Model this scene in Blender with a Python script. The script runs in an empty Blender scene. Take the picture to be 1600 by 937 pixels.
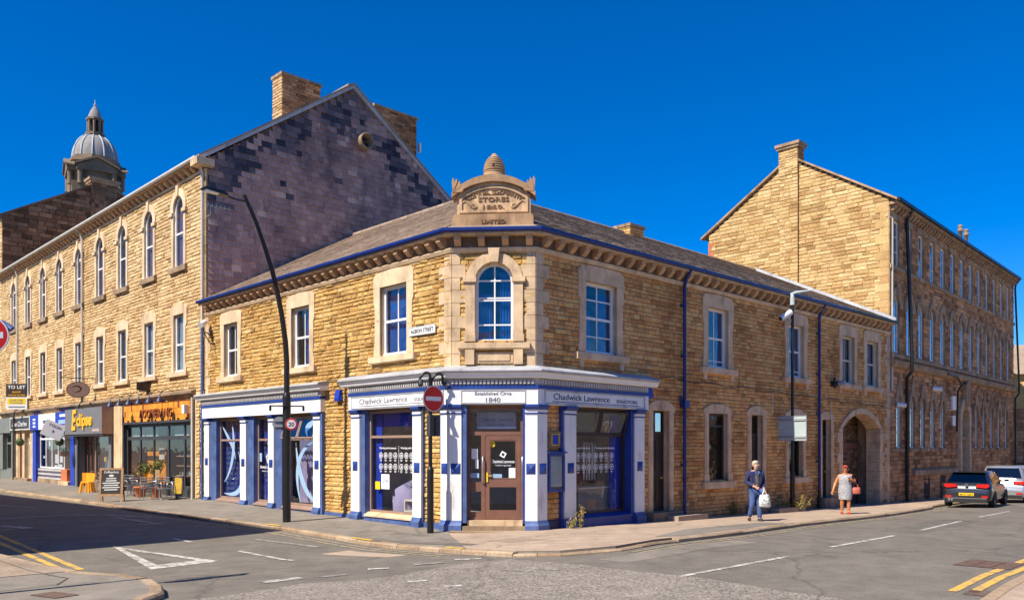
import bpy, bmesh, math, random
from mathutils import Vector

rnd = random.Random(7)
rad = math.radians
scene = bpy.context.scene
COL = scene.collection

# ------------------------------------------------------------------ camera, sky, sun, exposure
cam_d = bpy.data.cameras.new("camera")
cam = bpy.data.objects.new("camera", cam_d)
COL.objects.link(cam)
cam.location = (0, 0, 2.17)
cam.rotation_euler = (rad(90), 0, 0)
cam_d.sensor_width = 36.0
cam_d.lens = 29.18
cam_d.shift_y = 0.1432
cam_d.clip_start = 0.1
cam_d.clip_end = 3000
scene.camera = cam

SUN_AZ, SUN_EL = 48.5, 48.0           # shadows run towards azimuth SUN_AZ (from +Y to +X)
world = bpy.data.worlds.new("World")
scene.world = world
world.use_nodes = True
wn = world.node_tree
bg = wn.nodes["Background"]
sky = wn.nodes.new("ShaderNodeTexSky")
sky.sky_type = 'NISHITA'
sky.sun_disc = False
sky.sun_elevation = rad(SUN_EL)
sky.sun_rotation = rad(180 + SUN_AZ)
sky.altitude = 1500
sky.air_density = 1.0
sky.dust_density = 0.3
sky.ozone_density = 4.5
hsv = wn.nodes.new("ShaderNodeHueSaturation")
hsv.inputs["Saturation"].default_value = 1.45
hsv.inputs["Value"].default_value = 0.66
wn.links.new(sky.outputs[0], hsv.inputs["Color"])
tint = wn.nodes.new("ShaderNodeMix")
tint.data_type = 'RGBA'
tint.blend_type = 'MULTIPLY'
tint.inputs[0].default_value = 1.0
tint.inputs[7].default_value = (0.62, 0.80, 1.0, 1)
wn.links.new(hsv.outputs[0], tint.inputs[6])
wn.links.new(tint.outputs[2], bg.inputs[0])
bg.inputs[1].default_value = 0.15

sun_d = bpy.data.lights.new("sun", 'SUN')
sun_d.energy = 4.4
sun_d.angle = rad(0.5)
sun_d.color = (1.0, 0.91, 0.76)
sun = bpy.data.objects.new("sun", sun_d)
COL.objects.link(sun)
sdir = Vector((math.sin(rad(SUN_AZ)) * math.cos(rad(SUN_EL)), math.cos(rad(SUN_AZ)) * math.cos(rad(SUN_EL)), -math.sin(rad(SUN_EL))))
sun.rotation_euler = sdir.to_track_quat('-Z', 'Y').to_euler()
sun.location = (-30, -30, 60)

scene.view_settings.view_transform = 'Standard'
scene.view_settings.look = 'None'
scene.view_settings.exposure = 0.74
scene.view_settings.gamma = 1.0
scene.view_settings.use_curve_mapping = False

# ------------------------------------------------------------------ materials
M = {}


def _nt(name):
    m = bpy.data.materials.new(name)
    m.use_nodes = True
    nt = m.node_tree
    b = nt.nodes["Principled BSDF"]
    M[name] = m
    return m, nt, b


def _noise(nt, scale, detail=4, rough=.55, vec=None):
    n = nt.nodes.new("ShaderNodeTexNoise")
    n.inputs["Scale"].default_value = scale
    n.inputs["Detail"].default_value = detail
    n.inputs["Roughness"].default_value = rough
    if vec is None:
        tc = nt.nodes.new("ShaderNodeTexCoord")
        vec = tc.outputs["Object"]
    nt.links.new(vec, n.inputs["Vector"])
    return n


def _ramp(nt, fac, stops, interp='LINEAR'):
    r = nt.nodes.new("ShaderNodeValToRGB")
    r.color_ramp.interpolation = interp
    els = r.color_ramp.elements
    while len(els) < len(stops):
        els.new(0.5)
    for e, (p, c) in zip(els, stops):
        e.position = p
        e.color = (c[0], c[1], c[2], 1)
    nt.links.new(fac, r.inputs[0])
    return r


def _mix(nt, fac, a, b, mode='MIX'):
    m = nt.nodes.new("ShaderNodeMix")
    m.data_type = 'RGBA'
    m.blend_type = mode
    for sock, v in ((m.inputs[0], fac), (m.inputs[6], a), (m.inputs[7], b)):
        if hasattr(v, 'is_output'):
            nt.links.new(v, sock)
        elif isinstance(v, (tuple, list)):
            sock.default_value = (v[0], v[1], v[2], 1)
        else:
            sock.default_value = v
    return m.outputs[2]


def _bump(nt, b, h, strength, dist):
    bp = nt.nodes.new("ShaderNodeBump")
    bp.inputs["Strength"].default_value = strength
    bp.inputs["Distance"].default_value = dist
    nt.links.new(h, bp.inputs["Height"])
    nt.links.new(bp.outputs[0], b.inputs["Normal"])


def plain(name, col, rough=.6, var=.12, scale=3.0, metal=0.0, bump=0.0, spec=.5, fine=40.0, dirt=None):
    """dirt: (colour, amount, threshold): streaky grime and small chips of its own shape"""
    m, nt, b = _nt(name)
    n = _noise(nt, scale, 5)
    f = _noise(nt, fine, 3)
    lo = tuple(c * (1 - var) for c in col)
    hi = tuple(min(1, c * (1 + var)) for c in col)
    r = _ramp(nt, n.outputs[0], [(.3, lo), (.7, hi)])
    c = _mix(nt, .35 * min(1, var * 4), r.outputs[0], f.outputs[1], 'SOFT_LIGHT')
    if dirt:
        tc = nt.nodes.new("ShaderNodeTexCoord")
        mp = nt.nodes.new("ShaderNodeMapping")
        mp.inputs["Scale"].default_value = (1, 1, .28)
        nt.links.new(tc.outputs["Object"], mp.inputs[0])
        d1 = _noise(nt, 2.6, 7, .72, mp.outputs[0])
        d2 = _noise(nt, 9, 5, .7)
        k1 = _ramp(nt, d1.outputs[0], [(dirt[2], (0, 0, 0)), (dirt[2] + .16, (dirt[1],) * 3)])
        k2 = _ramp(nt, d2.outputs[0], [(.66, (0, 0, 0)), (.70, (dirt[1],) * 3)])
        c = _mix(nt, k1.outputs[0], c, dirt[0])
        c = _mix(nt, k2.outputs[0], c, dirt[0])
    nt.links.new(c, b.inputs["Base Color"])
    b.inputs["Roughness"].default_value = rough
    b.inputs["Metallic"].default_value = metal
    b.inputs["Specular IOR Level"].default_value = spec
    if bump:
        _bump(nt, b, f.outputs[0], .6, bump)
    return m


def stone(name, stops, stain=(.3, .3, .3), stain_amt=.45, stain_scale=.5, bump=.012, fine=14, rough=.92):
    """every block is its own mesh island and takes its own tint; broad stains and fine grit on top"""
    m, nt, b = _nt(name)
    g = nt.nodes.new("ShaderNodeNewGeometry")
    r = _ramp(nt, g.outputs["Random Per Island"], stops)
    n = _noise(nt, stain_scale, 6, .65)
    sr = _ramp(nt, n.outputs[0], [(.43, (0, 0, 0)), (.64, (1, 1, 1))])
    fac = nt.nodes.new("ShaderNodeMath")
    fac.operation = 'MULTIPLY'
    nt.links.new(sr.outputs[0], fac.inputs[0])
    fac.inputs[1].default_value = stain_amt
    c = _mix(nt, fac.outputs[0], r.outputs[0], stain, 'MULTIPLY')
    # rain streaks run down the face, and a few blocks have weathered pale
    tc = nt.nodes.new("ShaderNodeTexCoord")
    mp = nt.nodes.new("ShaderNodeMapping")
    mp.inputs["Scale"].default_value = (1, 1, .16)
    nt.links.new(tc.outputs["Object"], mp.inputs[0])
    st = _noise(nt, 1.5, 6, .7, mp.outputs[0])
    k = _ramp(nt, st.outputs[0], [(.52, (1, 1, 1)), (.74, tuple(.45 + .55 * q * .6 for q in stain))])
    c = _mix(nt, stain_amt, c, k.outputs[0], 'MULTIPLY')
    pl = _noise(nt, 3.2, 4, .7)
    k2 = _ramp(nt, pl.outputs[0], [(.60, (0, 0, 0)), (.72, (.45, .45, .45))])
    c = _mix(nt, k2.outputs[0], c, tuple(min(.8, q * 1.35 + .05) for q in stops[-2][1]))
    f = _noise(nt, fine, 6, .65)
    fr = _ramp(nt, f.outputs[0], [(.3, (.62, .62, .62)), (.7, (1.28, 1.25, 1.2))])
    c = _mix(nt, .75, c, fr.outputs[0], 'MULTIPLY')
    nt.links.new(c, b.inputs["Base Color"])
    b.inputs["Roughness"].default_value = rough
    b.inputs["Specular IOR Level"].default_value = .25
    _bump(nt, b, f.outputs[0], .9, bump)
    return m


def glass(name, tint=(.8, .85, .88), base=.06, wavy=.0, graz=.9):
    m = bpy.data.materials.new(name)
    m.use_nodes = True
    nt = m.node_tree
    nt.nodes.clear()
    out = nt.nodes.new("ShaderNodeOutputMaterial")
    tr = nt.nodes.new("ShaderNodeBsdfTransparent")
    tr.inputs[0].default_value = (*tint, 1)
    gl = nt.nodes.new("ShaderNodeBsdfGlossy")
    gl.inputs["Roughness"].default_value = .02
    lw = nt.nodes.new("ShaderNodeLayerWeight")
    lw.inputs[0].default_value = .5
    p = nt.nodes.new("ShaderNodeMath")
    p.operation = 'POWER'
    p.inputs[1].default_value = 3.2
    nt.links.new(lw.outputs["Facing"], p.inputs[0])
    a = nt.nodes.new("ShaderNodeMath")
    a.operation = 'MULTIPLY_ADD'
    a.use_clamp = True
    a.inputs[1].default_value = graz
    a.inputs[2].default_value = base
    nt.links.new(p.outputs[0], a.inputs[0])
    mx = nt.nodes.new("ShaderNodeMixShader")
    nt.links.new(a.outputs[0], mx.inputs[0])
    nt.links.new(tr.outputs[0], mx.inputs[1])
    nt.links.new(gl.outputs[0], mx.inputs[2])
    nt.links.new(mx.outputs[0], out.inputs[0])
    if wavy:
        n = _noise(nt, 2.2, 1)
        bp = nt.nodes.new("ShaderNodeBump")
        bp.inputs["Strength"].default_value = wavy
        bp.inputs["Distance"].default_value = .05
        nt.links.new(n.outputs[0], bp.inputs["Height"])
        nt.links.new(bp.outputs[0], gl.inputs["Normal"])
    M[name] = m
    return m


# stones
stone('gold_stone', [(0, (0.369, 0.221, 0.081)), (.12, (0.529, 0.335, 0.116)), (.4, (0.615, 0.402, 0.143)), (.7, (0.690, 0.467, 0.182)), (.9, (0.579, 0.335, 0.095)), (1, (0.739, 0.562, 0.270))],
      stain=(.62, .5, .4), stain_amt=.55, stain_scale=.7)
stone('brown_shade_stone', [(0, (0.449, 0.225, 0.081)), (.2, (0.696, 0.361, 0.138)), (.5, (0.800, 0.438, 0.162)), (.8, (0.800, 0.517, 0.209)), (1, (0.606, 0.273, 0.088))],  # copy of the gold stone for the shaded wall, shade tone in its colour
      stain=(.5, .42, .36), stain_amt=.65, stain_scale=.6)
stone('honey_stone', [(0, (0.482, 0.315, 0.149)), (.15, (0.626, 0.436, 0.217)), (.5, (0.698, 0.507, 0.265)), (.85, (0.770, 0.576, 0.325)), (1, (0.554, 0.368, 0.163))],
      stain=(.7, .56, .42), stain_amt=.5, stain_scale=.45)
stone('mill_gable_stone', [(0, (0.383, 0.241, 0.101)), (.2, (0.540, 0.361, 0.155)), (.5, (0.635, 0.445, 0.202)), (.85, (0.707, 0.517, 0.261)), (1, (0.455, 0.266, 0.106))],
      stain=(.62, .5, .4), stain_amt=.55, stain_scale=.45)
stone('sooty_shade_stone', [(0, (0.253, 0.129, 0.065)), (.25, (0.481, 0.248, 0.116)), (.6, (0.633, 0.333, 0.161)), (.9, (0.760, 0.422, 0.209)), (1, (0.380, 0.191, 0.088))],  # soot brown, with warmth put into the colour against the blue shade
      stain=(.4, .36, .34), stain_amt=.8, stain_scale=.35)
stone('black_stone', [(0, (0.095, 0.058, 0.037)), (.4, (0.190, 0.112, 0.068)), (.8, (0.285, 0.171, 0.102)), (1, (0.380, 0.234, 0.145))], stain=(.5, .5, .5), stain_amt=.6)
stone('gable_slate', [(0, (0.339, 0.220, 0.201)), (.3, (0.417, 0.266, 0.233)), (.7, (0.478, 0.311, 0.266)), (.95, (0.539, 0.359, 0.304)), (1, (0.677, 0.491, 0.415))],
      stain=(.10, .12, .2), stain_amt=.85, stain_scale=.16, bump=.004, rough=.55)
stone('gable_slate_dark', [(0, (.035, .035, .05)), (.45, (.10, .085, .10)), (1, (.24, .185, .18))], stain=(.5, .5, .6), stain_amt=.5, bump=.004, rough=.5)
stone('roof_slate', [(0, (.30, .225, .17)), (.5, (.35, .27, .205)), (1, (.41, .32, .25))], stain=(.55, .5, .5), stain_amt=.6, stain_scale=.5, bump=.004, rough=.8)
stone('paving_flag', [(0, (.28, .22, .17)), (.5, (.36, .28, .215)), (1, (.42, .33, .26))], stain=(.6, .55, .5), stain_amt=.6, bump=.003)
stone('kerb_stone', [(0, (.30, .22, .15)), (.5, (.42, .31, .21)), (1, (.48, .37, .26))], stain=(.5, .45, .4), stain_amt=.6, bump=.004)
plain('mortar', (.25, .15, .07), .95, .25, 2.0, bump=.006)
plain('dark_mortar', (.19, .115, .065), .95, .25, 2.0, bump=.006)
plain('dressed', (.62, .45, .28), .85, .22, 2.2, bump=.003, spec=.25, dirt=((.24, .15, .08), .6, .52))
plain('dressed_grey', (.68, .48, .30), .85, .2, 2.2, bump=.003, spec=.25, dirt=((.20, .13, .08), .6, .52))  # shaded-side copy of the dressed stone, warmed in colour to offset blue shade
plain('dressed_pale', (.68, .51, .33), .85, .2, 1.5, bump=.003, spec=.25, dirt=((.24, .15, .08), .6, .52))
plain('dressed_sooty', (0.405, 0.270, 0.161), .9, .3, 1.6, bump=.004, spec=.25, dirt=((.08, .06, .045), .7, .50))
plain('carved', (0.575, 0.384, 0.221), .9, .28, 3.0, bump=.004, spec=.25, dirt=((.20, .12, .07), .6, .50))
plain('carved_brown', (.40, .25, .14), .9, .28, 3.0, bump=.004, spec=.25, dirt=((.18, .11, .06), .6, .50))
plain('bracket_stone', (.50, .31, .17), .9, .28, 2.5, bump=.004, spec=.25)
plain('frieze_shade', (.20, .13, .08), .9, .3, 2.5, spec=.25)  # dark band that paints in the shadow between the eaves brackets
plain('carved_dark', (.24, .135, .07), .9, .2, 3.0, spec=.25)
plain('ledge_stone', (.30, .21, .13), .9, .4, 1.2, bump=.006, dirt=((.10, .075, .05), .6, .5))
# paints, metals
plain('white_paint', (.82, .82, .80), .45, .05, 2, dirt=((.50, .46, .42), .35, .62))
plain('pillar_white', (.80, .80, .79), .5, .06, 2, dirt=((.36, .31, .26), .7, .56))
plain('cream_paint', (.62, .58, .50), .5, .08, 2)
plain('blue_paint', (.018, .055, .27), .4, .2, 2, dirt=((.10, .12, .20), .5, .60))
plain('blue_pale', (.07, .12, .30), .5, .3, 3, dirt=((.20, .20, .24), .6, .55))
plain('gutter_blue', (.006, .022, .17), .35, .15, 2)
plain('navy', (.012, .02, .075), .45, .2, 2)
plain('grey_lead', (.42, .43, .45), .55, .2, 1.2, dirt=((.20, .18, .17), .6, .52))
plain('cornice_grey', (.50, .48, .46), .55, .14, 1.0, dirt=((.22, .19, .17), .6, .55))
plain('brown_wood', (.20, .095, .065), .45, .15, 4)
plain('dark_wood', (.045, .03, .025), .45, .25, 3)
plain('bronze_frame', (.33, .22, .17), .4, .12, 3)
plain('black_metal', (.014, .012, .012), .4, .2, 4)
plain('grey_metal', (.30, .31, .33), .45, .1, 3)
plain('silver', (.55, .56, .58), .3, .05, 3, metal=.8)
plain('charcoal', (.045, .048, .055), .5, .15, 2)
plain('mid_grey', (.17, .17, .18), .5, .1, 2)
plain('sage', (.19, .20, .165), .55, .12, 2)
plain('orange_wood', (.82, .30, .025), .5, .35, 1.8, fine=9)
plain('orange_text', (.26, .07, .015), .6, .1)
plain('orange_paint', (.85, .36, .015), .4, .08)
plain('yellow_text', (.85, .47, .015), .5, .03)
plain('royal', (.012, .045, .42), .5, .12, 2)
plain('royal_cloth', (.005, .13, .42), .8, .2, 3)  # blue curtain cloth, strengthened to carry the sky's reflection as well
plain('red_cloth', (.36, .12, .08), .8, .2, 3)
plain('pale_cloth', (.55, .52, .50), .85, .12, 3)
plain('lilac_cloth', (.33, .29, .46), .85, .12, 3)
plain('sign_red', (.62, .012, .010), .4, .06)
plain('sign_white', (.80, .80, .80), .4, .03)
plain('sign_grey', (.42, .50, .50), .5, .1)
plain('sign_black', (.012, .012, .013), .5, .05)
plain('letter_grey', (.16, .17, .22), .6, .05)
plain('letter_navy', (.018, .03, .11), .6, .05)
plain('decal_white', (.85, .86, .88), .6, .02)
plain('decal_pale', (.30, .46, .66), .6, .05)
plain('yellow_label', (.80, .58, .02), .5, .05)
plain('terracotta', (.52, .16, .06), .8, .15, 6)
plain('lead_dome', (.27, .255, .245), .85, .25, .8)
plain('tower_stone', (0.210, 0.150, 0.096), .9, .3, .6)
plain('room_wall', (.74, .72, .69), .9, .1)
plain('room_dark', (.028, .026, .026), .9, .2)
plain('room_floor', (.34, .31, .28), .8, .1)
plain('warm_room', (.30, .15, .07), .8, .25, 2)
plain('orange_box', (.62, .10, .02), .5, .05)
plain('chalk_board', (.05, .045, .042), .8, .15, 4)
plain('raw_wood', (.46, .27, .14), .7, .2, 6)
plain('tyre', (.018, .018, .018), .8, .1)
plain('red_lens', (.55, .012, .008), .2, .05)
plain('plate_yellow', (.80, .55, .02), .4, .02)
plain('blue_poster', (.20, .40, .55), .7, .15, 3)
plain('tile_purple', (.10, .07, .13), .3, .2, 5)
plain('foliage', (.06, .10, .025), .7, .4, 8)
plain('foliage_yellow', (.24, .24, .06), .7, .4, 8)
plain('dry_weed', (.36, .26, .08), .8, .35, 8)
plain('skin', (.62, .34, .23), .55, .06, 8)
plain('tan_skin', (.55, .22, .085), .5, .08, 8)
plain('hair_white', (.50, .43, .34), .8, .1, 20)
plain('hair_red', (.30, .045, .02), .7, .15, 20)
plain('jacket', (.022, .028, .095), .85, .2, 8)
plain('denim', (.06, .11, .27), .85, .3, 6)
plain('shirt', (.07, .12, .28), .85, .2, 8)
plain('sweater', (.10, .085, .08), .9, .3, 12)
plain('brown_leather', (.10, .04, .025), .5, .2, 8)
plain('coral', (.62, .16, .11), .5, .1, 6)
plain('red_shoe', (.50, .06, .03), .5, .1)
plain('old_paint_yellow', (.72, .46, .06), .85, .25, 4)
plain('iron_cover', (.15, .09, .06), .75, .35, 9)
plain('far_cream', (.58, .36, .12), .8, .1)
plain('wicker', (.20, .21, .235), .5, .2, 20)
plain('marble_dirt', (.30, .24, .18), .9, .4, 2)
glass('glass_upper', (.62, .74, .86), .13, .25)
glass('glass_shop', (.86, .88, .90), .04, .08)
glass('glass_old', (.55, .60, .66), .08, .4, .22)
glass('glass_car', (.10, .12, .14), .10)


def carpaint(name, col, metal=.6):
    m, nt, b = _nt(name)
    n = _noise(nt, 60, 2)
    c = _mix(nt, .1, col, n.outputs[1], 'SOFT_LIGHT')
    nt.links.new(c, b.inputs["Base Color"])
    b.inputs["Metallic"].default_value = metal
    b.inputs["Roughness"].default_value = .28
    b.inputs["Coat Weight"].default_value = .8
    b.inputs["Coat Roughness"].default_value = .04


carpaint('paint_dark', (.035, .037, .045))
carpaint('paint_silver', (.46, .48, .50), .6)


def asphalt(name, col, grit, grit_scale, patch=.25, contrast=.5):
    m, nt, b = _nt(name)
    big = _noise(nt, .22, 6, .6)
    mid = _noise(nt, 1.7, 6, .65)
    g = _noise(nt, grit_scale, 3, .7)
    v = nt.nodes.new("ShaderNodeTexVoronoi")
    v.inputs["Scale"].default_value = grit_scale * .9
    tc = nt.nodes.new("ShaderNodeTexCoord")
    nt.links.new(tc.outputs["Object"], v.inputs["Vector"])
    r1 = _ramp(nt, big.outputs[0], [(.32, tuple(c * (1 - patch) for c in col)), (.68, tuple(c * (1 + patch) for c in col))])
    r2 = _ramp(nt, mid.outputs[0], [(.3, (.70, .70, .70)), (.7, (1.18, 1.17, 1.15))])
    c = _mix(nt, .8, r1.outputs[0], r2.outputs[0], 'MULTIPLY')
    r3 = _ramp(nt, v.outputs["Color"], [(.15, tuple(1 - contrast for _ in range(3))), (.85, tuple(1 + contrast for _ in range(3)))])
    c = _mix(nt, grit, c, r3.outputs[0], 'MULTIPLY')
    r4 = _ramp(nt, g.outputs[0], [(.3, (.7, .7, .7)), (.7, (1.2, 1.2, 1.2))])
    c = _mix(nt, grit, c, r4.outputs[0], 'MULTIPLY')
    oil = _noise(nt, .75, 5, .75)
    ro = _ramp(nt, oil.outputs[0], [(.60, (1, 1, 1)), (.74, (.72, .71, .70))])
    c = _mix(nt, .8, c, ro.outputs[0], 'MULTIPLY')
    # tar cracks
    w = _noise(nt, 1.1, 3)
    mp = nt.nodes.new("ShaderNodeVectorMath")
    mp.operation = 'ADD'
    nt.links.new(tc.outputs["Object"], mp.inputs[0])
    sc = nt.nodes.new("ShaderNodeVectorMath")
    sc.operation = 'SCALE'
    sc.inputs["Scale"].default_value = .9
    nt.links.new(w.outputs[1], sc.inputs[0])
    nt.links.new(sc.outputs[0], mp.inputs[1])
    cv = nt.nodes.new("ShaderNodeTexVoronoi")
    cv.feature = 'DISTANCE_TO_EDGE'
    cv.inputs["Scale"].default_value = .16
    nt.links.new(mp.outputs[0], cv.inputs["Vector"])
    cr = _ramp(nt, cv.outputs["Distance"], [(.0, (.45, .45, .45)), (.010, (1, 1, 1))])
    c = _mix(nt, .55, c, cr.outputs[0], 'MULTIPLY')
    nt.links.new(c, b.inputs["Base Color"])
    b.inputs["Roughness"].default_value = .92
    b.inputs["Specular IOR Level"].default_value = .25
    _bump(nt, b, v.outputs["Distance"], .5, .01)


asphalt('asphalt', (.19, .168, .142), .35, 60, .12, .4)
asphalt('asphalt_dark', (.16, .145, .125), .35, 60, .12, .4)
asphalt('asphalt_coarse', (.27, .235, .20), .75, 38, .12, .6)
asphalt('pave_pink', (.44, .335, .25), .3, 50, .15, .3)
asphalt('asphalt_pavement', (.25, .22, .185), .35, 70, .15, .35)


def worn(name, col, wear):
    """road paint with the asphalt showing through where tyres have worn it"""
    m, nt, b = _nt(name)
    n = _noise(nt, 5, 6, .7)
    n2 = _noise(nt, 55, 3, .7)
    add = nt.nodes.new("ShaderNodeMath")
    add.operation = 'MULTIPLY_ADD'
    add.inputs[1].default_value = .6
    nt.links.new(n2.outputs[0], add.inputs[0])
    nt.links.new(n.outputs[0], add.inputs[2])
    r = _ramp(nt, add.outputs[0], [(wear - .08, (.20, .18, .15)), (wear + .08, col)])
    nt.links.new(r.outputs[0], b.inputs["Base Color"])
    b.inputs["Roughness"].default_value = .85


worn('worn_white', (.60, .57, .52), .78)
worn('faint_white', (.42, .39, .35), .84)
worn('worn_yellow', (.74, .42, .07), .74)
worn('faint_yellow', (.42, .32, .18), .80)

# patterned cloth for the dress
m, nt, b = _nt('dress_print')
v = nt.nodes.new("ShaderNodeTexVoronoi")
v.inputs["Scale"].default_value = 45
tc = nt.nodes.new("ShaderNodeTexCoord")
nt.links.new(tc.outputs["Object"], v.inputs["Vector"])
r = _ramp(nt, v.outputs["Distance"], [(.30, (.12, .12, .14)), (.55, (.46, .46, .48))])
nt.links.new(r.outputs[0], b.inputs["Base Color"])
b.inputs["Roughness"].default_value = .9
m, nt, b = _nt('bag_print')
v = _noise(nt, 14, 2)
r = _ramp(nt, v.outputs[0], [(.40, (.16, .22, .14)), (.5, (.72, .72, .70)), (1, (.8, .8, .78))])
nt.links.new(r.outputs[0], b.inputs["Base Color"])
b.inputs["Roughness"].default_value = .5
# ribbed royal blue blind
m, nt, b = _nt('blind')
w = nt.nodes.new("ShaderNodeTexWave")
w.inputs["Scale"].default_value = 2.3
w.inputs["Distortion"].default_value = .4
tc = nt.nodes.new("ShaderNodeTexCoord")
nt.links.new(tc.outputs["Object"], w.inputs["Vector"])
r = _ramp(nt, w.outputs[0], [(.2, (.006, .012, .16)), (.8, (.014, .045, .42))])
nt.links.new(r.outputs[0], b.inputs["Base Color"])
b.inputs["Roughness"].default_value = .7


# ------------------------------------------------------------------ mesh helpers
class MB:
    """collects faces; build() links them as one mesh object"""

    def __init__(s):
        s.v, s.f, s.m, s.sm = [], [], [], []
        s.mats = []

    def add(s, verts, faces, mat, smooth=False):
        if mat not in s.mats:
            s.mats.append(mat)
        k = s.mats.index(mat)
        n = len(s.v)
        s.v.extend(Vector(p) for p in verts)
        for f in faces:
            s.f.append([i + n for i in f])
            s.m.append(k)
            s.sm.append(smooth)

    def poly(s, pts, mat):
        s.add(pts, [list(range(len(pts)))], mat)

    def hexa(s, p, mat):          # 8 points: bottom ring 0-3, top ring 4-7
        s.add(p, [(3, 2, 1, 0), (4, 5, 6, 7), (0, 1, 5, 4), (1, 2, 6, 5), (2, 3, 7, 6), (3, 0, 4, 7)], mat)

    def box(s, a, b, mat):
        x0, y0, z0 = a
        x1, y1, z1 = b
        s.hexa([(x0, y0, z0), (x1, y0, z0), (x1, y1, z0), (x0, y1, z0), (x0, y0, z1), (x1, y0, z1), (x1, y1, z1), (x0, y1, z1)], mat)

    def tube(s, pts, r, mat, n=8, r2=None, cap=True):
        pts = [Vector(p) for p in pts]
        rings = []
        up = None
        for i, p in enumerate(pts):
            t = (pts[min(i + 1, len(pts) - 1)] - pts[max(i - 1, 0)]).normalized()
            if up is None:
                up = Vector((0, 0, 1)) if abs(t.z) < .9 else Vector((1, 0, 0))
            a = t.cross(up).normalized()
            up = a.cross(t).normalized()
            rr = r if r2 is None else r + (r2 - r) * i / (len(pts) - 1)
            if isinstance(r, (list, tuple)):
                rr = r[i]
            rings.append([p + a * (rr * math.cos(2 * math.pi * k / n)) + up * (rr * math.sin(2 * math.pi * k / n)) for k in range(n)])
        V = [q for ring in rings for q in ring]
        Fc = []
        for i in range(len(rings) - 1):
            for k in range(n):
                Fc.append((i * n + k, i * n + (k + 1) % n, (i + 1) * n + (k + 1) % n, (i + 1) * n + k))
        s.add(V, Fc, mat, True)
        if cap:
            s.add(rings[0], [list(range(n))[::-1]], mat)
            s.add(rings[-1], [list(range(n))], mat)

    def lathe(s, c, prof, mat, n=16, smooth=True):      # prof: (r, z) from bottom to top
        c = Vector(c)
        V = []
        for r, z in prof:
            for k in range(n):
                a = 2 * math.pi * k / n
                V.append(c + Vector((r * math.cos(a), r * math.sin(a), z)))
        Fc = []
        for i in range(len(prof) - 1):
            for k in range(n):
                Fc.append((i * n + k, i * n + (k + 1) % n, (i + 1) * n + (k + 1) % n, (i + 1) * n + k))
        s.add(V, Fc, mat, smooth)
        s.add(V[:n], [list(range(n))[::-1]], mat)
        s.add(V[-n:], [list(range(n))], mat)

    def loft(s, rings, mat, n=14):        # rings: (cx, cy, z, rx, ry)
        V = []
        for cx, cy, z, rx, ry in rings:
            for k in range(n):
                a = 2 * math.pi * k / n
                V.append((cx + rx * math.cos(a), cy + ry * math.sin(a), z))
        Fc = []
        for i in range(len(rings) - 1):
            for k in range(n):
                Fc.append((i * n + k, i * n + (k + 1) % n, (i + 1) * n + (k + 1) % n, (i + 1) * n + k))
        s.add(V, Fc, mat, True)
        s.add(V[:n], [list(range(n))[::-1]], mat)
        s.add(V[-n:], [list(range(n))], mat)

    def build(s, name, parent=None, origin=None):
        o = Vector((0, 0, 0))
        if parent is not None:
            top = parent
            while top.parent:
                top = top.parent
            o = top.location.copy()
        elif origin is not None:
            o = Vector(origin)
        me = bpy.data.meshes.new(name)
        me.from_pydata([v - o for v in s.v], [], s.f)
        for mname in s.mats:
            me.materials.append(M[mname])
        me.polygons.foreach_set("material_index", s.m)
        me.polygons.foreach_set("use_smooth", s.sm)
        me.update()
        ob = bpy.data.objects.new(name, me)
        COL.objects.link(ob)
        if parent is not None:
            ob.parent = parent
        else:
            ob.location = o
        return ob


def tag(o, label, cat, group=None):
    o["label"] = label
    o["category"] = cat
    if group:
        o["group"] = group
    return o


def thing(name, loc, label, cat, group=None):
    o = bpy.data.objects.new(name, None)
    o.empty_display_size = .3
    COL.objects.link(o)
    o.location = loc
    return tag(o, label, cat, group)


def structure(o):
    o["kind"] = "structure"
    return o


def dup(root, loc, rz, label, group=None):
    def cp(o, par):
        c = o.copy()
        COL.objects.link(c)
        if par:
            c.parent = par
        for ch in o.children:
            cp(ch, c)
        return c
    r = cp(root, None)
    r.location = loc
    r.rotation_euler = (0, 0, rz)
    r["label"] = label
    if group:
        r["group"] = group
    return r


class Fr:
    """wall frame: s along the wall, d outwards, z up"""

    def __init__(s, o, e, n):
        s.o, s.e, s.n = Vector((o[0], o[1], 0)), Vector((e[0], e[1], 0)), Vector((n[0], n[1], 0))

    def p(s, a, d, z):
        return s.o + s.e * a + s.n * d + Vector((0, 0, z))


def fbox(mb, fr, s0, s1, d0, d1, z0, z1, mat):
    P = fr.p
    mb.hexa([P(s0, d0, z0), P(s1, d0, z0), P(s1, d1, z0), P(s0, d1, z0), P(s0, d0, z1), P(s1, d0, z1), P(s1, d1, z1), P(s0, d1, z1)], mat)


def fprism(mb, fr, pts, d0, d1, mat):           # pts (s, z)
    n = len(pts)
    V = [fr.p(a, d1, z) for a, z in pts] + [fr.p(a, d0, z) for a, z in pts]
    mb.add(V, [list(range(n)), list(range(2 * n - 1, n - 1, -1))] + [(i, (i + 1) % n, n + (i + 1) % n, n + i) for i in range(n)], mat)


def fextr(mb, fr, prof, s0, s1, mat):           # prof (d, z)
    n = len(prof)
    V = [fr.p(s0, d, z) for d, z in prof] + [fr.p(s1, d, z) for d, z in prof]
    mb.add(V, [list(range(n)), list(range(2 * n - 1, n - 1, -1))] + [(i, (i + 1) % n, n + (i + 1) % n, n + i) for i in range(n)], mat)


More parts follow.
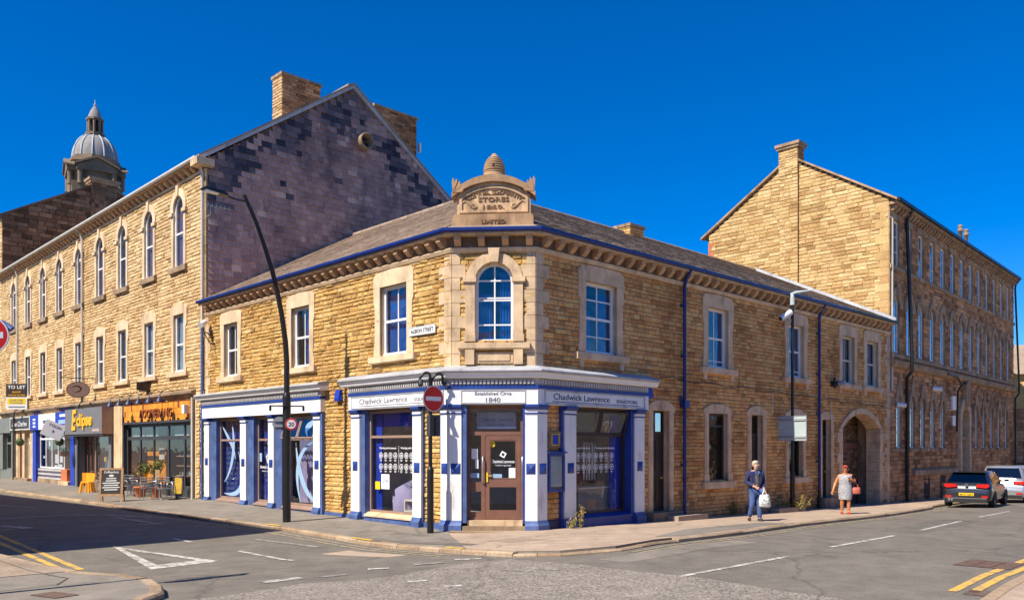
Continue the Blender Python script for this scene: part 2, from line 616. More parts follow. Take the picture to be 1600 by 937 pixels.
def ring(mb, fr, outer, inner, d0, d1, mat, closed=True):
    n = len(outer)
    V = []
    for pts, d in ((outer, d1), (inner, d1), (outer, d0), (inner, d0)):
        V += [fr.p(a, d, z) for a, z in pts]
    Fc = []
    for i in range(n if closed else n - 1):
        j = (i + 1) % n
        Fc += [(i, j, n + j, n + i), (n + i, n + j, 3 * n + j, 3 * n + i), (i, j, 2 * n + j, 2 * n + i)]
    if not closed:
        Fc += [(0, n, 3 * n, 2 * n), (n - 1, 2 * n - 1, 4 * n - 1, 3 * n - 1)]
    mb.add(V, Fc, mat)


def sweep(mb, path, prof, mat, closed_ends=True):
    """profile (d, z) run along a plan path with mitred corners; d is to the right of the path"""
    path = [Vector((p[0], p[1])) for p in path]
    nm = []
    for i in range(len(path) - 1):
        t = (path[i + 1] - path[i]).normalized()
        nm.append(Vector((t.y, -t.x)))
    rings = []
    for i, p in enumerate(path):
        if i == 0:
            m_ = nm[0]
        elif i == len(path) - 1:
            m_ = nm[-1]
        else:
            m_ = (nm[i - 1] + nm[i]) / (1 + nm[i - 1].dot(nm[i]))
        rings.append([(p.x + m_.x * d, p.y + m_.y * d, z) for d, z in prof])
    n = len(prof)
    V = [q for r_ in rings for q in r_]
    Fc = []
    for i in range(len(rings) - 1):
        for k in range(n):
            Fc.append((i * n + k, i * n + (k + 1) % n, (i + 1) * n + (k + 1) % n, (i + 1) * n + k))
    if closed_ends:
        Fc += [list(range(n)), list(range(len(V) - 1, len(V) - n - 1, -1))]
    mb.add(V, Fc, mat)


def text(fr_or, s_or_pos, z, string, size, mat, parent, d=.0, depth=.006, width=None, xsign=1, align='C', name='lettering', tilt=0, mb=None, bold=0.0, shear=0.0, xdir=None):
    """raised lettering: built from the built-in font, laid on a wall frame"""
    cu = bpy.data.curves.new("glyphs", 'FONT')
    cu.body = string
    cu.size = 1.0
    cu.extrude = 0.0
    cu.resolution_u = 3
    cu.offset = bold
    cu.shear = shear
    ob = bpy.data.objects.new("glyphs", cu)
    COL.objects.link(ob)
    dg = bpy.context.evaluated_depsgraph_get()
    me = bpy.data.meshes.new_from_object(ob.evaluated_get(dg))
    xs = [v.co.x for v in me.vertices] or [0]
    x0, x1 = min(xs), max(xs)
    sx = size if width is None else width / max(1e-6, (x1 - x0))
    off = {'C': (x0 + x1) / 2, 'L': x0, 'R': x1}[align]
    own = mb is None
    if own:
        mb = MB()
    ct, st = math.cos(tilt), math.sin(tilt)
    V, W = [], []
    for v_ in me.vertices:
        lx, ly = (v_.co.x - off) * sx, v_.co.y * size
        lx, ly = lx * ct - ly * st, lx * st + ly * ct
        V.append(fr_or.p(s_or_pos + xsign * lx, d + depth, z + ly))
        W.append(fr_or.p(s_or_pos + xsign * lx, d, z + ly))
    n = len(V)
    faces = [list(p.vertices) for p in me.polygons]
    cnt = {}
    for f in faces:
        for i in range(len(f)):
            k = tuple(sorted((f[i], f[(i + 1) % len(f)])))
            cnt[k] = cnt.get(k, 0) + 1
    side = [(a, b_, n + b_, n + a) for (a, b_), c in cnt.items() if c == 1]
    mb.add(V + W, faces + side, mat)
    bpy.data.objects.remove(ob)
    bpy.data.curves.remove(cu)
    bpy.data.meshes.remove(me)
    if own:
        return mb.build(name, parent)


# ---- coursed walls: real blocks, each slightly different
def rect(s0, s1, z0, z1):
    return lambda z: (s0, s1) if z0 < z < z1 else None


def arch(sc, hw, z0, zs, rise=None):
    rise = hw if rise is None else rise
    R_ = (hw * hw + rise * rise) / (2 * rise)

    def f(z):
        if z < z0:
            return None
        if z <= zs:
            return (sc - hw, sc + hw)
        h = z - zs
        if h >= rise:
            return None
        x = math.sqrt(max(0, R_ * R_ - (R_ - rise + h) ** 2))
        return (sc - x, sc + x)
    return f


def arch_pts(sc, hw, zs, rise, n=12):
    R_ = (hw * hw + rise * rise) / (2 * rise)
    a0 = math.asin(min(1, hw / R_))
    if rise > hw:
        a0 = math.pi - a0
    return [(sc + R_ * math.sin(-a0 + 2 * a0 * i / n), zs + rise - R_ + R_ * math.cos(-a0 + 2 * a0 * i / n)) for i in range(n + 1)]


def subtract(iv, holes):
    out = [iv]
    for h in holes:
        nx = []
        for a, b_ in out:
            if h[1] <= a or h[0] >= b_:
                nx.append((a, b_))
            else:
                if h[0] - a > .02:
                    nx.append((a, h[0]))
                if b_ - h[1] > .02:
                    nx.append((h[1], b_))
        out = nx
    return out


def coursed(mb, fr, span, z0, z1, openings, mat, mortar, hmin=.095, hmax=.155, lmin=.16, lmax=.48, bulge=(.005, .03), joint=.008, seed=1, back=True):
    r_ = random.Random(seed)
    z = z0
    while z < z1 - .02:
        h = min(r_.uniform(hmin, hmax), z1 - z)
        zm = z + h / 2
        sp = span(zm)
        if sp and sp[1] - sp[0] > .05:
            holes = [o(zm) for o in openings]
            ivs = subtract(sp, [q for q in holes if q])
            for a, b_ in ivs:
                if back:
                    mb.poly([fr.p(a, -.006, z), fr.p(b_, -.006, z), fr.p(b_, -.006, z + h), fr.p(a, -.006, z + h)], mortar)
                s = a
                while s < b_ - .01:
                    l = r_.uniform(lmin, lmax)
                    if b_ - s - l < lmin * .6:
                        l = b_ - s
                    x0, x1, y0, y1 = s + joint / 2, s + l - joint / 2, z + joint / 2, z + h - joint / 2
                    if x1 - x0 > .02 and y1 - y0 > .02:
                        i_ = min(.03, (x1 - x0) * .25, (y1 - y0) * .28)
                        q = r_.uniform(*bulge)
                        V = [fr.p(x0, -.008, y0), fr.p(x1, -.008, y0), fr.p(x1, -.008, y1), fr.p(x0, -.008, y1)]
                        for (xx, yy) in ((x0 + i_, y0 + i_), (x1 - i_, y0 + i_), (x1 - i_, y1 - i_), (x0 + i_, y1 - i_)):
                            V.append(fr.p(xx + r_.uniform(-.4, .4) * i_, max(.001, q * r_.uniform(.5, 1.3)), yy + r_.uniform(-.4, .4) * i_))
                        mb.add(V, [(4, 5, 6, 7), (0, 1, 5, 4), (1, 2, 6, 5), (2, 3, 7, 6), (3, 0, 4, 7)], mat)
                    s += l
        z += h


def quoins(mb, fr, s_corner, sgn, z0, z1, mat, long_=.55, short=.32, h=.33, d=.03, joint=.012):
    """dressed corner blocks on one face, long and short in turn"""
    z, k = z0, 0
    while z < z1 - .05:
        hh = min(h, z1 - z)
        w = long_ if k % 2 else short
        a, b_ = sorted((s_corner, s_corner + sgn * w))
        fbox(mb, fr, a, b_, -.05, d, z + joint / 2, z + hh - joint / 2, mat)
        z += hh
        k += 1


def slates(mb, org, ud, wd, poly, mat, rowh=.24, width=.3, lift=.014, seed=3, jitter=.25, alt=None):
    """slates in lapped rows; poly in (u, w) on the roof plane"""
    r_ = random.Random(seed)
    org, ud, wd = Vector(org), Vector(ud), Vector(wd)
    nr = ud.cross(wd).normalized()
    if nr.z < 0:
        nr = -nr
    if abs(nr.z) < .01:
        nr = nr
    w0, w1 = min(p[1] for p in poly), max(p[1] for p in poly)

    def cut(w):
        xs = []
        n = len(poly)
        for i in range(n):
            (a, b_), (c, d) = poly[i], poly[(i + 1) % n]
            if (b_ <= w < d) or (d <= w < b_):
                xs.append(a + (c - a) * (w - b_) / (d - b_))
        xs.sort()
        return [(xs[i], xs[i + 1]) for i in range(0, len(xs) - 1, 2)]
    row = 0
    w = w0
    while w < w1 - .01:
        wt = min(w + rowh, w1)
        for a, b_ in cut((w + wt) / 2):
            u = a - (width * .5 if row % 2 else 0) - r_.uniform(0, .05)
            while u < b_:
                l = width * r_.uniform(1 - jitter, 1 + jitter)
                u0, u1 = max(u, a), min(u + l, b_)
                if u1 - u0 > .02:
                    f0 = lift * r_.uniform(.7, 1.5)
                    P0 = org + ud * (u0 + .003) + wd * (w - .012 * r_.random())
                    P1 = org + ud * (u1 - .003) + wd * (w - .012 * r_.random())
                    Q1 = org + ud * (u1 - .003) + wd * (wt + .02)
                    Q0 = org + ud * (u0 + .003) + wd * (wt + .02)
                    mb.add([P0 + nr * f0, P1 + nr * f0, Q1 + nr * .001, Q0 + nr * .001, P0 - nr * .002, P1 - nr * .002], [(0, 1, 2, 3), (0, 1, 5, 4)], mat if alt is None else alt((u0 + u1) / 2, w, r_))
                u += l
        w = wt
        row += 1


# ------------------------------------------------------------------ the lie of the land
PLx, PRx = Vector((-1.569, 21.65)), Vector((.597, 21.5))
dL = Vector((-.6968, .7173))
dR = Vector((.7172, .6969))
dL.normalize()
dR.normalize()
dM = Vector((.6761, .7368)).normalized()
CORN = Vector((-.5, 21.5))
nL = Vector((-dL.y, dL.x))
nR = Vector((dR.y, -dR.x))
KL = (PRx - PLx).length
dK = (PRx - PLx).normalized()
nK = Vector((dK.y, -dK.x))
FL, FR_, FK = Fr(PLx, dL, nL), Fr(PRx, dR, nR), Fr(PLx, dK, nK)
CLp = PLx + dL * 14.82
CMp = PRx + dR * 22.9
FT = Fr(CLp, dL, nL)                    # the terrace's street front
FG = Fr(CLp, dR, nR)                    # its slate gable
nM = Vector((dM.y, -dM.x))
FM = Fr(CMp, dM, nM)                    # the mill's street front
FMG = Fr(CMp, dL, nL)                   # its lit gable


def zg(x, y):
    """height of the pavement level: streets fall gently away from the corner"""
    d = Vector((x, y)) - CORN
    b_, a = d.dot(dR), d.dot(dL)
    return (-.016 * min(b_, 60) if b_ > 0 else .02 * max(b_, -4)) + (.01 * min(a, 15) if a > 0 else -.035 * max(a, -6))


def lay(mb, pts, off, mat, skirt=0.0):
    """a sheet laid on the ground, cut where the ground changes slope"""
    bm = bmesh.new()
    bm.faces.new([bm.verts.new((p[0], p[1], 0)) for p in pts])
    if len(pts) > 4:
        bmesh.ops.triangulate(bm, faces=bm.faces[:])
    for ax, vals in ((dL, (-6, 0, 15)), (dR, (-4, 0))):
        for t in vals:
            c = CORN + ax * t
            bmesh.ops.bisect_plane(bm, geom=bm.verts[:] + bm.edges[:] + bm.faces[:], plane_co=(c.x, c.y, 0), plane_no=(ax.x, ax.y, 0), dist=1e-5)
    bm.verts.index_update()
    V = [(v_.co.x, v_.co.y, zg(v_.co.x, v_.co.y) + off) for v_ in bm.verts]
    mb.add(V, [[v_.index for v_ in f.verts] for f in bm.faces], mat)
    if skirt:
        for e in bm.edges:
            if len(e.link_faces) == 1:
                a, b_ = e.verts[0].index, e.verts[1].index
                A, B = Vector(V[a]), Vector(V[b_])
                mb.add([A, B, B - Vector((0, 0, skirt)), A - Vector((0, 0, skirt))], [(0, 1, 2, 3)], mat)
    bm.free()


# ------------------------------------------------------------------ ground, pavements, kerbs, markings
mb = MB()
aa, bb = [-500, -6, 0, 15, 700], [-700, -4, 0, 60, 700]
for i in range(4):
    for j in range(4):
        q = []
        for a, b_ in ((aa[i], bb[j]), (aa[i + 1], bb[j]), (aa[i + 1], bb[j + 1]), (aa[i], bb[j + 1])):
            c = CORN + dL * a + dR * b_
            q.append((c.x, c.y, zg(c.x, c.y) - .1))
        mb.poly(q, 'asphalt')
structure(mb.build('road'))

KERB = [(-34.6, 50.6), (-25.19, 40.85), (-20.82, 36.49), (-17.63, 33.37), (-13.67, 29.16), (-10.56, 26.33), (-6.38, 22.79), (-3.76, 20.0), (-2.06, 18.33), (-1.07, 17.37),
        (0.01, 16.5), (0.98, 16.3), (2.21, 16.78), (3.65, 18.2), (5.66, 20.28), (8.01, 23.1), (12.09, 27.22), (15.2, 30.9), (16.6, 32.75), (17.2, 33.9), (18.6, 35.6), (34.4, 52.9)]


def inset(path, d):
    """the same plan path moved d to its left (towards the buildings)"""
    P = [Vector(p) for p in path]
    out = []
    for i, p in enumerate(P):
        t = (P[min(i + 1, len(P) - 1)] - P[max(i - 1, 0)]).normalized()
        out.append(p + Vector((-t.y, t.x)) * d)
    return out


def kerb_run(mb, path, w, top, bottom, mat, seed=5, length=.9):
    r_ = random.Random(seed)
    P = [Vector(p) for p in path]
    I = inset(path, w)
    for i in range(len(P) - 1):
        L = (P[i + 1] - P[i]).length
        n = max(1, round(L / length))
        for k in range(n):
            t0, t1 = k / n + .006 / L, (k + 1) / n - .006 / L
            dz = r_.uniform(-.008, .008)
            a, b_ = P[i].lerp(P[i + 1], t0), P[i].lerp(P[i + 1], t1)
            c, d = I[i].lerp(I[i + 1], t1), I[i].lerp(I[i + 1], t0)
            lo = [(q.x, q.y, zg(q.x, q.y) + bottom) for q in (a, b_, c, d)]
            ai, bi = a.lerp(d, .18), b_.lerp(c, .18)
            mid = [(q.x, q.y, zg(q.x, q.y) + top - .03 + dz) for q in (a, b_)] + [(q.x, q.y, zg(q.x, q.y) + top + dz) for q in (c, d)]
            tp = [(q.x, q.y, zg(q.x, q.y) + top + dz) for q in (ai, bi)]
            V = lo + mid + tp
            mb.add(V, [(0, 1, 5, 4), (4, 5, 9, 8), (8, 9, 6, 7), (1, 2, 6, 9, 5), (3, 0, 4, 8, 7), (2, 3, 7, 6)], mat)


mb = MB()
inner = inset(KERB, .17)
back = [PLx + dL * 46 - nL * .6, PLx + dL * .3 - nL * .6, PRx + dR * .3 - nR * .6, PRx + dR * 22.5 - nR * .6, CMp + dM * 24 - nM * .6]
lay(mb, [tuple(p) for p in inner] + [tuple(p) for p in reversed(back)], -.004, 'asphalt_pavement', .12)
structure(mb.build('pavement'))
mb = MB()
kerb_run(mb, KERB[:11], .18, 0, -.2, 'kerb_stone', 5)
kerb_run(mb, KERB[10:14], .18, -.045, -.2, 'kerb_stone', 6, .6)
kerb_run(mb, KERB[13:], .18, 0, -.2, 'kerb_stone', 7)
structure(mb.build('kerb'))
# pinkish flags from the shop door along the right-hand street
mb = MB()
lay(mb, [tuple(p) for p in inner[9:]] + [tuple(p) for p in reversed([PLx + dL * -.2 + nL * .3, PRx + dR * .3 - nR * .5, PRx + dR * 22.5 - nR * .5, CMp + dM * 24 - nM * .5])], .002, 'pave_pink')
lay(mb, [(-.6, 18.9), (.2, 19.3), (.75, 18.75), (-.05, 18.35)], .006, 'paving_flag')
structure(mb.build('pavement_flags'))
mb = MB()
lay(mb, [(3.2, 18.6), (4.3, 20.9), (7.0, 23.6), (7.6, 23.1), (5.6, 20.75), (3.8, 18.75)], .008, 'asphalt_pavement')
lay(mb, [(-3.3, 20.0), (-2.0, 19.3), (-.7, 18.3), (-.9, 18.05), (-2.2, 18.95), (-3.5, 19.85)], .004, 'asphalt')
lay(mb, [(-4.2, 18.2), (-2.6, 17.2), (-2.2, 17.6), (-3.7, 18.8)], -.096, 'pave_pink')
lay(mb, [(1.6, 15.6), (4.9, 18.6), (5.4, 18.1), (2.1, 15.1)], -.096, 'asphalt_pavement')
lay(mb, [(9.5, 21.5), (13.5, 26.0), (14.3, 25.3), (10.2, 20.8)], -.0965, 'asphalt_dark')
lay(mb, [(-8.6, 17.4), (-7.4, 16.3), (-6.9, 16.8), (-8.2, 17.9)], -.0965, 'asphalt_dark')
structure(mb.build('tarmac_patch'))

LPAV = [(-34, 42), (-17.5, 24.6), (-10.65, 17.26), (-9.35, 16.22), (-7.84, 15.05), (-6.85, 14.6), (-6.01, 13.87), (-5.44, 12.94), (-5.12, 12.22), (-5.11, 11.51), (-5.6, 10.2), (-9, 5.5), (-14, 0)]
LPAV = LPAV[::-1]
mb = MB()
li = inset(LPAV, .2)
lay(mb, [tuple(p) for p in li] + [(-60, 42), (-60, 0)], -.004, 'asphalt_pavement', .12)
structure(mb.build('pavement'))
mb = MB()
kerb_run(mb, LPAV, .2, 0, -.2, 'kerb_stone', 9, .8)
structure(mb.build('kerb'))
mb = MB()
lay(mb, [(-8.05, 14.95), (-9.5, 16.1), (-10.9, 17.3), (-11.7, 16.6), (-10.2, 15.2), (-8.9, 14.2)], .004, 'paving_flag')
structure(mb.build('pavement_flags'))

RPAV = [(4.6, 8.2), (5.4, 9.9), (6.11, 10.92), (6.99, 11.93), (8.01, 12.99), (14, 19.3), (40, 46)]
mb = MB()
ri = inset(RPAV[::-1], .2)
lay(mb, [tuple(p) for p in ri] + [(8, 4), (60, 4), (60, 46)], -.004, 'pave_pink', .12)
structure(mb.build('pavement'))
mb = MB()
kerb_run(mb, RPAV[::-1], .2, 0, -.2, 'kerb_stone', 12, .9)
structure(mb.build('kerb'))

# coarse dressed junction table
mb = MB()
lay(mb, [(-4.9, 11.4), (-4.63, 12.01), (-3.98, 12.64), (-3.4, 13.45), (-2.54, 13.75), (-2.12, 14.08), (-0.89, 15.75), (-0.04, 16.2), (0.8, 15.45), (1.73, 14.47), (2.75, 13.69), (3.1, 13.42), (3.94, 12.3),
         (4.52, 11.68), (4.9, 11.0), (5, 6), (-5.5, 6)], -.096, 'asphalt_coarse')
structure(mb.build('junction_surface'))


def strip(mb, p, q, w, off, mat):
    p, q = Vector(p), Vector(q)
    t = (q - p).normalized()
    n = Vector((-t.y, t.x)) * w / 2
    lay(mb, [tuple(p - n), tuple(q - n), tuple(q + n), tuple(p + n)], off, mat)


ML = -.092
mb = MB()                                  # give-way triangle
o3 = [(-9.22, 19.17), (-5.97, 16.99), (-6.89, 15.85)]
i3 = [(-8.78, 18.72), (-6.50, 17.12), (-7.02, 16.42)]
for i in range(3):
    j = (i + 1) % 3
    lay(mb, [o3[i], o3[j], i3[j], i3[i]], ML, 'worn_white')
structure(mb.build('give_way_marking'))
mb = MB()
for p, q, w in (((6.63, 17.31), (9.26, 20.12), .11), ((2.73, 13.57), (5.18, 15.59), .11), ((10.73, 21.79), (13.71, 25.33), .11), ((15.29, 27.17), (18.28, 30.51), .11),
                ((20.5, 33.1), (23.5, 36.5), .11)):
    strip(mb, p, q, w, ML, 'worn_white')
structure(mb.build('centre_line_marking'))
mb = MB()
for p, q, w, m_ in (((-8.48, 20.78), (-7.77, 20.1), .12, 'worn_white'), ((-6.48, 20.77), (-4.47, 19.31), .14, 'faint_white'), ((-6.11, 18.56), (-4.48, 17.01), .12, 'worn_white'),
                    ((-4.13, 13.72), (-3.6, 14.18), .28, 'worn_white'), ((-2.64, 15.2), (-2.26, 15.27), .22, 'worn_white'), ((-1.86, 15.74), (-1.33, 15.99), .2, 'faint_white'),
                    ((-1.14, 16.45), (-.61, 16.44), .18, 'worn_white'), ((-1.67, 13.37), (-1.37, 13.46), .16, 'worn_white'), ((-1.04, 12.72), (-.77, 12.79), .16, 'worn_white'),
                    ((-.17, 14.57), (.35, 14.29), .12, 'faint_white'), ((.41, 14.68), (.79, 14.42), .12, 'faint_white'), ((-.26, 13.53), (-.08, 13.43), .12, 'faint_white'),
                    ((-3.3, 14.2), (-2.9, 14.5), .16, 'faint_white'), ((-12.62, 26.31), (-10.12, 24.07), .22, 'faint_white'), ((-10.9, 24.1), (-10.12, 24.07), .22, 'faint_white'),
                    ((-15.69, 25.43), (-14.58, 26.83), .16, 'worn_white'), ((-14.58, 26.83), (-13.35, 27.04), .16, 'worn_white'), ((-13.35, 27.04), (-11.48, 26.39), .16, 'worn_white'),
                    ((-14.45, 23.42), (-13.32, 22.98), .25, 'worn_white'), ((-13.32, 22.98), (-13.76, 22.46), .2, 'worn_white'), ((-20.2, 31.6), (-17.2, 30.1), .3, 'faint_white')):
    strip(mb, p, q, w, ML + .002, m_)
structure(mb.build('junction_marking'))
mb = MB()
for p, q in (((-8.5, 15.72), (-20, 28.2)), ((-8.19, 15.78), (-20, 28.75))):
    strip(mb, p, q, .13, ML, 'worn_yellow')
for p, q in (((6.37, 12.01), (14.5, 20.75)), ((6.62, 11.92), (14.75, 20.6))):
    strip(mb, p, q, .13, ML, 'worn_yellow')
KO, KO2 = inset(KERB, -.28), inset(KERB, -.5)
for a in (KO, KO2):
    for i in range(12, 18):
        strip(mb, tuple(a[i]), tuple(a[i + 1]), .09, ML, 'faint_yellow')
    for i in range(1, 9):
        strip(mb, tuple(a[i]), tuple(a[i + 1]), .09, ML, 'faint_yellow')
structure(mb.build('yellow_line_marking'))
mb = MB()
for i, t0, t1 in ((7, -.12, .22), (8, .55, 1.0), (5, .86, .98)):
    P, I = [Vector(p) for p in KERB], inset(KERB, .15)
    a, b_, c, d = P[i].lerp(P[i + 1], t0), P[i].lerp(P[i + 1], t1), I[i].lerp(I[i + 1], t1), I[i].lerp(I[i + 1], t0)
    lay(mb, [tuple(a.lerp(d, .2)), tuple(b_.lerp(c, .2)), tuple(c), tuple(d)], .014, 'old_paint_yellow')
structure(mb.build('kerb_paint_marking'))
mb = MB()
for a, b_ in (((-10.42, 16.6), (-8.72, 15.0)), ((-8.72, 15.0), (-7.6, 14.2)), ((-7.6, 14.2), (-7.3, 13.3)), ((-7.3, 13.3), (-8.3, 12.2)), ((-9.4, 14.6), (-8.3, 13.4))):
    strip(mb, a, b_, .035, .006, 'asphalt_dark')
lay(mb, [(-6.9, 12.5), (-6.3, 12.1), (-6.5, 11.8), (-7.1, 12.2)], .006, 'iron_cover')
structure(mb.build('tarmac_patch'))
# ironwork
mb = MB()
for k in range(5):
    p0, p1 = Vector((7.69, 14.5)), Vector((8.75, 14.7))
    ax, ay = Vector((.69, .72)), Vector((.72, -.69))
    for j in range(3):
        c = Vector((7.75, 14.62)) + ax * (k * .24) + ay * (j * .3)
        lay(mb, [tuple(c), tuple(c + ax * .225), tuple(c + ax * .225 + ay * .285), tuple(c + ay * .285)], -.09, 'iron_cover')
tag(mb.build('manhole_cover', origin=(8.2, 14.6, zg(8.2, 14.6) - .1)), 'rust-brown manhole cover with a gridded top in the right-hand road', 'manhole cover')
mb = MB()
ax, ay = Vector((.69, .72)), Vector((.72, -.69))
for j in range(6):
    c = Vector((6.40, 11.80)) + ax * (j * .07)
    lay(mb, [tuple(c), tuple(c + ax * .045), tuple(c + ax * .045 + ay * .36), tuple(c + ay * .36)], -.086, 'iron_cover')
tag(mb.build('drain_grate', origin=(6.6, 11.9, zg(6.6, 11.9) - .1)), 'small rusty drain grate against the kerb beside the double yellow lines', 'drain')

# ------------------------------------------------------------------ windows and doors
def outline(s0, s1, z0, z1, rise=0.0, ins=0.0, n=12):
    a, b_, c = s0 + ins, s1 - ins, z0 + ins
    if rise:
        zs = z1 - rise
        return [(a, c)] + arch_pts((a + b_) / 2, (b_ - a) / 2, zs, rise - ins, n) + [(b_, c)]
    t = z1 - ins
    return [(a, c), (a, t), (b_, t), (b_, c)]


def drape(mb, fr, a, b_, z0, z1, d, mat, folds=5, amp=.03):
    n = folds * 4
    V = []
    for i in range(n + 1):
        x = a + (b_ - a) * i / n
        dd = d + amp * math.sin(i * math.pi / 2)
        V += [fr.p(x, dd, z0), fr.p(x, dd, z1)]
    mb.add(V, [(2 * i, 2 * i + 2, 2 * i + 3, 2 * i + 1) for i in range(n)], mat, True)


PANE_RND = random.Random(77)


def sash(root, fr, s0, s1, z0, z1, rise=0.0, frame='white_paint', dep=.19, fw=.08, vbars=1, hbars=(.5,), curtain=None, pane='glass_upper', jamb='dressed', room=True, name='window', mid=.5, open_low=0.0):
    """a sash window set back in its opening: frame, glass, stone reveal, curtain"""
    mb = MB()
    ou, inn = outline(s0, s1, z0, z1, rise), outline(s0, s1, z0, z1, rise, fw)
    ring(mb, fr, ou, inn, -dep, -dep + .07, frame)
    w = s1 - s0
    top = z1 - (0 if not rise else rise * .0)
    for h in hbars:
        zz = z0 + (z1 - z0) * h
        t = .034 if abs(h - mid) < .01 else .018
        fbox(mb, fr, s0 + fw * .7, s1 - fw * .7, -dep + .005, -dep + (.06 if t > .02 else .045), zz - t, zz + t, frame)
    for k in range(vbars):
        x = s0 + w * (k + 1) / (vbars + 1)
        fbox(mb, fr, x - .018, x + .018, -dep + .008, -dep + .043, z0 + fw * .7, z1 - fw * .7, frame)
    fbox(mb, fr, s0 + .01, s1 - .01, -dep, -dep + .11, z0 - .001, z0 + .06, frame)
    win = mb.build(name, root)
    mb = MB()
    ta, tz2 = PANE_RND.uniform(-.018, .018), PANE_RND.uniform(-.006, .006)      # old sashes never sit quite true
    mb.poly([fr.p(a, -dep + .024 + ta * ((a - s0) / w - .5) + tz2 * ((z - z0) / (z1 - z0) - .5), z) for a, z in outline(s0, s1, z0, z1, rise, .03)], pane)
    mb.build('pane', win)
    mb = MB()
    n = len(ou)
    for i in range(n):
        j = (i + 1) % n
        (a, z), (b_, y) = ou[i], ou[j]
        mb.poly([fr.p(a, .01, z), fr.p(b_, .01, y), fr.p(b_, -dep - .02, y), fr.p(a, -dep - .02, z)], jamb)
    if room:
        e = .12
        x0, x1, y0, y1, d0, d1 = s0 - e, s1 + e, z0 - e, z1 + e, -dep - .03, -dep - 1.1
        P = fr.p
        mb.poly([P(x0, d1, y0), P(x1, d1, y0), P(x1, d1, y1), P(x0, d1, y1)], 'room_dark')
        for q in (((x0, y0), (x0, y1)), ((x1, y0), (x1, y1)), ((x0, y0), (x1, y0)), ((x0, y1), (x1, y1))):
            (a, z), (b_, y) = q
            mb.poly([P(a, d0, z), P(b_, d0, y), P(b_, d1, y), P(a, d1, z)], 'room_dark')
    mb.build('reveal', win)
    if curtain:
        mb = MB()
        dc = -dep - .1
        cm, mode = curtain
        if mode == 'sides':
            drape(mb, fr, s0, s0 + w * .33, z0 + .02, z1, dc, cm)
            drape(mb, fr, s1 - w * .33, s1, z0 + .02, z1, dc, cm)
        elif mode == 'full':
            drape(mb, fr, s0, s1, z0 + .02, z1, dc, cm, 9)
        elif mode == 'one':
            drape(mb, fr, s0 + w * .1, s0 + w * .6, z0 + .02, z1, dc, cm, 6)
        elif mode == 'low':
            drape(mb, fr, s0, s0 + w * .42, z0 + .02, z0 + (z1 - z0) * .62, dc, cm)
            drape(mb, fr, s1 - w * .38, s1, z0 + .02, z0 + (z1 - z0) * .9, dc, cm)
        mb.build('curtain', win)
    return win


def hip_surround(win, fr, s0, s1, z0, z1, mat, side=.3, hgt=.3, peak=.16, sill=.22, corb=False, shoulder=True, proud=.05, lw=.31):
    """dressed stone round a square-headed window: gabled lintel, jambs, sill"""
    mb = MB()
    c = (s0 + s1) / 2
    fprism(mb, fr, [(s0 - lw, z1), (s0 - lw, z1 + hgt), (s0 - lw + .13, z1 + hgt + peak * .75), (c, z1 + hgt + peak), (s1 + lw - .13, z1 + hgt + peak * .75), (s1 + lw, z1 + hgt), (s1 + lw, z1)], -.05, proud, mat)
    zs = z1 - .42
    for a, sg in ((s0, -1), (s1, 1)):
        if shoulder:
            fprism(mb, fr, [(a, z1 - .004), (a + sg * lw, z1 - .004), (a + sg * lw, zs), (a + sg * (side - .05), zs - .12), (a + sg * (side - .05), z0 + .3), (a + sg * side, z0 + .2), (a + sg * side, z0), (a, z0)], -.05, proud - .004, mat)
        else:
            fbox(mb, fr, min(a, a + sg * side), max(a, a + sg * side), -.05, proud - .004, z0, z1 - .004, mat)
    sur = mb.build('surround', win)
    mb = MB()
    so = lw + .14
    fextr(mb, fr, [(-.18, z0 - .003), (proud + .09, z0 - .025), (proud + .09, z0 - sill + .02), (proud + .06, z0 - sill), (-.05, z0 - sill)], s0 - so, s1 + so, mat)
    if corb:
        for a in (s0 - .2, s1 + .2):
            fprism(mb, fr, [(a - .1, z0 - sill - .003), (a + .1, z0 - sill - .003), (a + .07, z0 - sill - .2), (a - .07, z0 - sill - .2)], -.03, proud + .03, mat)
    mb.build('sill', win)


def seg_surround(win, fr, s0, s1, z0, z1, mat, lw=.28, rise=.32, sill=None, proud=.05, base=True):
    """dressed stone with a cambered head over a square opening"""
    mb = MB()
    pts = [(s0 - lw, z1 - .05), (s0 - lw, z1 + .12)] + [(s0 - lw + .06 + (s1 - s0 + 2 * lw - .12) * t, z1 + .12 + rise * .62 * (1 - (2 * t - 1) ** 2) ** .6 + .0) for t in (.02, .1, .2, .35, .5, .65, .8, .9, .98)] + [(s1 + lw, z1 + .12), (s1 + lw, z1 - .05), (s1, z1 - .05), (s1, z1), (s0, z1), (s0, z1 - .05)]
    fprism(mb, fr, pts, -.05, proud, mat)
    for a, sg in ((s0, -1), (s1, 1)):
        w = lw - .06
        fbox(mb, fr, min(a, a + sg * w), max(a, a + sg * w), -.05, proud - .006, z0, z1 - .052, mat)
        fbox(mb, fr, min(a + sg * .05, a + sg * (w - .05)), max(a + sg * .05, a + sg * (w - .05)), proud - .006, proud + .012, z0 + .3, z1 - .15, mat)
        if base:
            fbox(mb, fr, min(a, a + sg * (w + .05)), max(a, a + sg * (w + .05)), -.05, proud + .02, z0, z0 + .26, mat)
    mb.build('surround', win)
    if sill:
        mb = MB()
        fbox(mb, fr, s0 - lw - .12, s1 + lw + .12, -.18, proud + .08, z0 - sill, z0 - .003, mat)
        mb.build('sill', win)


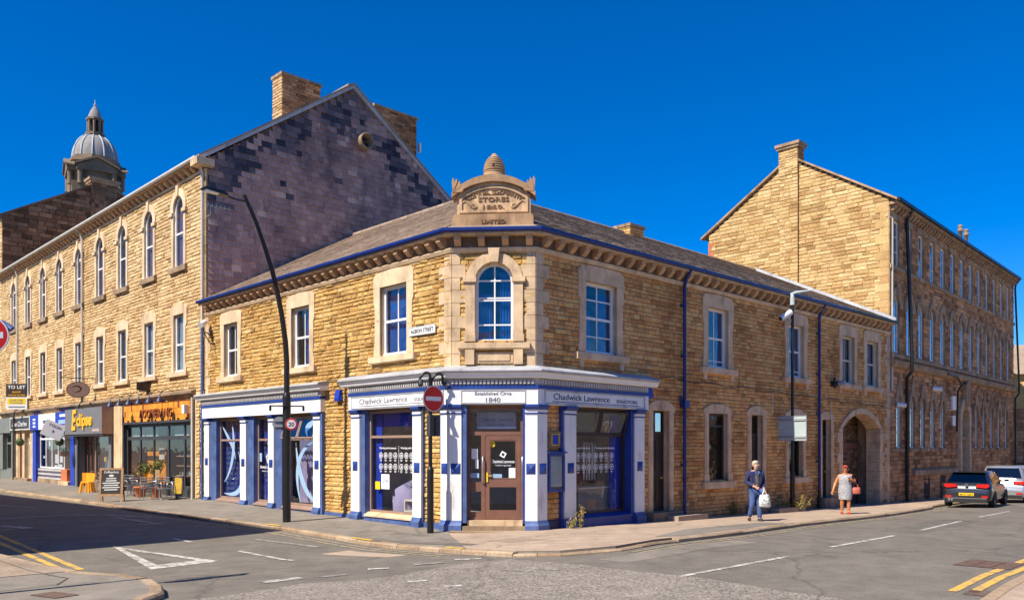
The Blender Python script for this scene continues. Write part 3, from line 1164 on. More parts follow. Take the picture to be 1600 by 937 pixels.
# ------------------------------------------------------------------ corner building
CB = thing('corner_building', (-.5, 21.5, 0), 'two-storey golden stone corner building with white pillared shopfronts and a carved roof tablet', 'building')
EAVE = 7.42
LW = [(1.90, 3.17), (7.07, 8.22), (12.10, 13.20)]
RW = [(1.97, 3.33), (8.06, 9.30), (13.48, 14.69), (18.02, 19.18), (20.40, 21.61)]
ZS, ZT = 4.78, 6.74
mb = MB()
coursed(mb, FL, lambda z: (0.02, 14.82), -.4, EAVE, [rect(6.2, 14.72, -1, 4.05), rect(1.12, 4.45, -1, 4.1)] + [rect(a, b_, ZS, ZT) for a, b_ in LW], 'gold_stone', 'mortar', bulge=(.008, .045), seed=11)
coursed(mb, FK, lambda z: (0.02, KL - .02), 4.0, EAVE, [arch(1.11, .5, 4.86, 6.46)], 'gold_stone', 'mortar', bulge=(.008, .035), seed=12)
R_OPEN = [rect(1.0, 4.5, -1, 4.1), rect(5.06, 5.9, -1, 3.27), rect(8.1, 9.25, 1.02, 3.27), rect(10.8, 11.6, -1, 3.29), rect(13.5, 14.6, 1.02, 3.29), rect(16.22, 17.0, -1, 3.25), arch(19.9, 1.85, -1, 2.95, .62)]
coursed(mb, FR_, lambda z: (0.02, 22.9), -.6, EAVE, R_OPEN + [rect(a, b_, ZS, ZT) for a, b_ in RW], 'brown_shade_stone', 'dark_mortar', hmin=.10, hmax=.155, bulge=(.004, .028), seed=13)
wall = mb.build('wall', CB)
for runs in (((FL, 0, 1, 4.26, 'dressed', .5, .28), (FK, 0, 1, 4.26, 'dressed', .36, .22)), ((FK, KL, -1, 4.26, 'dressed', .36, .22), (FR_, 0, 1, 4.26, 'dressed_grey', .5, .28)),
             ((FL, 14.8, -1, 4.2, 'dressed', .4, .25),), ((FR_, 22.9, -1, -.5, 'dressed_grey', .5, .3),)):
    mb = MB()
    for fr, s_, sg, z0_, m_, l_, sh_ in runs:
        quoins(mb, fr, s_, sg, z0_, 7.3, m_, l_, sh_)
    mb.build('quoin', CB)

for i, (a, b_) in enumerate(LW):
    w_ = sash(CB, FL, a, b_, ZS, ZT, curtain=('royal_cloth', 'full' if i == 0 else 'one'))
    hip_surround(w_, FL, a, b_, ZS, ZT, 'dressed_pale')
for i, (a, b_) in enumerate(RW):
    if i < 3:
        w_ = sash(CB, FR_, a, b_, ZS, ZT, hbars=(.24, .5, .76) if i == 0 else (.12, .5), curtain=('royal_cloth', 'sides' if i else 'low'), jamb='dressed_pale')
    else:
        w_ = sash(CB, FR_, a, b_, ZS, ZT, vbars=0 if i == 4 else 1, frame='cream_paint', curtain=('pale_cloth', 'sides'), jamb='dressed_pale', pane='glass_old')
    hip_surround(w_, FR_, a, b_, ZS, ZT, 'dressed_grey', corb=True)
# the arched window over the shop door
w_ = sash(CB, FK, .61, 1.61, 4.90, 6.96, rise=.5, hbars=(.22, .53, .56, .78), mid=.54, curtain=('royal_cloth', 'low'), jamb='dressed', fw=.075)
mb = MB()
out_ = [(.36, 4.9)] + arch_pts(1.11, .75, 6.46, .75, 16) + [(1.86, 4.9)]
in_ = [(.61, 4.9)] + arch_pts(1.11, .5, 6.46, .5, 16) + [(1.61, 4.9)]
ring(mb, FK, out_, in_, -.05, .07, 'dressed', closed=False)
for a in (.30, 1.57):
    fbox(mb, FK, a, a + .35, -.04, .12, 6.44, 6.56, 'dressed')
    fbox(mb, FK, a + .03, a + .32, -.04, .10, 4.9, 5.08, 'dressed')
fprism(mb, FK, [(1.0, 6.94), (.96, 7.30), (1.26, 7.30), (1.22, 6.94)], 0, .17, 'dressed')
mb.build('surround', w_)
mb = MB()
fextr(mb, FK, [(-.18, 4.89), (.16, 4.86), (.16, 4.72), (.12, 4.69), (-.05, 4.69)], .18, 2.04, 'dressed')
for a in (.36, 1.62):
    fbox(mb, FK, a, a + .24, 0, .14, 4.30, 4.686, 'dressed')
fbox(mb, FK, .62, 1.60, 0, .05, 4.34, 4.62, 'dressed')
fbox(mb, FK, .70, 1.52, .05, .075, 4.40, 4.56, 'dressed')
mb.build('sill', w_)

# eaves: string course, stone brackets, soffit, blue gutter
EP = [tuple(PLx + dL * 14.8), tuple(PLx), tuple(PRx), tuple(PRx + dR * 22.88)]
mb = MB()
sweep(mb, EP, [(-.05, 7.20), (.06, 7.22), (.10, 7.30), (.10, 7.33), (-.05, 7.33)], 'dressed')
sweep(mb, EP, [(-.05, 7.62), (.33, 7.62), (.33, 7.67), (-.05, 7.67)], 'dressed')
sweep(mb, EP, [(-.05, 7.331), (.03, 7.331), (.03, 7.62), (-.05, 7.62)], 'frieze_shade')  # bracket shadow put into the colour of the frieze
for fr, L_, st, s_0, m_ in ((FL, 14.8, .47, .25, 'bracket_stone'), (FK, KL, .62, .17, 'bracket_stone'), (FR_, 22.8, .50, .3, 'bracket_stone')):
    s = s_0
    while s < L_:
        fprism_pts = [(.0, 7.36), (.0, 7.615), (.27, 7.615), (.27, 7.5), (.18, 7.42), (.09, 7.36)]
        fextr(mb, fr, fprism_pts, s - .085, s + .085, m_)
        s += st
mb.build('cornice', CB)
mb = MB()
GP = [(.30, 7.675), (.40, 7.675), (.43, 7.71), (.43, 7.775), (.41, 7.775), (.39, 7.73), (.30, 7.73)]
sweep(mb, [tuple(PLx + dL * 14.8), tuple(PLx), tuple(PRx), tuple(PRx + dR * 18.2)], GP, 'gutter_blue')
sweep(mb, [tuple(PRx + dR * 18.22), tuple(PRx + dR * 22.88)], GP, 'black_metal')
mb.build('gutter', CB)
mb = MB()
for s_ in (6.6, 15.8):
    mb2 = MB()
    c = lambda z, d=.12: FR_.p(s_, d, z)
    mb2.tube([FR_.p(s_, .36, 7.68), c(7.45, .2), c(7.2), c(.5)], .055, 'gutter_blue', 10)
    mb2.tube([c(.5), c(-.4)], .06, 'black_metal' if s_ > 10 else 'gutter_blue', 10)
    for z in (6.6, 5.0, 3.45, 1.6):
        fbox(mb2, FR_, s_ - .09, s_ + .09, .02, .13, z - .03, z + .03, 'gutter_blue')
    if s_ < 10:
        fbox(mb2, FR_, s_ - .13, s_ + .13, .03, .22, 3.4, 3.62, 'gutter_blue')
        mb2.tube([FR_.p(s_ - .16, .1, 3.75), FR_.p(s_ - .16, .1, 3.5), c(3.4)], .03, 'gutter_blue')
    mb2.build('drainpipe', CB)

# roof: two slated wings meeting in a hip behind the tablet
ZE, OV = 7.77, .36
VP_ = PLx - dL * 1.617
def AB(a, b_, z):            # plan coordinates from the overhanging virtual corner
    q = VP_ + nL * OV + nR * OV + dL * a + dR * b_
    return Vector((q.x, q.y, z))
SLL, SLR = .538, .477
TL = [(1.75, 0), (16.79, 0), (16.79, 6.95), (7.84, 6.95), (2.594, 2.3)]
TR = [(1.55, 0), (24.7, 0), (24.7, 6.95), (7.0, 6.95), (6.95, 7.84), (2.3, 2.594)]
mb = MB()
cl_, cr_ = math.sqrt(1 + SLL ** 2), math.sqrt(1 + SLR ** 2)
dL3, dR3 = Vector((dL.x, dL.y, 0)), Vector((dR.x, dR.y, 0))
slates(mb, AB(0, 0, ZE), dL3, (dR3 + Vector((0, 0, SLL))).normalized(), [(a, b_ * cl_) for a, b_ in TL], 'roof_slate', .21, .28, seed=21)
slates(mb, AB(0, 0, ZE), dR3, (dL3 + Vector((0, 0, SLR))).normalized(), [(b_, a * cr_) for b_, a in TR], 'roof_slate', .21, .28, seed=22)
mb.poly([AB(a, b_, ZE + SLL * b_ - .015) for a, b_ in TL], 'roof_slate')
mb.poly([AB(a, b_, ZE + SLR * a - .015) for b_, a in TR], 'roof_slate')
mb.poly([AB(1.75, 0, ZE), AB(0, 1.55, ZE), AB(2.594, 2.3, ZE + SLL * 2.3)], 'roof_slate')
zl, zr = ZE + SLL * 6.95, ZE + SLR * 6.95
mb.poly([AB(7.84, 6.95, zl), AB(16.79, 6.95, zl), AB(16.79, 12, zl - SLL * 5.05), AB(7.84, 12, zl - SLL * 5.05)], 'roof_slate')
mb.poly([AB(6.95, 7.0, zr), AB(6.95, 24.7, zr), AB(12, 24.7, zr - SLR * 5.05), AB(12, 7.0, zr - SLR * 5.05)], 'roof_slate')
roof = mb.build('roof', CB)
for p, q in ((AB(7.84, 6.95, zl), AB(16.79, 6.95, zl)), (AB(6.95, 7.0, zr), AB(6.95, 24.7, zr)), (AB(2.594, 2.3, ZE + SLL * 2.3), AB(7.84, 6.95, zl))):
    mb = MB()
    n_ = int((q - p).length / .45)
    for k in range(n_):
        a, b_ = p.lerp(q, k / n_), p.lerp(q, (k + .96) / n_)
        mb.tube([a, b_], .10, 'roof_slate', 8)
    mb.build('ridge_tile', roof)
mb = MB()                                  # lead flashing against the mill and the slate gable
p, q = AB(0, 24.55, ZE + .03), AB(6.95, 24.55, zr + .03)
for k in range(9):
    a, b_ = p.lerp(q, k / 9), p.lerp(q, (k + 1) / 9)
    up = Vector((0, 0, .14))
    off = Vector((nL.x, nL.y, 0)) * .02
    w0 = Vector((dR.x, dR.y, 0)) * -.16
    mb.poly([a, b_, b_ + up, a + up], 'grey_lead')
    mb.poly([a + w0, b_ + w0, b_ + Vector((0, 0, .03)), a + Vector((0, 0, .03))], 'grey_lead')
mb.build('flashing', roof)
mb = MB()
c0 = PRx + dR * 12.0 - nR * 6.2
fc = Fr(c0, dR, nR)
coursed(mb, fc, lambda z: (0, .95), 10.2, 11.3, [], 'brown_shade_stone', 'dark_mortar', seed=31)  # shade-toned copy of the stone on the face turned from the sun
coursed(mb, Fr(c0 - nR * .8, nR, -dR), lambda z: (0, .8), 10.2, 11.3, [], 'gold_stone', 'mortar', seed=32)
fbox(mb, fc, .0, .95, -.8, -.03, 10.2, 11.3, 'mortar')
fbox(mb, fc, -.05, 1.0, -.85, .05, 11.3, 11.42, 'dressed_sooty')
mb.build('chimney', roof)

# carved tablet over the corner
mb = MB()
tz = 8.14
fprism(mb, FK, [(.05, 7.80), (2.14, 7.80), (2.14, 8.08), (2.08, 8.14), (.11, 8.14), (.05, 8.08)], -.28, .28, 'carved_brown')
body = [(.16, tz)] + arch_pts(1.11, .95, 8.64, .34, 14) + [(2.06, tz)]
fprism(mb, FK, body, -.2, .17, 'carved')
cap_o = arch_pts(1.11, 1.08, 8.70, .46, 18)
cap_i = arch_pts(1.11, 1.08, 8.58, .40, 18)
ring(mb, FK, cap_o, cap_i, -.26, .29, 'carved_brown', closed=False)
fr_o = [(.22, 8.2)] + arch_pts(1.11, .89, 8.56, .31, 14) + [(2.0, 8.2)]
fr_i = [(.29, 8.26)] + arch_pts(1.11, .82, 8.55, .28, 14) + [(1.93, 8.26)]
ring(mb, FK, fr_o, fr_i, .16, .21, 'carved')
ped = mb.build('pediment', CB)
mb = MB()
txt = "INDUSTRIAL CO-OPERATIVE"
Rr = (.80 ** 2 + .25 ** 2) / (2 * .25)
for i, ch in enumerate(txt):
    if ch == ' ':
        continue
    t = (i - (len(txt) - 1) / 2) / (len(txt) - 1) * 1.52
    a = t / Rr
    text(FK, 1.11 + Rr * math.sin(a), 8.69 - Rr + Rr * math.cos(a), ch, .145, 'carved_dark', None, d=.172, depth=.02, tilt=-a, mb=mb, bold=.002)
text(FK, 1.11, 8.49, "STORES", .155, 'carved_dark', None, d=.172, depth=.022, width=.80, mb=mb, bold=.014)
text(FK, 1.11, 8.29, "1869.", .155, 'carved_dark', None, d=.172, depth=.022, width=.56, mb=mb, bold=.014)
text(FK, 1.11, 7.90, "LIMITED", .135, 'carved_dark', None, d=.282, depth=.02, width=.62, mb=mb, bold=.014)
mb.build('lettering', ped)
mb = MB()
for sg in (-1, 1):
    P = []
    for k in range(30):
        t = k / 29
        P.append(FK.p(1.11 + sg * (.80 - .36 * t + .02 * math.sin(6 * t)), .18, 8.44 + .09 * math.sin(t * 5.2 + .6) - .03))
    mb.tube(P, .018, 'carved', 6)
    P = [FK.p(1.11 + sg * (.52 + .075 * (1 - t) * math.cos(t * 9)), .185, 8.36 + .075 * (1 - t) * math.sin(t * 9)) for t in [k / 24 for k in range(22)]]
    mb.tube(P, .02, 'carved', 6)
mb.tube([FK.p(.86, .178, 8.665), FK.p(1.36, .178, 8.665)], .009, 'carved_dark', 6)
mb.build('scroll', ped)
mb = MB()
bc = FK.p(1.11, -.02, 0)
prof = [(.29, 9.12), (.29, 9.22), (.275, 9.24)]
for k, r_ in enumerate((.285, .285, .275, .262, .24, .205, .155)):
    z = 9.24 + k * .065
    prof += [(r_ - .035, z), (r_, z + .015), (r_, z + .045), (r_ - .035, z + .06)]
prof += [(.10, 9.70), (.075, 9.74), (.05, 9.775), (.02, 9.785)]
mb.lathe(bc, prof, 'carved_brown', 24)
fbox(mb, FK, 1.085, 1.135, .2, .263, 9.36, 9.44, 'room_dark')
mb.build('beehive', ped)
for sg, a in ((-1, .06), (1, 2.16)):
    mb = MB()
    for k in range(6):
        an = rad(2 + k * 15)
        L_ = .40 - .022 * k
        dx, dz = -sg * math.sin(an), math.cos(an)
        px, pz = dz, -dx
        w = .036
        fprism(mb, FK, [(a, 8.70), (a + dx * L_ * .8 + px * w, 8.70 + dz * L_ * .8 + pz * w), (a + dx * L_, 8.70 + dz * L_), (a + dx * L_ * .8 - px * w, 8.70 + dz * L_ * .8 - pz * w)], .12, .27 + .02 * (k % 2) + .002 * k, 'carved_brown')
    mb.build('acroterion', ped)


# ------------------------------------------------------------------ shopfronts of the corner building
def W2(fr, s, d=0):
    q = fr.p(s, d, 0)
    return (q.x, q.y)


def pilaster(parent, path, faces, zb, mat='pillar_white'):
    """faces: (frame, s centre) that carry a blue diamond block"""
    mb = MB()
    sweep(mb, path, [(-.1, .26), (.15, .26), (.15, 3.02), (-.1, 3.02)], mat)
    sweep(mb, path, [(-.1, zb), (.23, zb), (.23, .14), (.19, .2), (.17, .262), (-.1, .262)], 'blue_pale')
    sweep(mb, path, [(-.1, 3.022), (.175, 3.022), (.175, 3.05), (-.1, 3.05)], 'blue_paint')
    sweep(mb, path, [(-.1, 3.052), (.16, 3.052), (.165, 3.13), (-.1, 3.13)], mat)
    sweep(mb, path, [(-.1, 3.132), (.18, 3.132), (.24, 3.2), (.24, 3.255), (-.1, 3.255)], 'blue_paint')
    for fr, s, hw in faces:
        V = [fr.p(s - hw, .152, 1.46), fr.p(s + hw, .152, 1.46), fr.p(s + hw, .152, 1.74), fr.p(s - hw, .152, 1.74), fr.p(s, .215, 1.6)]
        mb.add(V, [(0, 1, 4), (1, 2, 4), (2, 3, 4), (3, 0, 4)], 'blue_paint')
    return mb.build('pilaster', parent)


def glazed(parent, fr, s0, s1, z0, z1, dep, frame, trans=None, mull=(), fw=.06, pane='glass_shop', name='window_frame', thick=.07):
    mb = MB()
    ring(mb, fr, outline(s0, s1, z0, z1), outline(s0, s1, z0, z1, 0, fw), -dep - thick, -dep, frame)
    if trans:
        for t in (trans if isinstance(trans, (list, tuple)) else [trans]):
            fbox(mb, fr, s0 + fw * .8, s1 - fw * .8, -dep - thick + .003, -dep - .003, t - fw * .6, t + fw * .6, frame)
    for m_ in mull:
        a, za, zb_ = m_ if isinstance(m_, tuple) else (m_, z0 + fw * .8, z1 - fw * .8)
        fbox(mb, fr, a - fw * .5, a + fw * .5, -dep - thick + .006, -dep - .006, za, zb_, frame)
    w = mb.build(name, parent)
    mb = MB()
    mb.poly([fr.p(a, -dep - thick * .5, z) for a, z in outline(s0, s1, z0, z1, 0, fw * .5)], pane)
    mb.build('pane', w)
    return w


def entablature(parent, path, cpath, z_f0=3.262, z_f1=3.66, top=4.24, fmat='pillar_white'):
    mb = MB()
    sweep(mb, path, [(-.1, z_f0), (.19, z_f0), (.19, z_f1), (-.1, z_f1)], fmat)
    mb.build('fascia', parent)
    mb = MB()
    sweep(mb, path, [(-.1, z_f1 + .002), (.21, z_f1 + .002), (.21, z_f1 + .10), (-.1, z_f1 + .10)], 'blue_paint')
    sweep(mb, path, [(-.1, z_f1 + .102), (.18, z_f1 + .102), (.18, z_f1 + .27), (-.1, z_f1 + .27)], 'cornice_grey')
    z = z_f1 + .272
    sweep(mb, cpath, [(-.1, z), (.30, z), (.33, z + .03), (.36, z + .11), (.40, z + .13), (-.1, z + .14)], 'white_paint')
    sweep(mb, cpath, [(-.1, z + .142), (.40, z + .132), (.43, z + .17), (.43, z + .20), (.36, z + .24), (-.05, top + .06)], 'grey_lead')
    cor = mb.build('cornice', parent)
    return cor


def dentils(parent, fr, s0, s1, z0, z1, step=.1, w=.055):
    mb = MB()
    n = int((s1 - s0) / step)
    for i in range(n):
        a = s0 + (i + .5) * (s1 - s0) / n
        fbox(mb, fr, a - w / 2, a + w / 2, .15, .25, z0, z1, 'cornice_grey')
    mb.build('dentil', parent)


SF = MB()
# wall behind the fascia, floor slabs and room of the corner shop
sweep(SF, [W2(FL, 4.5), W2(FL, 0), W2(FR_, 0), W2(FR_, 4.55)], [(-.3, 3.22), (-.02, 3.22), (-.02, 4.15), (-.3, 4.15)], 'dark_mortar')
shop = SF.build('shopfront', CB)
pilaster(shop, [W2(FL, 4.49), W2(FL, 4.05)], [(FL, 4.27, .13)], -.12)
pilaster(shop, [W2(FL, 1.49), W2(FL, 1.12)], [(FL, 1.30, .13)], -.12)
pilaster(shop, [W2(FL, .28), W2(FL, 0), W2(FK, .27)], [(FL, .13, .12), (FK, .12, .13)], -.12)
pilaster(shop, [W2(FK, KL - .25), W2(FR_, 0), W2(FR_, .30)], [(FK, KL - .10, .12), (FR_, .14, .13)], -.12)
pilaster(shop, [W2(FR_, .99), W2(FR_, 1.44)], [(FR_, 1.22, .13)], -.12)
pilaster(shop, [W2(FR_, 4.03), W2(FR_, 4.48)], [(FR_, 4.26, .13)], -.2)
ent = [W2(FL, 4.56), W2(FL, 0), W2(FR_, 0), W2(FR_, 4.62)]
entc = [W2(FL, 4.80), W2(FL, 0), W2(FR_, 0), W2(FR_, 4.90)]
entablature(shop, ent, entc)
dentils(shop, FL, 0, 4.5, 3.79, 3.90)
dentils(shop, FK, .0, KL, 3.79, 3.90)
dentils(shop, FR_, 0, 4.55, 3.79, 3.90)
mb = MB()                                  # sign panels with raised edging
for fr, a, b_ in ((FL, .42, 4.42), (FK, .26, 1.94), (FR_, .16, 4.42)):
    ring(mb, fr, outline(a, b_, 3.285, 3.64), outline(a, b_, 3.285, 3.64, 0, .025), .19, .205, 'grey_lead')
for s_ in (.30, .12):
    fbox(mb, FL, s_ - .03, s_ + .03, .19, .22, 3.28, 3.65, 'grey_lead')
mb.build('sign_panel', shop)
mb = MB()
text(FL, 3.98, 3.41, "Chadwick Lawrence", .23, 'letter_grey', None, d=.192, width=2.32, xsign=-1, align='L', mb=mb)
text(FL, 1.35, 3.41, "SOLICITORS", .125, 'letter_grey', None, d=.192, width=.9, xsign=-1, align='L', mb=mb, bold=.01)
fbox(mb, FL, .5, 4.0, .19, .198, 3.345, 3.36, 'letter_grey')
text(FK, 1.10, 3.505, "Established Circa", .115, 'letter_grey', None, d=.192, width=.95, mb=mb, bold=.012)
text(FK, 1.10, 3.325, "1840", .16, 'letter_grey', None, d=.192, width=.38, mb=mb, bold=.014)
text(FR_, .50, 3.41, "Chadwick Lawrence", .23, 'letter_navy', None, d=.192, width=2.3, align='L', mb=mb)
text(FR_, 3.12, 3.41, "SOLICITORS", .125, 'letter_navy', None, d=.192, width=.95, align='L', mb=mb, bold=.01)
fbox(mb, FR_, .45, 4.15, .19, .198, 3.345, 3.36, 'letter_navy')
mb.build('lettering', shop)

# blue reveals and stall risers
mb = MB()
fbox(mb, FL, 3.90, 4.048, -.34, .06, .1, 3.24, 'blue_pale')
fbox(mb, FL, 1.10, 1.118, -.05, .10, .1, 3.24, 'blue_pale')
fbox(mb, FL, .285, .34, -.02, .13, 1.9, 3.24, 'blue_paint')
fbox(mb, FL, 1.492, 3.90, -.34, .05, -.3, .14, 'blue_pale')
fbox(mb, FL, 1.60, 3.80, -.34, .16, -.3, .10, 'blue_pale')
fextr(mb, FL, [(-.32, .142), (.10, .142), (.10, .18), (-.05, .26), (-.32, .29)], 1.492, 3.90, 'dressed')
fbox(mb, FK, .272, .40, -.2, .12, .2, 3.24, 'blue_pale')
fbox(mb, FK, 1.86, 1.92, -.2, .12, .2, 3.24, 'blue_paint')
fbox(mb, FR_, 1.442, 1.50, -.30, .10, .0, 3.24, 'blue_paint')
fbox(mb, FR_, 3.90, 4.028, -.34, .10, .0, 3.24, 'blue_paint')
fbox(mb, FR_, 1.45, 4.02, -.34, .12, -.35, .18, 'blue_paint')
fextr(mb, FR_, [(-.32, .182), (.16, .182), (.16, .22), (-.05, .30), (-.32, .32)], 1.50, 3.90, 'blue_paint')
fbox(mb, FR_, .90, .985, -.05, .10, .0, 3.24, 'blue_paint')
mb.build('reveal', shop)
mb = MB()
sweep(mb, [W2(FL, 6.1), W2(FL, 4.6)], [(-.02, -.3), (.07, -.3), (.07, .13), (-.02, .16)], 'blue_pale')
sweep(mb, [W2(FL, 1.1), W2(FL, .3)], [(-.02, -.3), (.07, -.3), (.07, .13), (-.02, .16)], 'blue_pale')
sweep(mb, [W2(FR_, .3), W2(FR_, .98)], [(-.02, -.3), (.06, -.3), (.06, .23), (-.02, .26)], 'navy')
mb.build('plinth', shop)
w1 = glazed(shop, FL, 1.50, 3.90, .27, 3.2, .12, 'bronze_frame', 2.46)
w2 = glazed(shop, FR_, 1.50, 3.90, .31, 3.2, .14, 'dark_wood', 2.50, [(2.66, 2.5, 3.16)], pane='glass_shop')
mb = MB()                                  # two hopper lights tipped out
for a, b_ in ((1.56, 2.62), (2.70, 3.84)):
    lo, hi = 2.55, 3.14
    V = [FR_.p(a, -.10, lo), FR_.p(b_, -.10, lo), FR_.p(b_, .03, hi), FR_.p(a, .03, hi)]
    for (i, j) in ((0, 1), (1, 2), (2, 3), (3, 0)):
        mb.tube([V[i], V[j]], .03, 'dark_wood', 4)
    mb.poly(V, 'glass_upper')
mb.build('hopper', w2)

# window graphics
def graphics(parent, fr, a0, sx, d, n_rows=2):
    mb = MB()
    for r_i, z in enumerate((1.92, 1.60)):
        for k in range(8):
            a = a0 + sx * (.12 + k * .235 + (.05 if k > 3 else 0))
            o_ = [(a + .088 * math.cos(t * math.pi / 8), z + .088 * math.sin(t * math.pi / 8)) for t in range(16)]
            i_ = [(a + .070 * math.cos(t * math.pi / 8), z + .070 * math.sin(t * math.pi / 8)) for t in range(16)]
            ring(mb, fr, o_, i_, d, d + .003, 'decal_white')
            q = (k * 3 + r_i * 5) % 4
            if q == 0:
                fbox(mb, fr, a - .03, a + .03, d, d + .003, z - .035, z + .03, 'decal_white')
            elif q == 1:
                fprism(mb, fr, [(a - .04, z - .03), (a + .04, z - .03), (a, z + .045)], d, d + .003, 'decal_white')
            elif q == 2:
                fbox(mb, fr, a - .012, a + .012, d, d + .003, z - .04, z + .04, 'decal_white')
                fbox(mb, fr, a - .04, a + .04, d, d + .003, z + .0, z + .02, 'decal_white')
            else:
                fprism(mb, fr, [(a + .04 * math.cos(t), z + .04 * math.sin(t)) for t in [j * math.pi / 4 for j in range(8)]], d, d + .003, 'decal_white')
            fbox(mb, fr, a - .055, a + .055, d, d + .003, z - .135, z - .122, 'decal_white')
            fbox(mb, fr, a - .035, a + .035, d, d + .003, z - .16, z - .148, 'decal_white')
    fbox(mb, fr, min(a0 + sx * .985, a0 + sx * .995), max(a0 + sx * .985, a0 + sx * .995), d, d + .003, 1.45, 2.2, 'decal_white')
    text(fr, a0 + sx * .05, 2.11, "Working with businesses", .08, 'decal_white', None, d=d, depth=.003, width=.82, xsign=sx, align='L', mb=mb, bold=.01)
    text(fr, a0 + sx * 1.08, 2.11, "Working with individuals", .08, 'decal_white', None, d=d, depth=.003, width=.86, xsign=sx, align='L', mb=mb, bold=.01)
    mb.build('window_graphic', parent)


graphics(w1, FL, 3.50, -1, -.148)
graphics(w2, FR_, 1.52, 1, -.17)
mb = MB()
fbox(mb, FL, 3.42, 3.66, -.148, -.145, .93, 1.16, 'yellow_label')
mb.build('notice', w1)
mb = MB()
fbox(mb, FL, 2.96, 3.36, -.148, -.145, .95, 1.38, 'decal_white')
text(FL, 3.16, 1.12, "24", .2, 'letter_grey', None, d=-.145, depth=.002, width=.26, xsign=-1, mb=mb)
mb.build('notice', w1)
mb = MB()
fbox(mb, FL, 3.48, 3.76, -.30, -.26, .30, 3.1, 'royal')
fbox(mb, FL, 1.55, 3.84, -.32, -.30, 2.75, 3.15, 'royal')
mb.build('blind', w1)
mb = MB()
fbox(mb, FR_, 3.42, 3.82, -.32, -.28, .34, 3.1, 'royal')
for k in range(5):
    fbox(mb, FR_, 2.75 + k * .12, 2.82 + k * .12, -.75, -.74, 1.2, 2.3, 'cream_paint')
mb.build('blind', w2)

# brown entrance
mb = MB()
P0 = .27
ring(mb, FK, outline(.40, 1.86, P0, 3.22), outline(.40, 1.86, P0, 3.22, 0, .07), -.20, -.08, 'brown_wood')
fbox(mb, FK, .46, 1.80, -.195, -.075, 2.47, 2.57, 'brown_wood')
fbox(mb, FK, .76, .86, -.19, -.07, P0, 2.475, 'brown_wood')
fbox(mb, FK, .46, .77, -.18, -.10, P0, .47, 'brown_wood')
fbox(mb, FK, .46, .77, -.18, -.10, 1.0, 1.25, 'brown_wood')
door_fr = mb.build('door_frame', shop)
mb = MB()
mb.poly([FK.p(a, -.14, z) for a, z in outline(.44, 1.84, .3, 3.2)], 'glass_shop')
mb.build('pane', door_fr)
mb = MB()
ring(mb, FK, outline(.87, 1.79, .29, 2.46), outline(.87, 1.79, .29, 2.46, 0, .11), -.13, -.075, 'brown_wood')
fbox(mb, FK, .97, 1.69, -.128, -.077, 1.12, 1.33, 'brown_wood')
fbox(mb, FK, .97, 1.69, -.128, -.077, .38, .52, 'brown_wood')
ring(mb, FK, outline(.985, 1.675, 1.34, 2.34), outline(.985, 1.675, 1.34, 2.34, 0, .02), -.13, -.07, 'brown_wood')
door = mb.build('door', shop)
for a in (.81, 1.84):
    mb = MB()
    mb.tube([FK.p(a, -.06, 1.22), FK.p(a, .0, 1.26), FK.p(a, .0, 1.88), FK.p(a, -.06, 1.92)], .018, 'silver', 8)
    mb.build('handle', door)
mb = MB()
fbox(mb, FK, .90, .94, -.075, -.05, 1.25, 1.50, 'yellow_label')
mb.tube([FK.p(.92, -.03, 1.42), FK.p(1.05, -.03, 1.41)], .012, 'yellow_label', 6)
mb.build('handle', door)
mb = MB()
text(FK, 1.33, 1.75, "Chadwick Lawrence", .11, 'decal_white', None, d=-.137, depth=.003, width=.60, mb=mb, bold=.014)
text(FK, 1.33, 1.67, "Yorkshire's Legal People", .055, 'decal_white', None, d=-.137, depth=.003, width=.42, mb=mb)
ring(mb, FK, [(1.33 + .1 * math.cos(rad(15 + 90 * k)), 1.97 + .1 * math.sin(rad(15 + 90 * k))) for k in range(4)], [(1.33 + .05 * math.cos(rad(15 + 90 * k)), 1.97 + .05 * math.sin(rad(15 + 90 * k))) for k in range(4)], -.137, -.134, 'decal_white')
mb.build('lettering', door)
for a, b_, z0_, z1_, m_ in ((1.48, 1.66, 1.36, 1.62, 'decal_white'), (1.0, 1.30, 1.36, 1.46, 'decal_pale'), (.50, .66, 1.85, 2.12, 'decal_white'), (.60, .68, 1.60, 1.84, 'decal_white'), (.46, .70, 1.36, 1.48, 'decal_pale')):
    mb = MB()
    fbox(mb, FK, a, b_, -.137, -.134, z0_, z1_, m_)
    mb.build('notice', door)
mb = MB()
fprism(mb, FK, [(1.04 + .085 * math.cos(t * math.pi / 6), 2.24 + .085 * math.sin(t * math.pi / 6)) for t in range(12)], -.137, -.134, 'yellow_label')
mb.build('notice', door)
mb = MB()
fbox(mb, FK, .62, 1.66, -.30, -.28, 2.64, 3.08, 'grey_lead')
fbox(mb, FK, .62, 1.66, -.28, -.276, 2.64, 2.70, 'decal_white')
text(FK, 1.14, 2.84, "Chadwick Lawrence", .13, 'letter_grey', None, d=-.278, depth=.003, width=.90, mb=mb)
text(FK, 1.14, 2.72, "SOLICITORS", .07, 'letter_grey', None, d=-.278, depth=.003, width=.4, mb=mb)
mb.build('sign_panel', door_fr)
mb = MB()
fbox(mb, FK, .30, 1.92, -.3, .20, -.2, .12, 'ledge_stone')
fbox(mb, FK, .41, 1.85, -.3, .06, .122, .265, 'dressed')
fbox(mb, FK, .0, 2.1, .2, .62, -.2, .015, 'ledge_stone')
mb.build('step', shop)
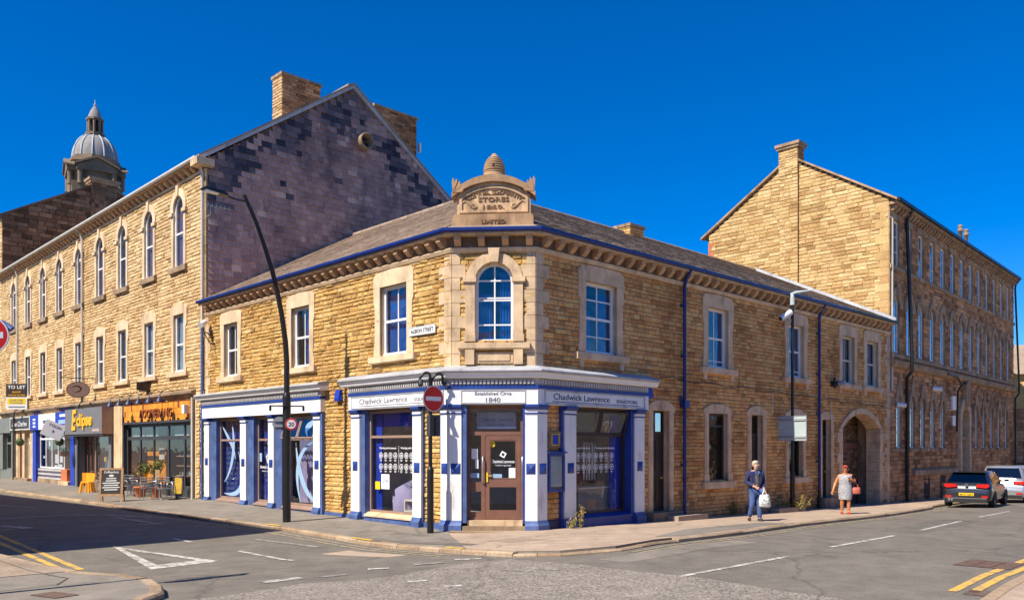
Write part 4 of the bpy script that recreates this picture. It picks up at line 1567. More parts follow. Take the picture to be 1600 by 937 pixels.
# the room behind
mb = MB()
RP = [FL.p(4.6, -.26, 0), FL.p(.1, -.3, 0), FR_.p(.1, -.3, 0), FR_.p(4.6, -.26, 0), FR_.p(4.6, -4.3, 0), FL.p(4.6, -4.3, 0)]
up = Vector((0, 0, 1))
mb.poly([p + up * .26 for p in RP], 'room_floor')
mb.poly([p + up * 3.24 for p in RP], 'room_wall')
for i in (3, 4, 5):
    j = (i + 1) % 6
    mb.poly([RP[i] + up * .26, RP[j] + up * .26, RP[j] + up * 3.24, RP[i] + up * 3.24], 'room_wall')
mb.build('room', shop)

# ---- second shopfront, left wing
mb = MB()
fbox(mb, FL, 6.2, 14.7, -.3, -.02, 3.2, 4.06, 'dark_mortar')
shopA = mb.build('shopfront', CB)
for a, b_ in ((14.25, 14.66), (11.22, 11.66), (9.20, 9.58), (6.24, 6.64)):
    pilaster(shopA, [W2(FL, b_), W2(FL, a)], [(FL, (a + b_) / 2, .13)], -.05)
entA = entablature(shopA, [W2(FL, 14.76), W2(FL, 6.14)], [W2(FL, 15.0), W2(FL, 5.92)], 3.262, 3.66, 4.18)
dentils(shopA, FL, 6.2, 14.7, 3.79, 3.90)
mb = MB()
for a, b_ in ((13.80, 14.248), (10.80, 11.218), (8.80, 9.198)):
    fbox(mb, FL, a, b_, -.34, .06, -.1, 3.24, 'blue_pale')
fbox(mb, FL, 6.13, 6.238, -.05, .14, -.1, 3.24, 'blue_pale')
for a, b_ in ((11.68, 13.80), (6.66, 8.80), (9.6, 10.8)):
    fbox(mb, FL, a, b_, -.34, .05, -.2, .13, 'blue_pale')
    fextr(mb, FL, [(-.3, .132), (.1, .132), (.1, .17), (-.05, .24), (-.3, .26)], a, b_, 'bronze_frame')
mb.build('reveal', shopA)
wa = glazed(shopA, FL, 11.68, 13.80, .25, 3.2, .1, 'bronze_frame', 2.42)
wd = glazed(shopA, FL, 9.62, 10.80, .25, 3.2, .1, 'bronze_frame', 2.42)
wc = glazed(shopA, FL, 6.66, 8.80, .25, 3.2, .1, 'bronze_frame', 2.42)
mb = MB()
lo, hi = 2.46, 3.16
for a, b_ in ((6.72, 7.68), (7.76, 8.74)):
    V = [FL.p(a, .12, lo), FL.p(b_, .12, lo), FL.p(b_, -.1, hi), FL.p(a, -.1, hi)]
    for (i, j) in ((0, 1), (1, 2), (2, 3), (3, 0)):
        mb.tube([V[i], V[j]], .03, 'bronze_frame', 4)
    mb.poly(V, 'glass_upper')
mb.build('hopper', wc)
for w_, a, b_, zt in ((wa, 11.75, 13.75, 3.1), (wd, 9.7, 10.76, 3.1)):
    mb = MB()
    drape(mb, FL, a, b_, .3, zt, -.3, 'blind', 8, .015)
    r_ = random.Random(int(a * 10))
    for k in range(10):
        z = .55 + k * .19
        L_ = (b_ - a) * r_.uniform(.45, .85)
        for j in range(int(L_ / .09)):
            if r_.random() < .8:
                fbox(mb, FL, b_ - .12 - j * .09 - .07, b_ - .12 - j * .09, -.275, -.27, z, z + .10, 'blue_pale')
    mb.build('blind', w_)
mb = MB()
drape(mb, FL, 6.9, 8.7, .3, 2.4, -.55, 'lilac_cloth', 9, .04)
mb.build('blind', wc)


def swoosh(mb, fr, pts, w, d, mat):
    n = len(pts)
    V = []
    for i, (a, z) in enumerate(pts):
        p0, p1 = pts[max(0, i - 1)], pts[min(n - 1, i + 1)]
        t = Vector((p1[0] - p0[0], p1[1] - p0[1])).normalized()
        ww = w * math.sin(math.pi * (i + .6) / (n + .2)) * .5 + .006
        V += [fr.p(a - t.y * ww, d, z + t.x * ww), fr.p(a + t.y * ww, d, z - t.x * ww)]
    mb.add(V, [(2 * i, 2 * i + 1, 2 * i + 3, 2 * i + 2) for i in range(n - 1)], mat)


def bez(p0, p1, p2, p3, n=22):
    o = []
    for k in range(n + 1):
        t = k / n
        o.append(tuple((1 - t) ** 3 * p0[i] + 3 * t * (1 - t) ** 2 * p1[i] + 3 * t * t * (1 - t) * p2[i] + t ** 3 * p3[i] for i in (0, 1)))
    return o


mb = MB()
swoosh(mb, FL, bez((13.72, 3.0), (13.2, 2.5), (12.7, 2.2), (12.6, 1.7)), .16, -.128, 'decal_pale')
swoosh(mb, FL, bez((12.9, 3.1), (12.6, 2.4), (12.7, 1.4), (13.5, .85)), .18, -.126, 'decal_pale')
swoosh(mb, FL, bez((12.35, 2.0), (11.7, .7), (12.2, .3), (13.5, .42)), .20, -.127, 'decal_pale')
mb.build('window_graphic', wa)
mb = MB()
swoosh(mb, FL, bez((8.2, 2.3), (8.1, 1.4), (7.6, .5), (6.9, .4)), .22, -.128, 'decal_pale')
swoosh(mb, FL, bez((7.0, 2.35), (8.2, 2.1), (8.3, 1.2), (7.9, .35)), .18, -.127, 'decal_pale')
swoosh(mb, FL, bez((7.2, 2.5), (7.5, 2.9), (6.9, 2.8), (6.72, 3.1)), .2, .02, 'decal_pale')
mb.build('window_graphic', wc)
mb = MB()
text(FL, 10.2, 1.42, "Chadwick Lawrence", .13, 'decal_white', None, d=-.128, depth=.003, width=.95, xsign=-1, mb=mb, bold=.015)
text(FL, 10.2, 1.30, "Yorkshire's Legal People", .06, 'decal_white', None, d=-.128, depth=.003, width=.7, xsign=-1, mb=mb)
text(FL, 10.02, 2.25, "110", .12, 'decal_white', None, d=-.128, depth=.003, width=.22, xsign=-1, mb=mb)
for rr in (.17, .11):
    ring(mb, FL, [(10.1 + rr * math.cos(rad(20 + 90 * k)), 1.78 + rr * 1.15 * math.sin(rad(20 + 90 * k))) for k in range(4)], [(10.1 + (rr - .035) * math.cos(rad(20 + 90 * k)), 1.78 + (rr - .035) * 1.15 * math.sin(rad(20 + 90 * k))) for k in range(4)], -.128, -.125, 'decal_white')
fbox(mb, FL, 10.55, 10.72, -.128, -.125, 1.65, 1.95, 'decal_pale')
mb.build('window_graphic', wd)
mb = MB()
P = FL.p
x0, x1, d0, d1, y0, y1 = 6.3, 14.6, -.36, -2.6, .2, 3.24
mb.poly([P(x0, d1, y0), P(x1, d1, y0), P(x1, d1, y1), P(x0, d1, y1)], 'room_wall')
for (a, z), (b_, y) in (((x0, y0), (x0, y1)), ((x1, y0), (x1, y1)), ((x0, y0), (x1, y0)), ((x0, y1), (x1, y1))):
    mb.poly([P(a, d0, z), P(b_, d0, y), P(b_, d1, y), P(a, d1, z)], 'room_floor')
mb.build('room', shopA)


# ---- plain doors, windows and the cart arch along the shaded side
def plain_door(root, fr, s0, s1, z0, z1, mat, surround, split=.78, step=True):
    zt = z0 + (z1 - z0) * split
    mb = MB()
    ring(mb, fr, outline(s0, s1, z0, z1), outline(s0, s1, z0, z1, 0, .06), -.26, -.18, mat)
    fbox(mb, fr, s0 + .05, s1 - .05, -.255, -.17, zt - .04, zt + .04, mat)
    fbox(mb, fr, s0 + .05, s1 - .05, -.25, -.21, z0, zt - .04, mat)
    w = s1 - s0
    for zz0, zz1 in ((.10, .42), (.50, .9)):
        for a0, a1 in ((.14, .46), (.54, .86)):
            ring(mb, fr, outline(s0 + w * a0, s0 + w * a1, z0 + (zt - z0) * zz0, z0 + (zt - z0) * zz1), outline(s0 + w * a0, s0 + w * a1, z0 + (zt - z0) * zz0, z0 + (zt - z0) * zz1, 0, .03), -.21, -.195, mat)
    dr = mb.build('door', root)
    mb = MB()
    mb.poly([fr.p(a, -.22, z) for a, z in outline(s0 + .04, s1 - .04, zt, z1 - .03)], 'glass_old')
    mb.build('pane', dr)
    mb = MB()
    ou = outline(s0, s1, z0 - .2, z1)
    for i in range(3):
        (a, z), (b_, y) = ou[i], ou[i + 1]
        mb.poly([fr.p(a, .01, z), fr.p(b_, .01, y), fr.p(b_, -.3, y), fr.p(a, -.3, z)], surround)
    mb.poly([fr.p(s0, -.5, zt), fr.p(s1, -.5, zt), fr.p(s1, -.5, z1), fr.p(s0, -.5, z1)], 'room_dark')
    mb.build('reveal', dr)
    seg_surround(dr, fr, s0, s1, z0 - .25, z1, surround, base=False)
    mb = MB()
    mb.tube([fr.p(s1 - .12, -.2, z0 + 1.0), fr.p(s1 - .12, -.15, z0 + 1.0)], .03, 'yellow_label', 8)
    mb.build('handle', dr)
    if step:
        mb = MB()
        fbox(mb, fr, s0 - .35, s1 + .35, -.25, .32, z0 - .6, z0 - .02, 'ledge_stone')
        mb.build('step', dr)
    return dr


def zb(fr, s):
    q = fr.p(s, 0, 0)
    return zg(q.x, q.y)


plain_door(CB, FR_, 5.06, 5.90, .22, 3.27, 'dark_wood', 'dressed_grey')
plain_door(CB, FR_, 10.8, 11.6, .14, 3.29, 'dark_wood', 'dressed_grey')
plain_door(CB, FR_, 16.22, 17.0, .18, 3.25, 'dark_wood', 'dressed_grey')
for a, b_ in ((8.1, 9.25), (13.5, 14.6)):
    w_ = sash(CB, FR_, a, b_, 1.02, 3.27, frame='dark_wood', vbars=0, hbars=(.82,), mid=.82, pane='glass_old', jamb='dressed_grey', curtain=('pale_cloth', 'one') if a > 10 else None)
    seg_surround(w_, FR_, a, b_, 1.02, 3.27, 'dressed_grey', sill=.22)
for a, b_ in ((5.35, 6.95), (11.5, 13.4)):
    mb = MB()
    z_ = zb(FR_, a)
    fbox(mb, FR_, a, b_, .33, .75, z_ - .3, z_ + .17, 'paving_flag')
    mb.build('step', CB)
# cart arch
mb = MB()
A0, A1 = 19.9 - 1.85, 19.9 + 1.85
sp = arch_pts(19.9, 1.85, 2.95, .62, 16)
spo = arch_pts(19.9, 2.12, 2.95, .86, 16)
for i in range(16):
    q = [sp[i], sp[i + 1], spo[i + 1], spo[i]]
    cx = sum(p[0] for p in q) / 4
    cz = sum(p[1] for p in q) / 4
    q = [(cx + (a - cx) * .97, cz + (z - cz) * .985) for a, z in q]
    fprism(mb, FR_, q, -.55, .06 + .008 * (i % 2), 'dressed_grey')
for a, sg in ((A0, -1), (A1, 1)):
    z, k = -.6, 0
    while z < 2.9:
        w = .48 if k % 2 else .32
        fbox(mb, FR_, min(a, a + sg * w), max(a, a + sg * w), -.55, .05, z + .006, min(z + .42, 2.94) - .006, 'dressed_grey')
        z += .42
        k += 1
ar = mb.build('archway', CB)
mb = MB()
P = FR_.p
x0, x1 = A0 - .3, A1 + .3
d1 = -1.05
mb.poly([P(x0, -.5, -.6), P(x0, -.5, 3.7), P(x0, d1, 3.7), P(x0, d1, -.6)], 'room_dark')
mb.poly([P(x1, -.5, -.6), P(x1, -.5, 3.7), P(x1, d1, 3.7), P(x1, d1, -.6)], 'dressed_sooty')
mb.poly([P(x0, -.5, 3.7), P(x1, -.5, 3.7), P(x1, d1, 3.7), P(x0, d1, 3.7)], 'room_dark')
mb.poly([P(x0, d1 - 1.5, -.6), P(x1, d1 - 1.5, -.6), P(x1, d1 - 1.5, 3.7), P(x0, d1 - 1.5, 3.7)], 'room_dark')  # dark sheet stands for the deep shade inside the passage
fb = Fr(FR_.p(0, d1, 0), dR, nR)
coursed(mb, fb, lambda z: (A0 - .2 + 1.2, A1 + .3) if z < 2.1 else (x0, x1), -.6, 3.7, [], 'black_stone', 'dark_mortar', hmin=.1, hmax=.14, lmin=.2, lmax=.35, bulge=(.003, .012), seed=44)  # back wall darkened by black stone to paint the passage shade
fbox(mb, fb, x0, x1, -.05, .08, 2.1, 2.35, 'brown_wood')
mb.build('passage', ar)

# cables, small boxes on the walls
mb = MB()
mb.tube([FR_.p(5.4 + k * .6, .07, 4.28 - .012 * k + .05 * math.sin(k * 1.7)) for k in range(30)], .014, 'black_metal', 5)
mb.tube([FR_.p(9.9, .07, 4.15), FR_.p(9.92, .08, 4.6)], .012, 'black_metal', 5)
mb.tube([FL.p(6.0, .07, 4.25), FL.p(5.4, .08, 4.22), FL.p(5.29, .08, 4.0)], .014, 'black_metal', 5)
for a, z in ((12.2, 3.85), (16.9, 3.7)):
    mb.tube([FR_.p(a + .02 * math.sin(k), .08, z + .1 * (2 - k) + .06 * math.cos(k * 2)) for k in range(8)], .016, 'cream_paint', 5)
mb.build('cable', CB)
mb = MB()
fbox(mb, FR_, 17.0, 17.35, .03, .25, 4.6, 4.8, 'black_metal')
mb.tube([FR_.p(17.2, .2, 4.7), FR_.p(17.25, .5, 4.75)], .1, 'grey_metal', 8)
mb.tube([FR_.p(16.95, .2, 4.95), FR_.p(16.95, .2, 4.5)], .05, 'black_metal', 8)
mb.build('floodlight', CB)

sg_ = MB()
fbox(sg_, FL, .60, 1.74, .045, .07, 5.20, 5.44, 'sign_white')
ring(sg_, FL, outline(.60, 1.74, 5.20, 5.44), outline(.60, 1.74, 5.20, 5.44, 0, .016), .07, .078, 'sign_grey')
text(FL, 1.17, 5.265, "ALBION STREET", .15, 'sign_black', None, d=.071, width=.98, xsign=-1, mb=sg_, bold=.01)
tag(sg_.build('street_sign', origin=FL.p(1.17, 0, 5.2)), 'small white street name plate lettered ALBION STREET on the golden wall', 'street sign')

for fr, s, z, lab in ((FL, 5.29, 3.58, 'bright blue alarm box on the golden wall between the two shopfronts'), (FR_, 4.78, 3.62, 'bright blue alarm box by the dark side door, right of the solicitors sign')):
    mb = MB()
    fextr(mb, fr, [(.03, z), (.13, z - .02), (.15, z + .06), (.11, z + .3), (.03, z + .34)], s - .13, s + .13, 'royal')
    fprism(mb, fr, [(s - .17, z + .02), (s + .17, z + .02), (s + .09, z + .33), (s - .09, z + .33)], .03, .10, 'royal')
    tag(mb.build('alarm_box', origin=fr.p(s, 0, z)), lab, 'alarm box')
nb = thing('notice_board', FR_.p(.68, .1, .98), 'blue framed glazed notice board between the white pillars of the shaded shopfront', 'notice board')
mb = MB()
fbox(mb, FR_, .36, 1.0, .04, .10, .98, 2.0, 'navy')
ring(mb, FR_, outline(.36, 1.0, .98, 2.0), outline(.36, 1.0, .98, 2.0, 0, .075), .10, .15, 'blue_paint')
fextr(mb, FR_, [(.04, 2.003), (.20, 2.003), (.20, 2.03), (.04, 2.06)], .32, 1.04, 'blue_paint')
mb.build('frame', nb)
mb = MB()
fbox(mb, FR_, .44, .92, .102, .106, 1.12, 1.92, 'sign_grey')
mb.build('paper', nb)
mb = MB()
mb.poly([FR_.p(a, .13, z) for a, z in outline(.42, .94, 1.04, 1.94)], 'glass_shop')
mb.build('pane', nb)
mb = MB()
fbox(mb, FR_, .44, .90, .05, .075, 2.14, 2.58, 'ledge_stone')
fbox(mb, FR_, .54, .80, .075, .095, 2.22, 2.50, 'royal')
ring(mb, FR_, outline(.52, .82, 2.20, 2.52), outline(.52, .82, 2.20, 2.52, 0, .03), .075, .105, 'old_paint_yellow')
tag(mb.build('wall_plaque', origin=FR_.p(.67, .05, 2.14)), 'small square blue plaque with a gold border above the notice board', 'plaque')

# ------------------------------------------------------------------ long terrace with the slate-hung gable
TB = thing('terrace_building', (CLp.x, CLp.y, 0), 'long three-storey honey stone terrace over small shops, with a purple slate-hung gable end', 'building')
T_END = 31.0
TC = [2.55, 5.73, 8.98, 12.04, 15.30, 18.55, 21.65, 24.75, 27.95]
TE = 13.05
# storey of shops stays open up to z 4.1
mb = MB()
ops = [rect(.9, T_END, -1, 4.12)]
for c in TC:
    ops += [arch(c, .52, 9.55, 11.95, .52), rect(c - .5, c + .5, 5.25, 7.6)]
coursed(mb, FT, lambda z: (.02, T_END), .0, TE, ops, 'honey_stone', 'mortar', hmin=.12, hmax=.18, lmin=.22, lmax=.6, bulge=(.006, .04), seed=51)
mb.build('wall', TB)
mb = MB()
quoins(mb, FT, 0, 1, 4.4, 12.9, 'honey_stone', .45, .3)
mb.build('quoin', TB)
for i, c in enumerate(TC):
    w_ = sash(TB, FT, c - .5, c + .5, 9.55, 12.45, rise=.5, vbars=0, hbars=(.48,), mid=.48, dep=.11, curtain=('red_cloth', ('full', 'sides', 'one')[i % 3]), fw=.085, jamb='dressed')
    mb = MB()
    ring(mb, FT, [(c - .78, 11.80)] + arch_pts(c, .78, 11.95, .80, 12) + [(c + .78, 11.80)], [(c - .5, 11.80)] + arch_pts(c, .5, 11.95, .5, 12) + [(c + .5, 11.80)], -.05, .07, 'dressed_pale', closed=False)
    for sg in (-1, 1):
        a, b_ = sorted((c + sg * .5, c + sg * .72))
        fbox(mb, FT, a, b_, -.05, .055, 9.55, 11.72, 'dressed_pale')
        a, b_ = sorted((c + sg * .48, c + sg * .86))
        fbox(mb, FT, a, b_, -.05, .13, 11.70, 11.84, 'dressed_pale')
    fprism(mb, FT, [(c - .08, 12.43), (c - .12, 12.86), (c + .12, 12.86), (c + .08, 12.43)], 0, .12, 'dressed_pale')
    mb.build('surround', w_)
    mb = MB()
    fbox(mb, FT, c - .86, c + .86, -.2, .14, 9.33, 9.545, 'ledge_stone')
    mb.build('sill', w_)
    w_ = sash(TB, FT, c - .5, c + .5, 5.25, 7.6, vbars=0, hbars=(.48,), mid=.48, dep=.13, curtain=('pale_cloth', ('full', 'low', 'one', 'sides')[(i * 3) % 4]), fw=.08, jamb='dressed')
    hip_surround(w_, FT, c - .5, c + .5, 5.25, 7.6, 'dressed_pale', hgt=.22, peak=.22, side=.26, lw=.32)
mb = MB()
TP = [W2(FT, T_END), W2(FT, 0)]
sweep(mb, TP, [(-.05, 12.88), (.06, 12.90), (.09, 12.97), (-.05, 12.99)], 'dressed')
sweep(mb, TP, [(-.05, 13.22), (.36, 13.22), (.36, 13.28), (-.05, 13.28)], 'bracket_stone')
sweep(mb, TP, [(-.05, 12.992), (.02, 12.992), (.02, 13.22), (-.05, 13.22)], 'frieze_shade')  # darkened behind the brackets to paint their shadow
s = .3
while s < T_END:
    fextr(mb, FT, [(0, 12.99), (0, 13.21), (.28, 13.21), (.28, 13.1), (.12, 12.99)], s - .1, s + .1, 'bracket_stone')
    s += .52
sweep(mb, [W2(FT, T_END), W2(FT, .9)], [(-.05, 4.14), (.05, 4.12), (.22, 4.30), (.22, 4.38), (-.05, 4.50)], 'ledge_stone')
fbox(mb, FT, -.3, .3, -.2, .5, 13.02, 13.30, 'dressed')
mb.build('cornice', TB)
mb = MB()
sweep(mb, TP, [(.34, 13.282), (.44, 13.282), (.47, 13.32), (.47, 13.385), (.34, 13.385)], 'cream_paint')
mb.build('gutter', TB)
for s_ in (.12, 14.5, 26.9):
    mb = MB()
    mb.tube([FT.p(s_, .42, 13.32), FT.p(s_, .2, 13.1), FT.p(s_, .11, 12.8), FT.p(s_, .11, 6.8 if s_ < 1 else 4.9)], .055, 'cream_paint', 8)
    mb.tube([FT.p(s_, .11, 6.8 if s_ < 1 else 4.9), FT.p(s_, .11, 4.5), FT.p(s_, .3, 4.2), FT.p(s_, .3, .1)] if s_ > 1 else [FT.p(s_, .11, 6.8), FT.p(s_, .11, .1)], .06, 'blue_pale' if s_ < 1 else 'charcoal', 8)
    mb.build('drainpipe', TB)
mb = MB()
mb.tube([FT.p(.55, .32, .1), FT.p(.55, .32, 4.1)], .05, 'cream_paint', 8)
mb.build('drainpipe', TB)

# gable: backing, slates hung in rows, raking coping
GZ, GR, GT = 13.35, 18.12, 6.7
mb = MB()
gp = [(0, 0), (13.4, 0), (13.4, GZ), (GT, GR), (0, GZ)]
mb.poly([FG.p(a, -.03, z) for a, z in gp], 'dark_mortar')


def gable_tone(u, w, r_):
    """older black slates survive in a band below the rakes"""
    rake = GR - (GR - GZ) * abs(u - GT) / GT
    below = rake - w
    k = math.exp(-((below - .9) / (.95 if u < 7 else .8)) ** 2)
    k += .40 * math.sin(u * 1.9 + w * 1.1) * math.sin(w * 1.3 - u * .6) + r_.uniform(-.42, .42)
    return 'gable_slate_dark' if k > .66 else 'gable_slate'

slates(mb, FG.p(0, -.01, 0), dR3, Vector((0, 0, 1)), [(.06, 7.0), (13.4, 7.0), (13.4, GZ), (GT, GR - .1), (.06, GZ)], 'gable_slate', .24, .36, lift=.035, seed=61, jitter=.4, alt=gable_tone)
mb.build('gable', TB)
mb = MB()
for (a, z), (b_, y) in (((-.35, GZ - .12), (GT, GR)), ((GT, GR), (13.6, GZ - .12))):
    fprism(mb, FG, [(a, z - .03), (b_, y - .03), (b_, y + .13), (a, z + .13)], -.25, .10, 'grey_lead')
    fprism(mb, FG, [(a, z + .132), (b_, y + .132), (b_, y + .20), (a, z + .20)], -.5, .14, 'roof_slate')
mb.build('coping', TB)
mb = MB()
n_ = (GR - GZ) / GT
for a in (0, 1):
    q = [FT.p(.0, .35, GZ - .05), FT.p(T_END, .35, GZ - .05), FT.p(T_END, -GT, GR + .1), FT.p(0, -GT, GR + .1)] if a == 0 else [FT.p(0, -13.4, GZ), FT.p(T_END, -13.4, GZ), FT.p(T_END, -GT, GR + .1), FT.p(0, -GT, GR + .1)]
    mb.poly(q, 'roof_slate')
wd_ = (FT.p(0, -GT, GR + .12) - FT.p(0, .35, GZ - .03)).normalized()
slates(mb, FT.p(0, .35, GZ - .03), dL3, wd_, [(0, 0), (T_END, 0), (T_END, 8.4), (0, 8.4)], 'roof_slate', .3, .35, seed=62)
roof2 = mb.build('roof', TB)
mb = MB()
mb.tube([FT.p(.2, -GT, GR + .16), FT.p(T_END, -GT, GR + .16)], .12, 'roof_slate', 8)
mb.build('ridge_tile', roof2)
mb = MB()
mb.poly([FT.p(0, -13.4, 0), FT.p(T_END, -13.4, 0), FT.p(T_END, -13.4, GZ), FT.p(0, -13.4, GZ)], 'black_stone')
mb.build('rear_wall', TB)
for t0, t1, zb_, seed in ((3.4, 5.25, 15.2, 71), (8.07, 10.5, 15.2, 72)):
    mb = MB()
    o_ = FG.p(t0, -.3, 0)
    f1 = Fr(o_, dR, nR)
    f2 = Fr(FG.p(t0, -.3, 0), Vector((dL.x, dL.y)), Vector((nL.x, nL.y)))
    coursed(mb, f1, lambda z: (0, t1 - t0), zb_, 17.8, [], 'sooty_shade_stone', 'dark_mortar', seed=seed, lmin=.25, lmax=.5, bulge=(.004, .025))  # shaded chimney face painted browner than the lit honey one
    coursed(mb, f2, lambda z: (0, .8), zb_, 17.8, [], 'honey_stone', 'mortar', seed=seed + 5, lmin=.25, lmax=.4, bulge=(.004, .025))
    fbox(mb, f1, .0, t1 - t0 - .01, -.8, -.03, zb_, 17.8, 'dark_mortar')
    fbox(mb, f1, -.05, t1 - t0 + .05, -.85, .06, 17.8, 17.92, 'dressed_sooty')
    fbox(mb, f1, .1, t1 - t0 - .1, -.7, -.1, 17.92, 17.98, 'ledge_stone')
    mb.build('chimney', roof2)
mb = MB()
cv = FG.p(7.2, 0, 15.8)
nR3 = Vector((nR.x, nR.y, 0))
o_, i_ = [], []
for rr, st in ((.34, 0), (.27, 1)):
    pass
N = 20
V = []
for (rr, dd) in ((.34, 0), (.36, .42), (.29, .42), (.28, .02)):
    for k in range(N):
        an = 2 * math.pi * k / N
        V.append(cv + nR3 * dd + dR3 * (rr * math.cos(an)) + Vector((0, 0, rr * math.sin(an))))
mb.add(V, [(j * N + k, j * N + (k + 1) % N, (j + 1) * N + (k + 1) % N, (j + 1) * N + k) for j in range(3) for k in range(N)], 'ledge_stone', True)
mb.add(V[3 * N:], [list(range(N))], 'room_dark')
mb.build('flue_pipe', TB)
mb = MB()
aw = FT.p(.3, .1, 11.15)
a0 = FG.p(0, .05, 11.1)
mb.tube([a0, a0 + nR3 * .35 + Vector((0, 0, .0)), a0 + nR3 * .35 + Vector((0, 0, .35))], .02, 'grey_metal', 6)
bm_ = a0 + nR3 * .35 + Vector((0, 0, .35))
mb.tube([bm_ - dR3 * .2, bm_ + dR3 * .9], .012, 'grey_metal', 5)
for k in range(6):
    q = bm_ + dR3 * (-.1 + k * .17)
    mb.tube([q - Vector((0, 0, .10)), q + Vector((0, 0, .10))], .007, 'grey_metal', 4)
tag(mb.build('tv_aerial', origin=a0), 'thin grey television aerial on the corner of the slate-hung gable', 'aerial')
mb = MB()
a0 = FG.p(10.55, -.5, 16.6)
mb.tube([a0, a0 + dR3 * .25], .02, 'grey_metal', 5)
fbox(mb, Fr(a0 + dR3 * .25, dR, nR), -.03, .07, -.08, .08, 16.4, 16.85, 'white_paint')
tag(mb.build('antenna_panel', origin=a0), 'small white antenna on the side of the right-hand chimney above the slate gable', 'antenna')
cm_ = thing('security_camera', FL.p(14.3, .0, 6.75), 'white security camera on a black bracket at the far end of the golden wall', 'camera')
mb = MB()
mb.tube([FL.p(14.55, .03, 6.55), FL.p(14.0, .45, 6.5), FL.p(14.0, .45, 6.2)], .025, 'black_metal', 6)
mb.tube([FL.p(14.5, .03, 6.2), FL.p(14.1, .4, 6.5)], .02, 'black_metal', 6)
mb.build('bracket', cm_)
mb = MB()
mb.tube([FL.p(14.45, .2, 6.95), FL.p(14.2, .5, 6.78)], .11, 'white_paint', 10)
mb.build('housing', cm_)


# ---- shops along the terrace
def board(parent, fr, s0, s1, z0, z1, d0, d1, mat, name='fascia'):
    mb = MB()
    fbox(mb, fr, s0, s1, d0, d1, z0, z1, mat)
    return mb.build(name, parent)


def shop_room(parent, fr, s0, s1, z0, z1, d0, d1, wallm, floorm):
    mb = MB()
    P = fr.p
    mb.poly([P(s0, d1, z0), P(s1, d1, z0), P(s1, d1, z1), P(s0, d1, z1)], wallm)
    for (a, z), (b_, y), m_ in (((s0, z0), (s0, z1), wallm), ((s1, z0), (s1, z1), wallm), ((s0, z0), (s1, z0), floorm), ((s0, z1), (s1, z1), wallm)):
        mb.poly([P(a, d0, z), P(b_, d0, y), P(b_, d1, y), P(a, d1, z)], m_)
    mb.build('room', parent)


for s0, s1, m_ in ((.86, 1.0, 'dressed'), (8.75, 9.2, 'dressed'), (9.2, 10.1, 'dressed_grey')):
    mb = MB()
    fbox(mb, FT, s0, s1, -.4, .02 if s1 < 10 else .03, 0, 4.12, m_)
    mb.build('pier', TB)
mb = MB()
fbox(mb, FT, 1.0, T_END, -.32, -.1, 3.15, 4.15, 'dark_mortar')
mb.build('lintel', TB)

# cafe with the orange plank fascia
cafe = MB()
fbox(cafe, FT, 1.00, 8.75, -.3, -.06, 4.00, 4.10, 'charcoal')
cafe = cafe.build('shopfront', TB)
for a, b_, z1_ in ((.98, 1.2, 4.05), (8.62, 8.78, 4.05)):
    mb = MB()
    fbox(mb, FT, a, b_, -.25, 0.10, .1, z1_, 'charcoal')
    mb.build('pillar', cafe)
mb = MB()
r_ = random.Random(8)
s = 1.2
while s < 8.6:
    l = r_.uniform(.5, .9)
    for z0, z1 in ((3.28, 3.50), (3.51, 3.76), (3.77, 4.02)):
        sj = s + r_.uniform(-.15, .15)
        fbox(mb, FT, max(1.2, sj), min(8.6, sj + l - .01), -.02, .09 + r_.uniform(0, .02), z0, z1, 'orange_wood')
    s += l
fbox(mb, FT, 1.2, 8.6, -.05, .085, 3.26, 4.03, 'orange_text')
fa = mb.build('fascia', cafe)
mb = MB()
text(FT, 4.75, 3.45, "BOOMERANG", .50, 'orange_text', None, d=.115, depth=.035, width=3.5, xsign=-1, mb=mb, bold=.016)
mb.build('lettering', fa)
mb = MB()
fbox(mb, FT, 1.15, 8.65, -.1, .16, 3.18, 3.27, 'charcoal')
for k in range(9):
    fbox(mb, FT, 1.52 + k * .8, 1.57 + k * .8, .10, .16, 3.272, 3.36, 'charcoal')
mb.build('ledge', cafe)
wcf = glazed(cafe, FT, 1.2, 8.62, .45, 3.18, .05, 'charcoal', 2.55, [2.17, 3.81, 5.42, 6.98], fw=.13)
mb = MB()
for a, b_ in ((1.3, 2.1), (2.25, 3.7), (5.5, 6.9), (7.05, 8.5)):
    fbox(mb, FT, a, b_, -.3, -.28, 2.64, 3.1, 'sign_grey')
mb.build('blind', wcf)
mb = MB()
fbox(mb, FT, 1.2, 8.62, -.18, .0, .05, .45, 'charcoal')
mb.build('stall_riser', cafe)
shop_room(cafe, FT, 1.1, 8.7, .2, 3.2, -.2, -3.2, 'warm_room', 'room_floor')
mb = MB()
for k in range(4):
    z = .9 + k * .42
    fbox(mb, FT, 3.9, 5.3, -1.3, -1.0, z, z + .03, 'raw_wood')
    for j in range(9):
        h = r_.uniform(.12, .28)
        q = FT.p(4.0 + j * .14, -1.1, z + .03)
        mb.lathe(q, [(.035, 0), (.035, h * .6), (.012, h * .75), (.012, h)], r_.choice(['dark_wood', 'sage', 'brown_leather', 'decal_pale']), 6)
tag(mb.build('bottle_shelf', origin=FT.p(4.6, -1.1, .2)), 'shelves of dark bottles behind the middle cafe window', 'shelves')
mb = MB()
fbox(mb, FT, 6.2, 8.4, -1.0, -.9, .25, 2.4, 'orange_wood')
fbox(mb, FT, 5.7, 6.3, -.65, -.63, 1.6, 2.1, 'cream_paint')
mb.build('partition', cafe)
mb = MB()
for a, b_ in ((1.4, 2.0), (2.4, 3.3)):
    fbox(mb, FT, a, b_, -1.6, -1.5, .6, 1.9, 'room_dark')
    fbox(mb, FT, a + .1, a + .22, -.75, -.72, .5, 2.2, 'grey_metal')
mb.build('counter', cafe)
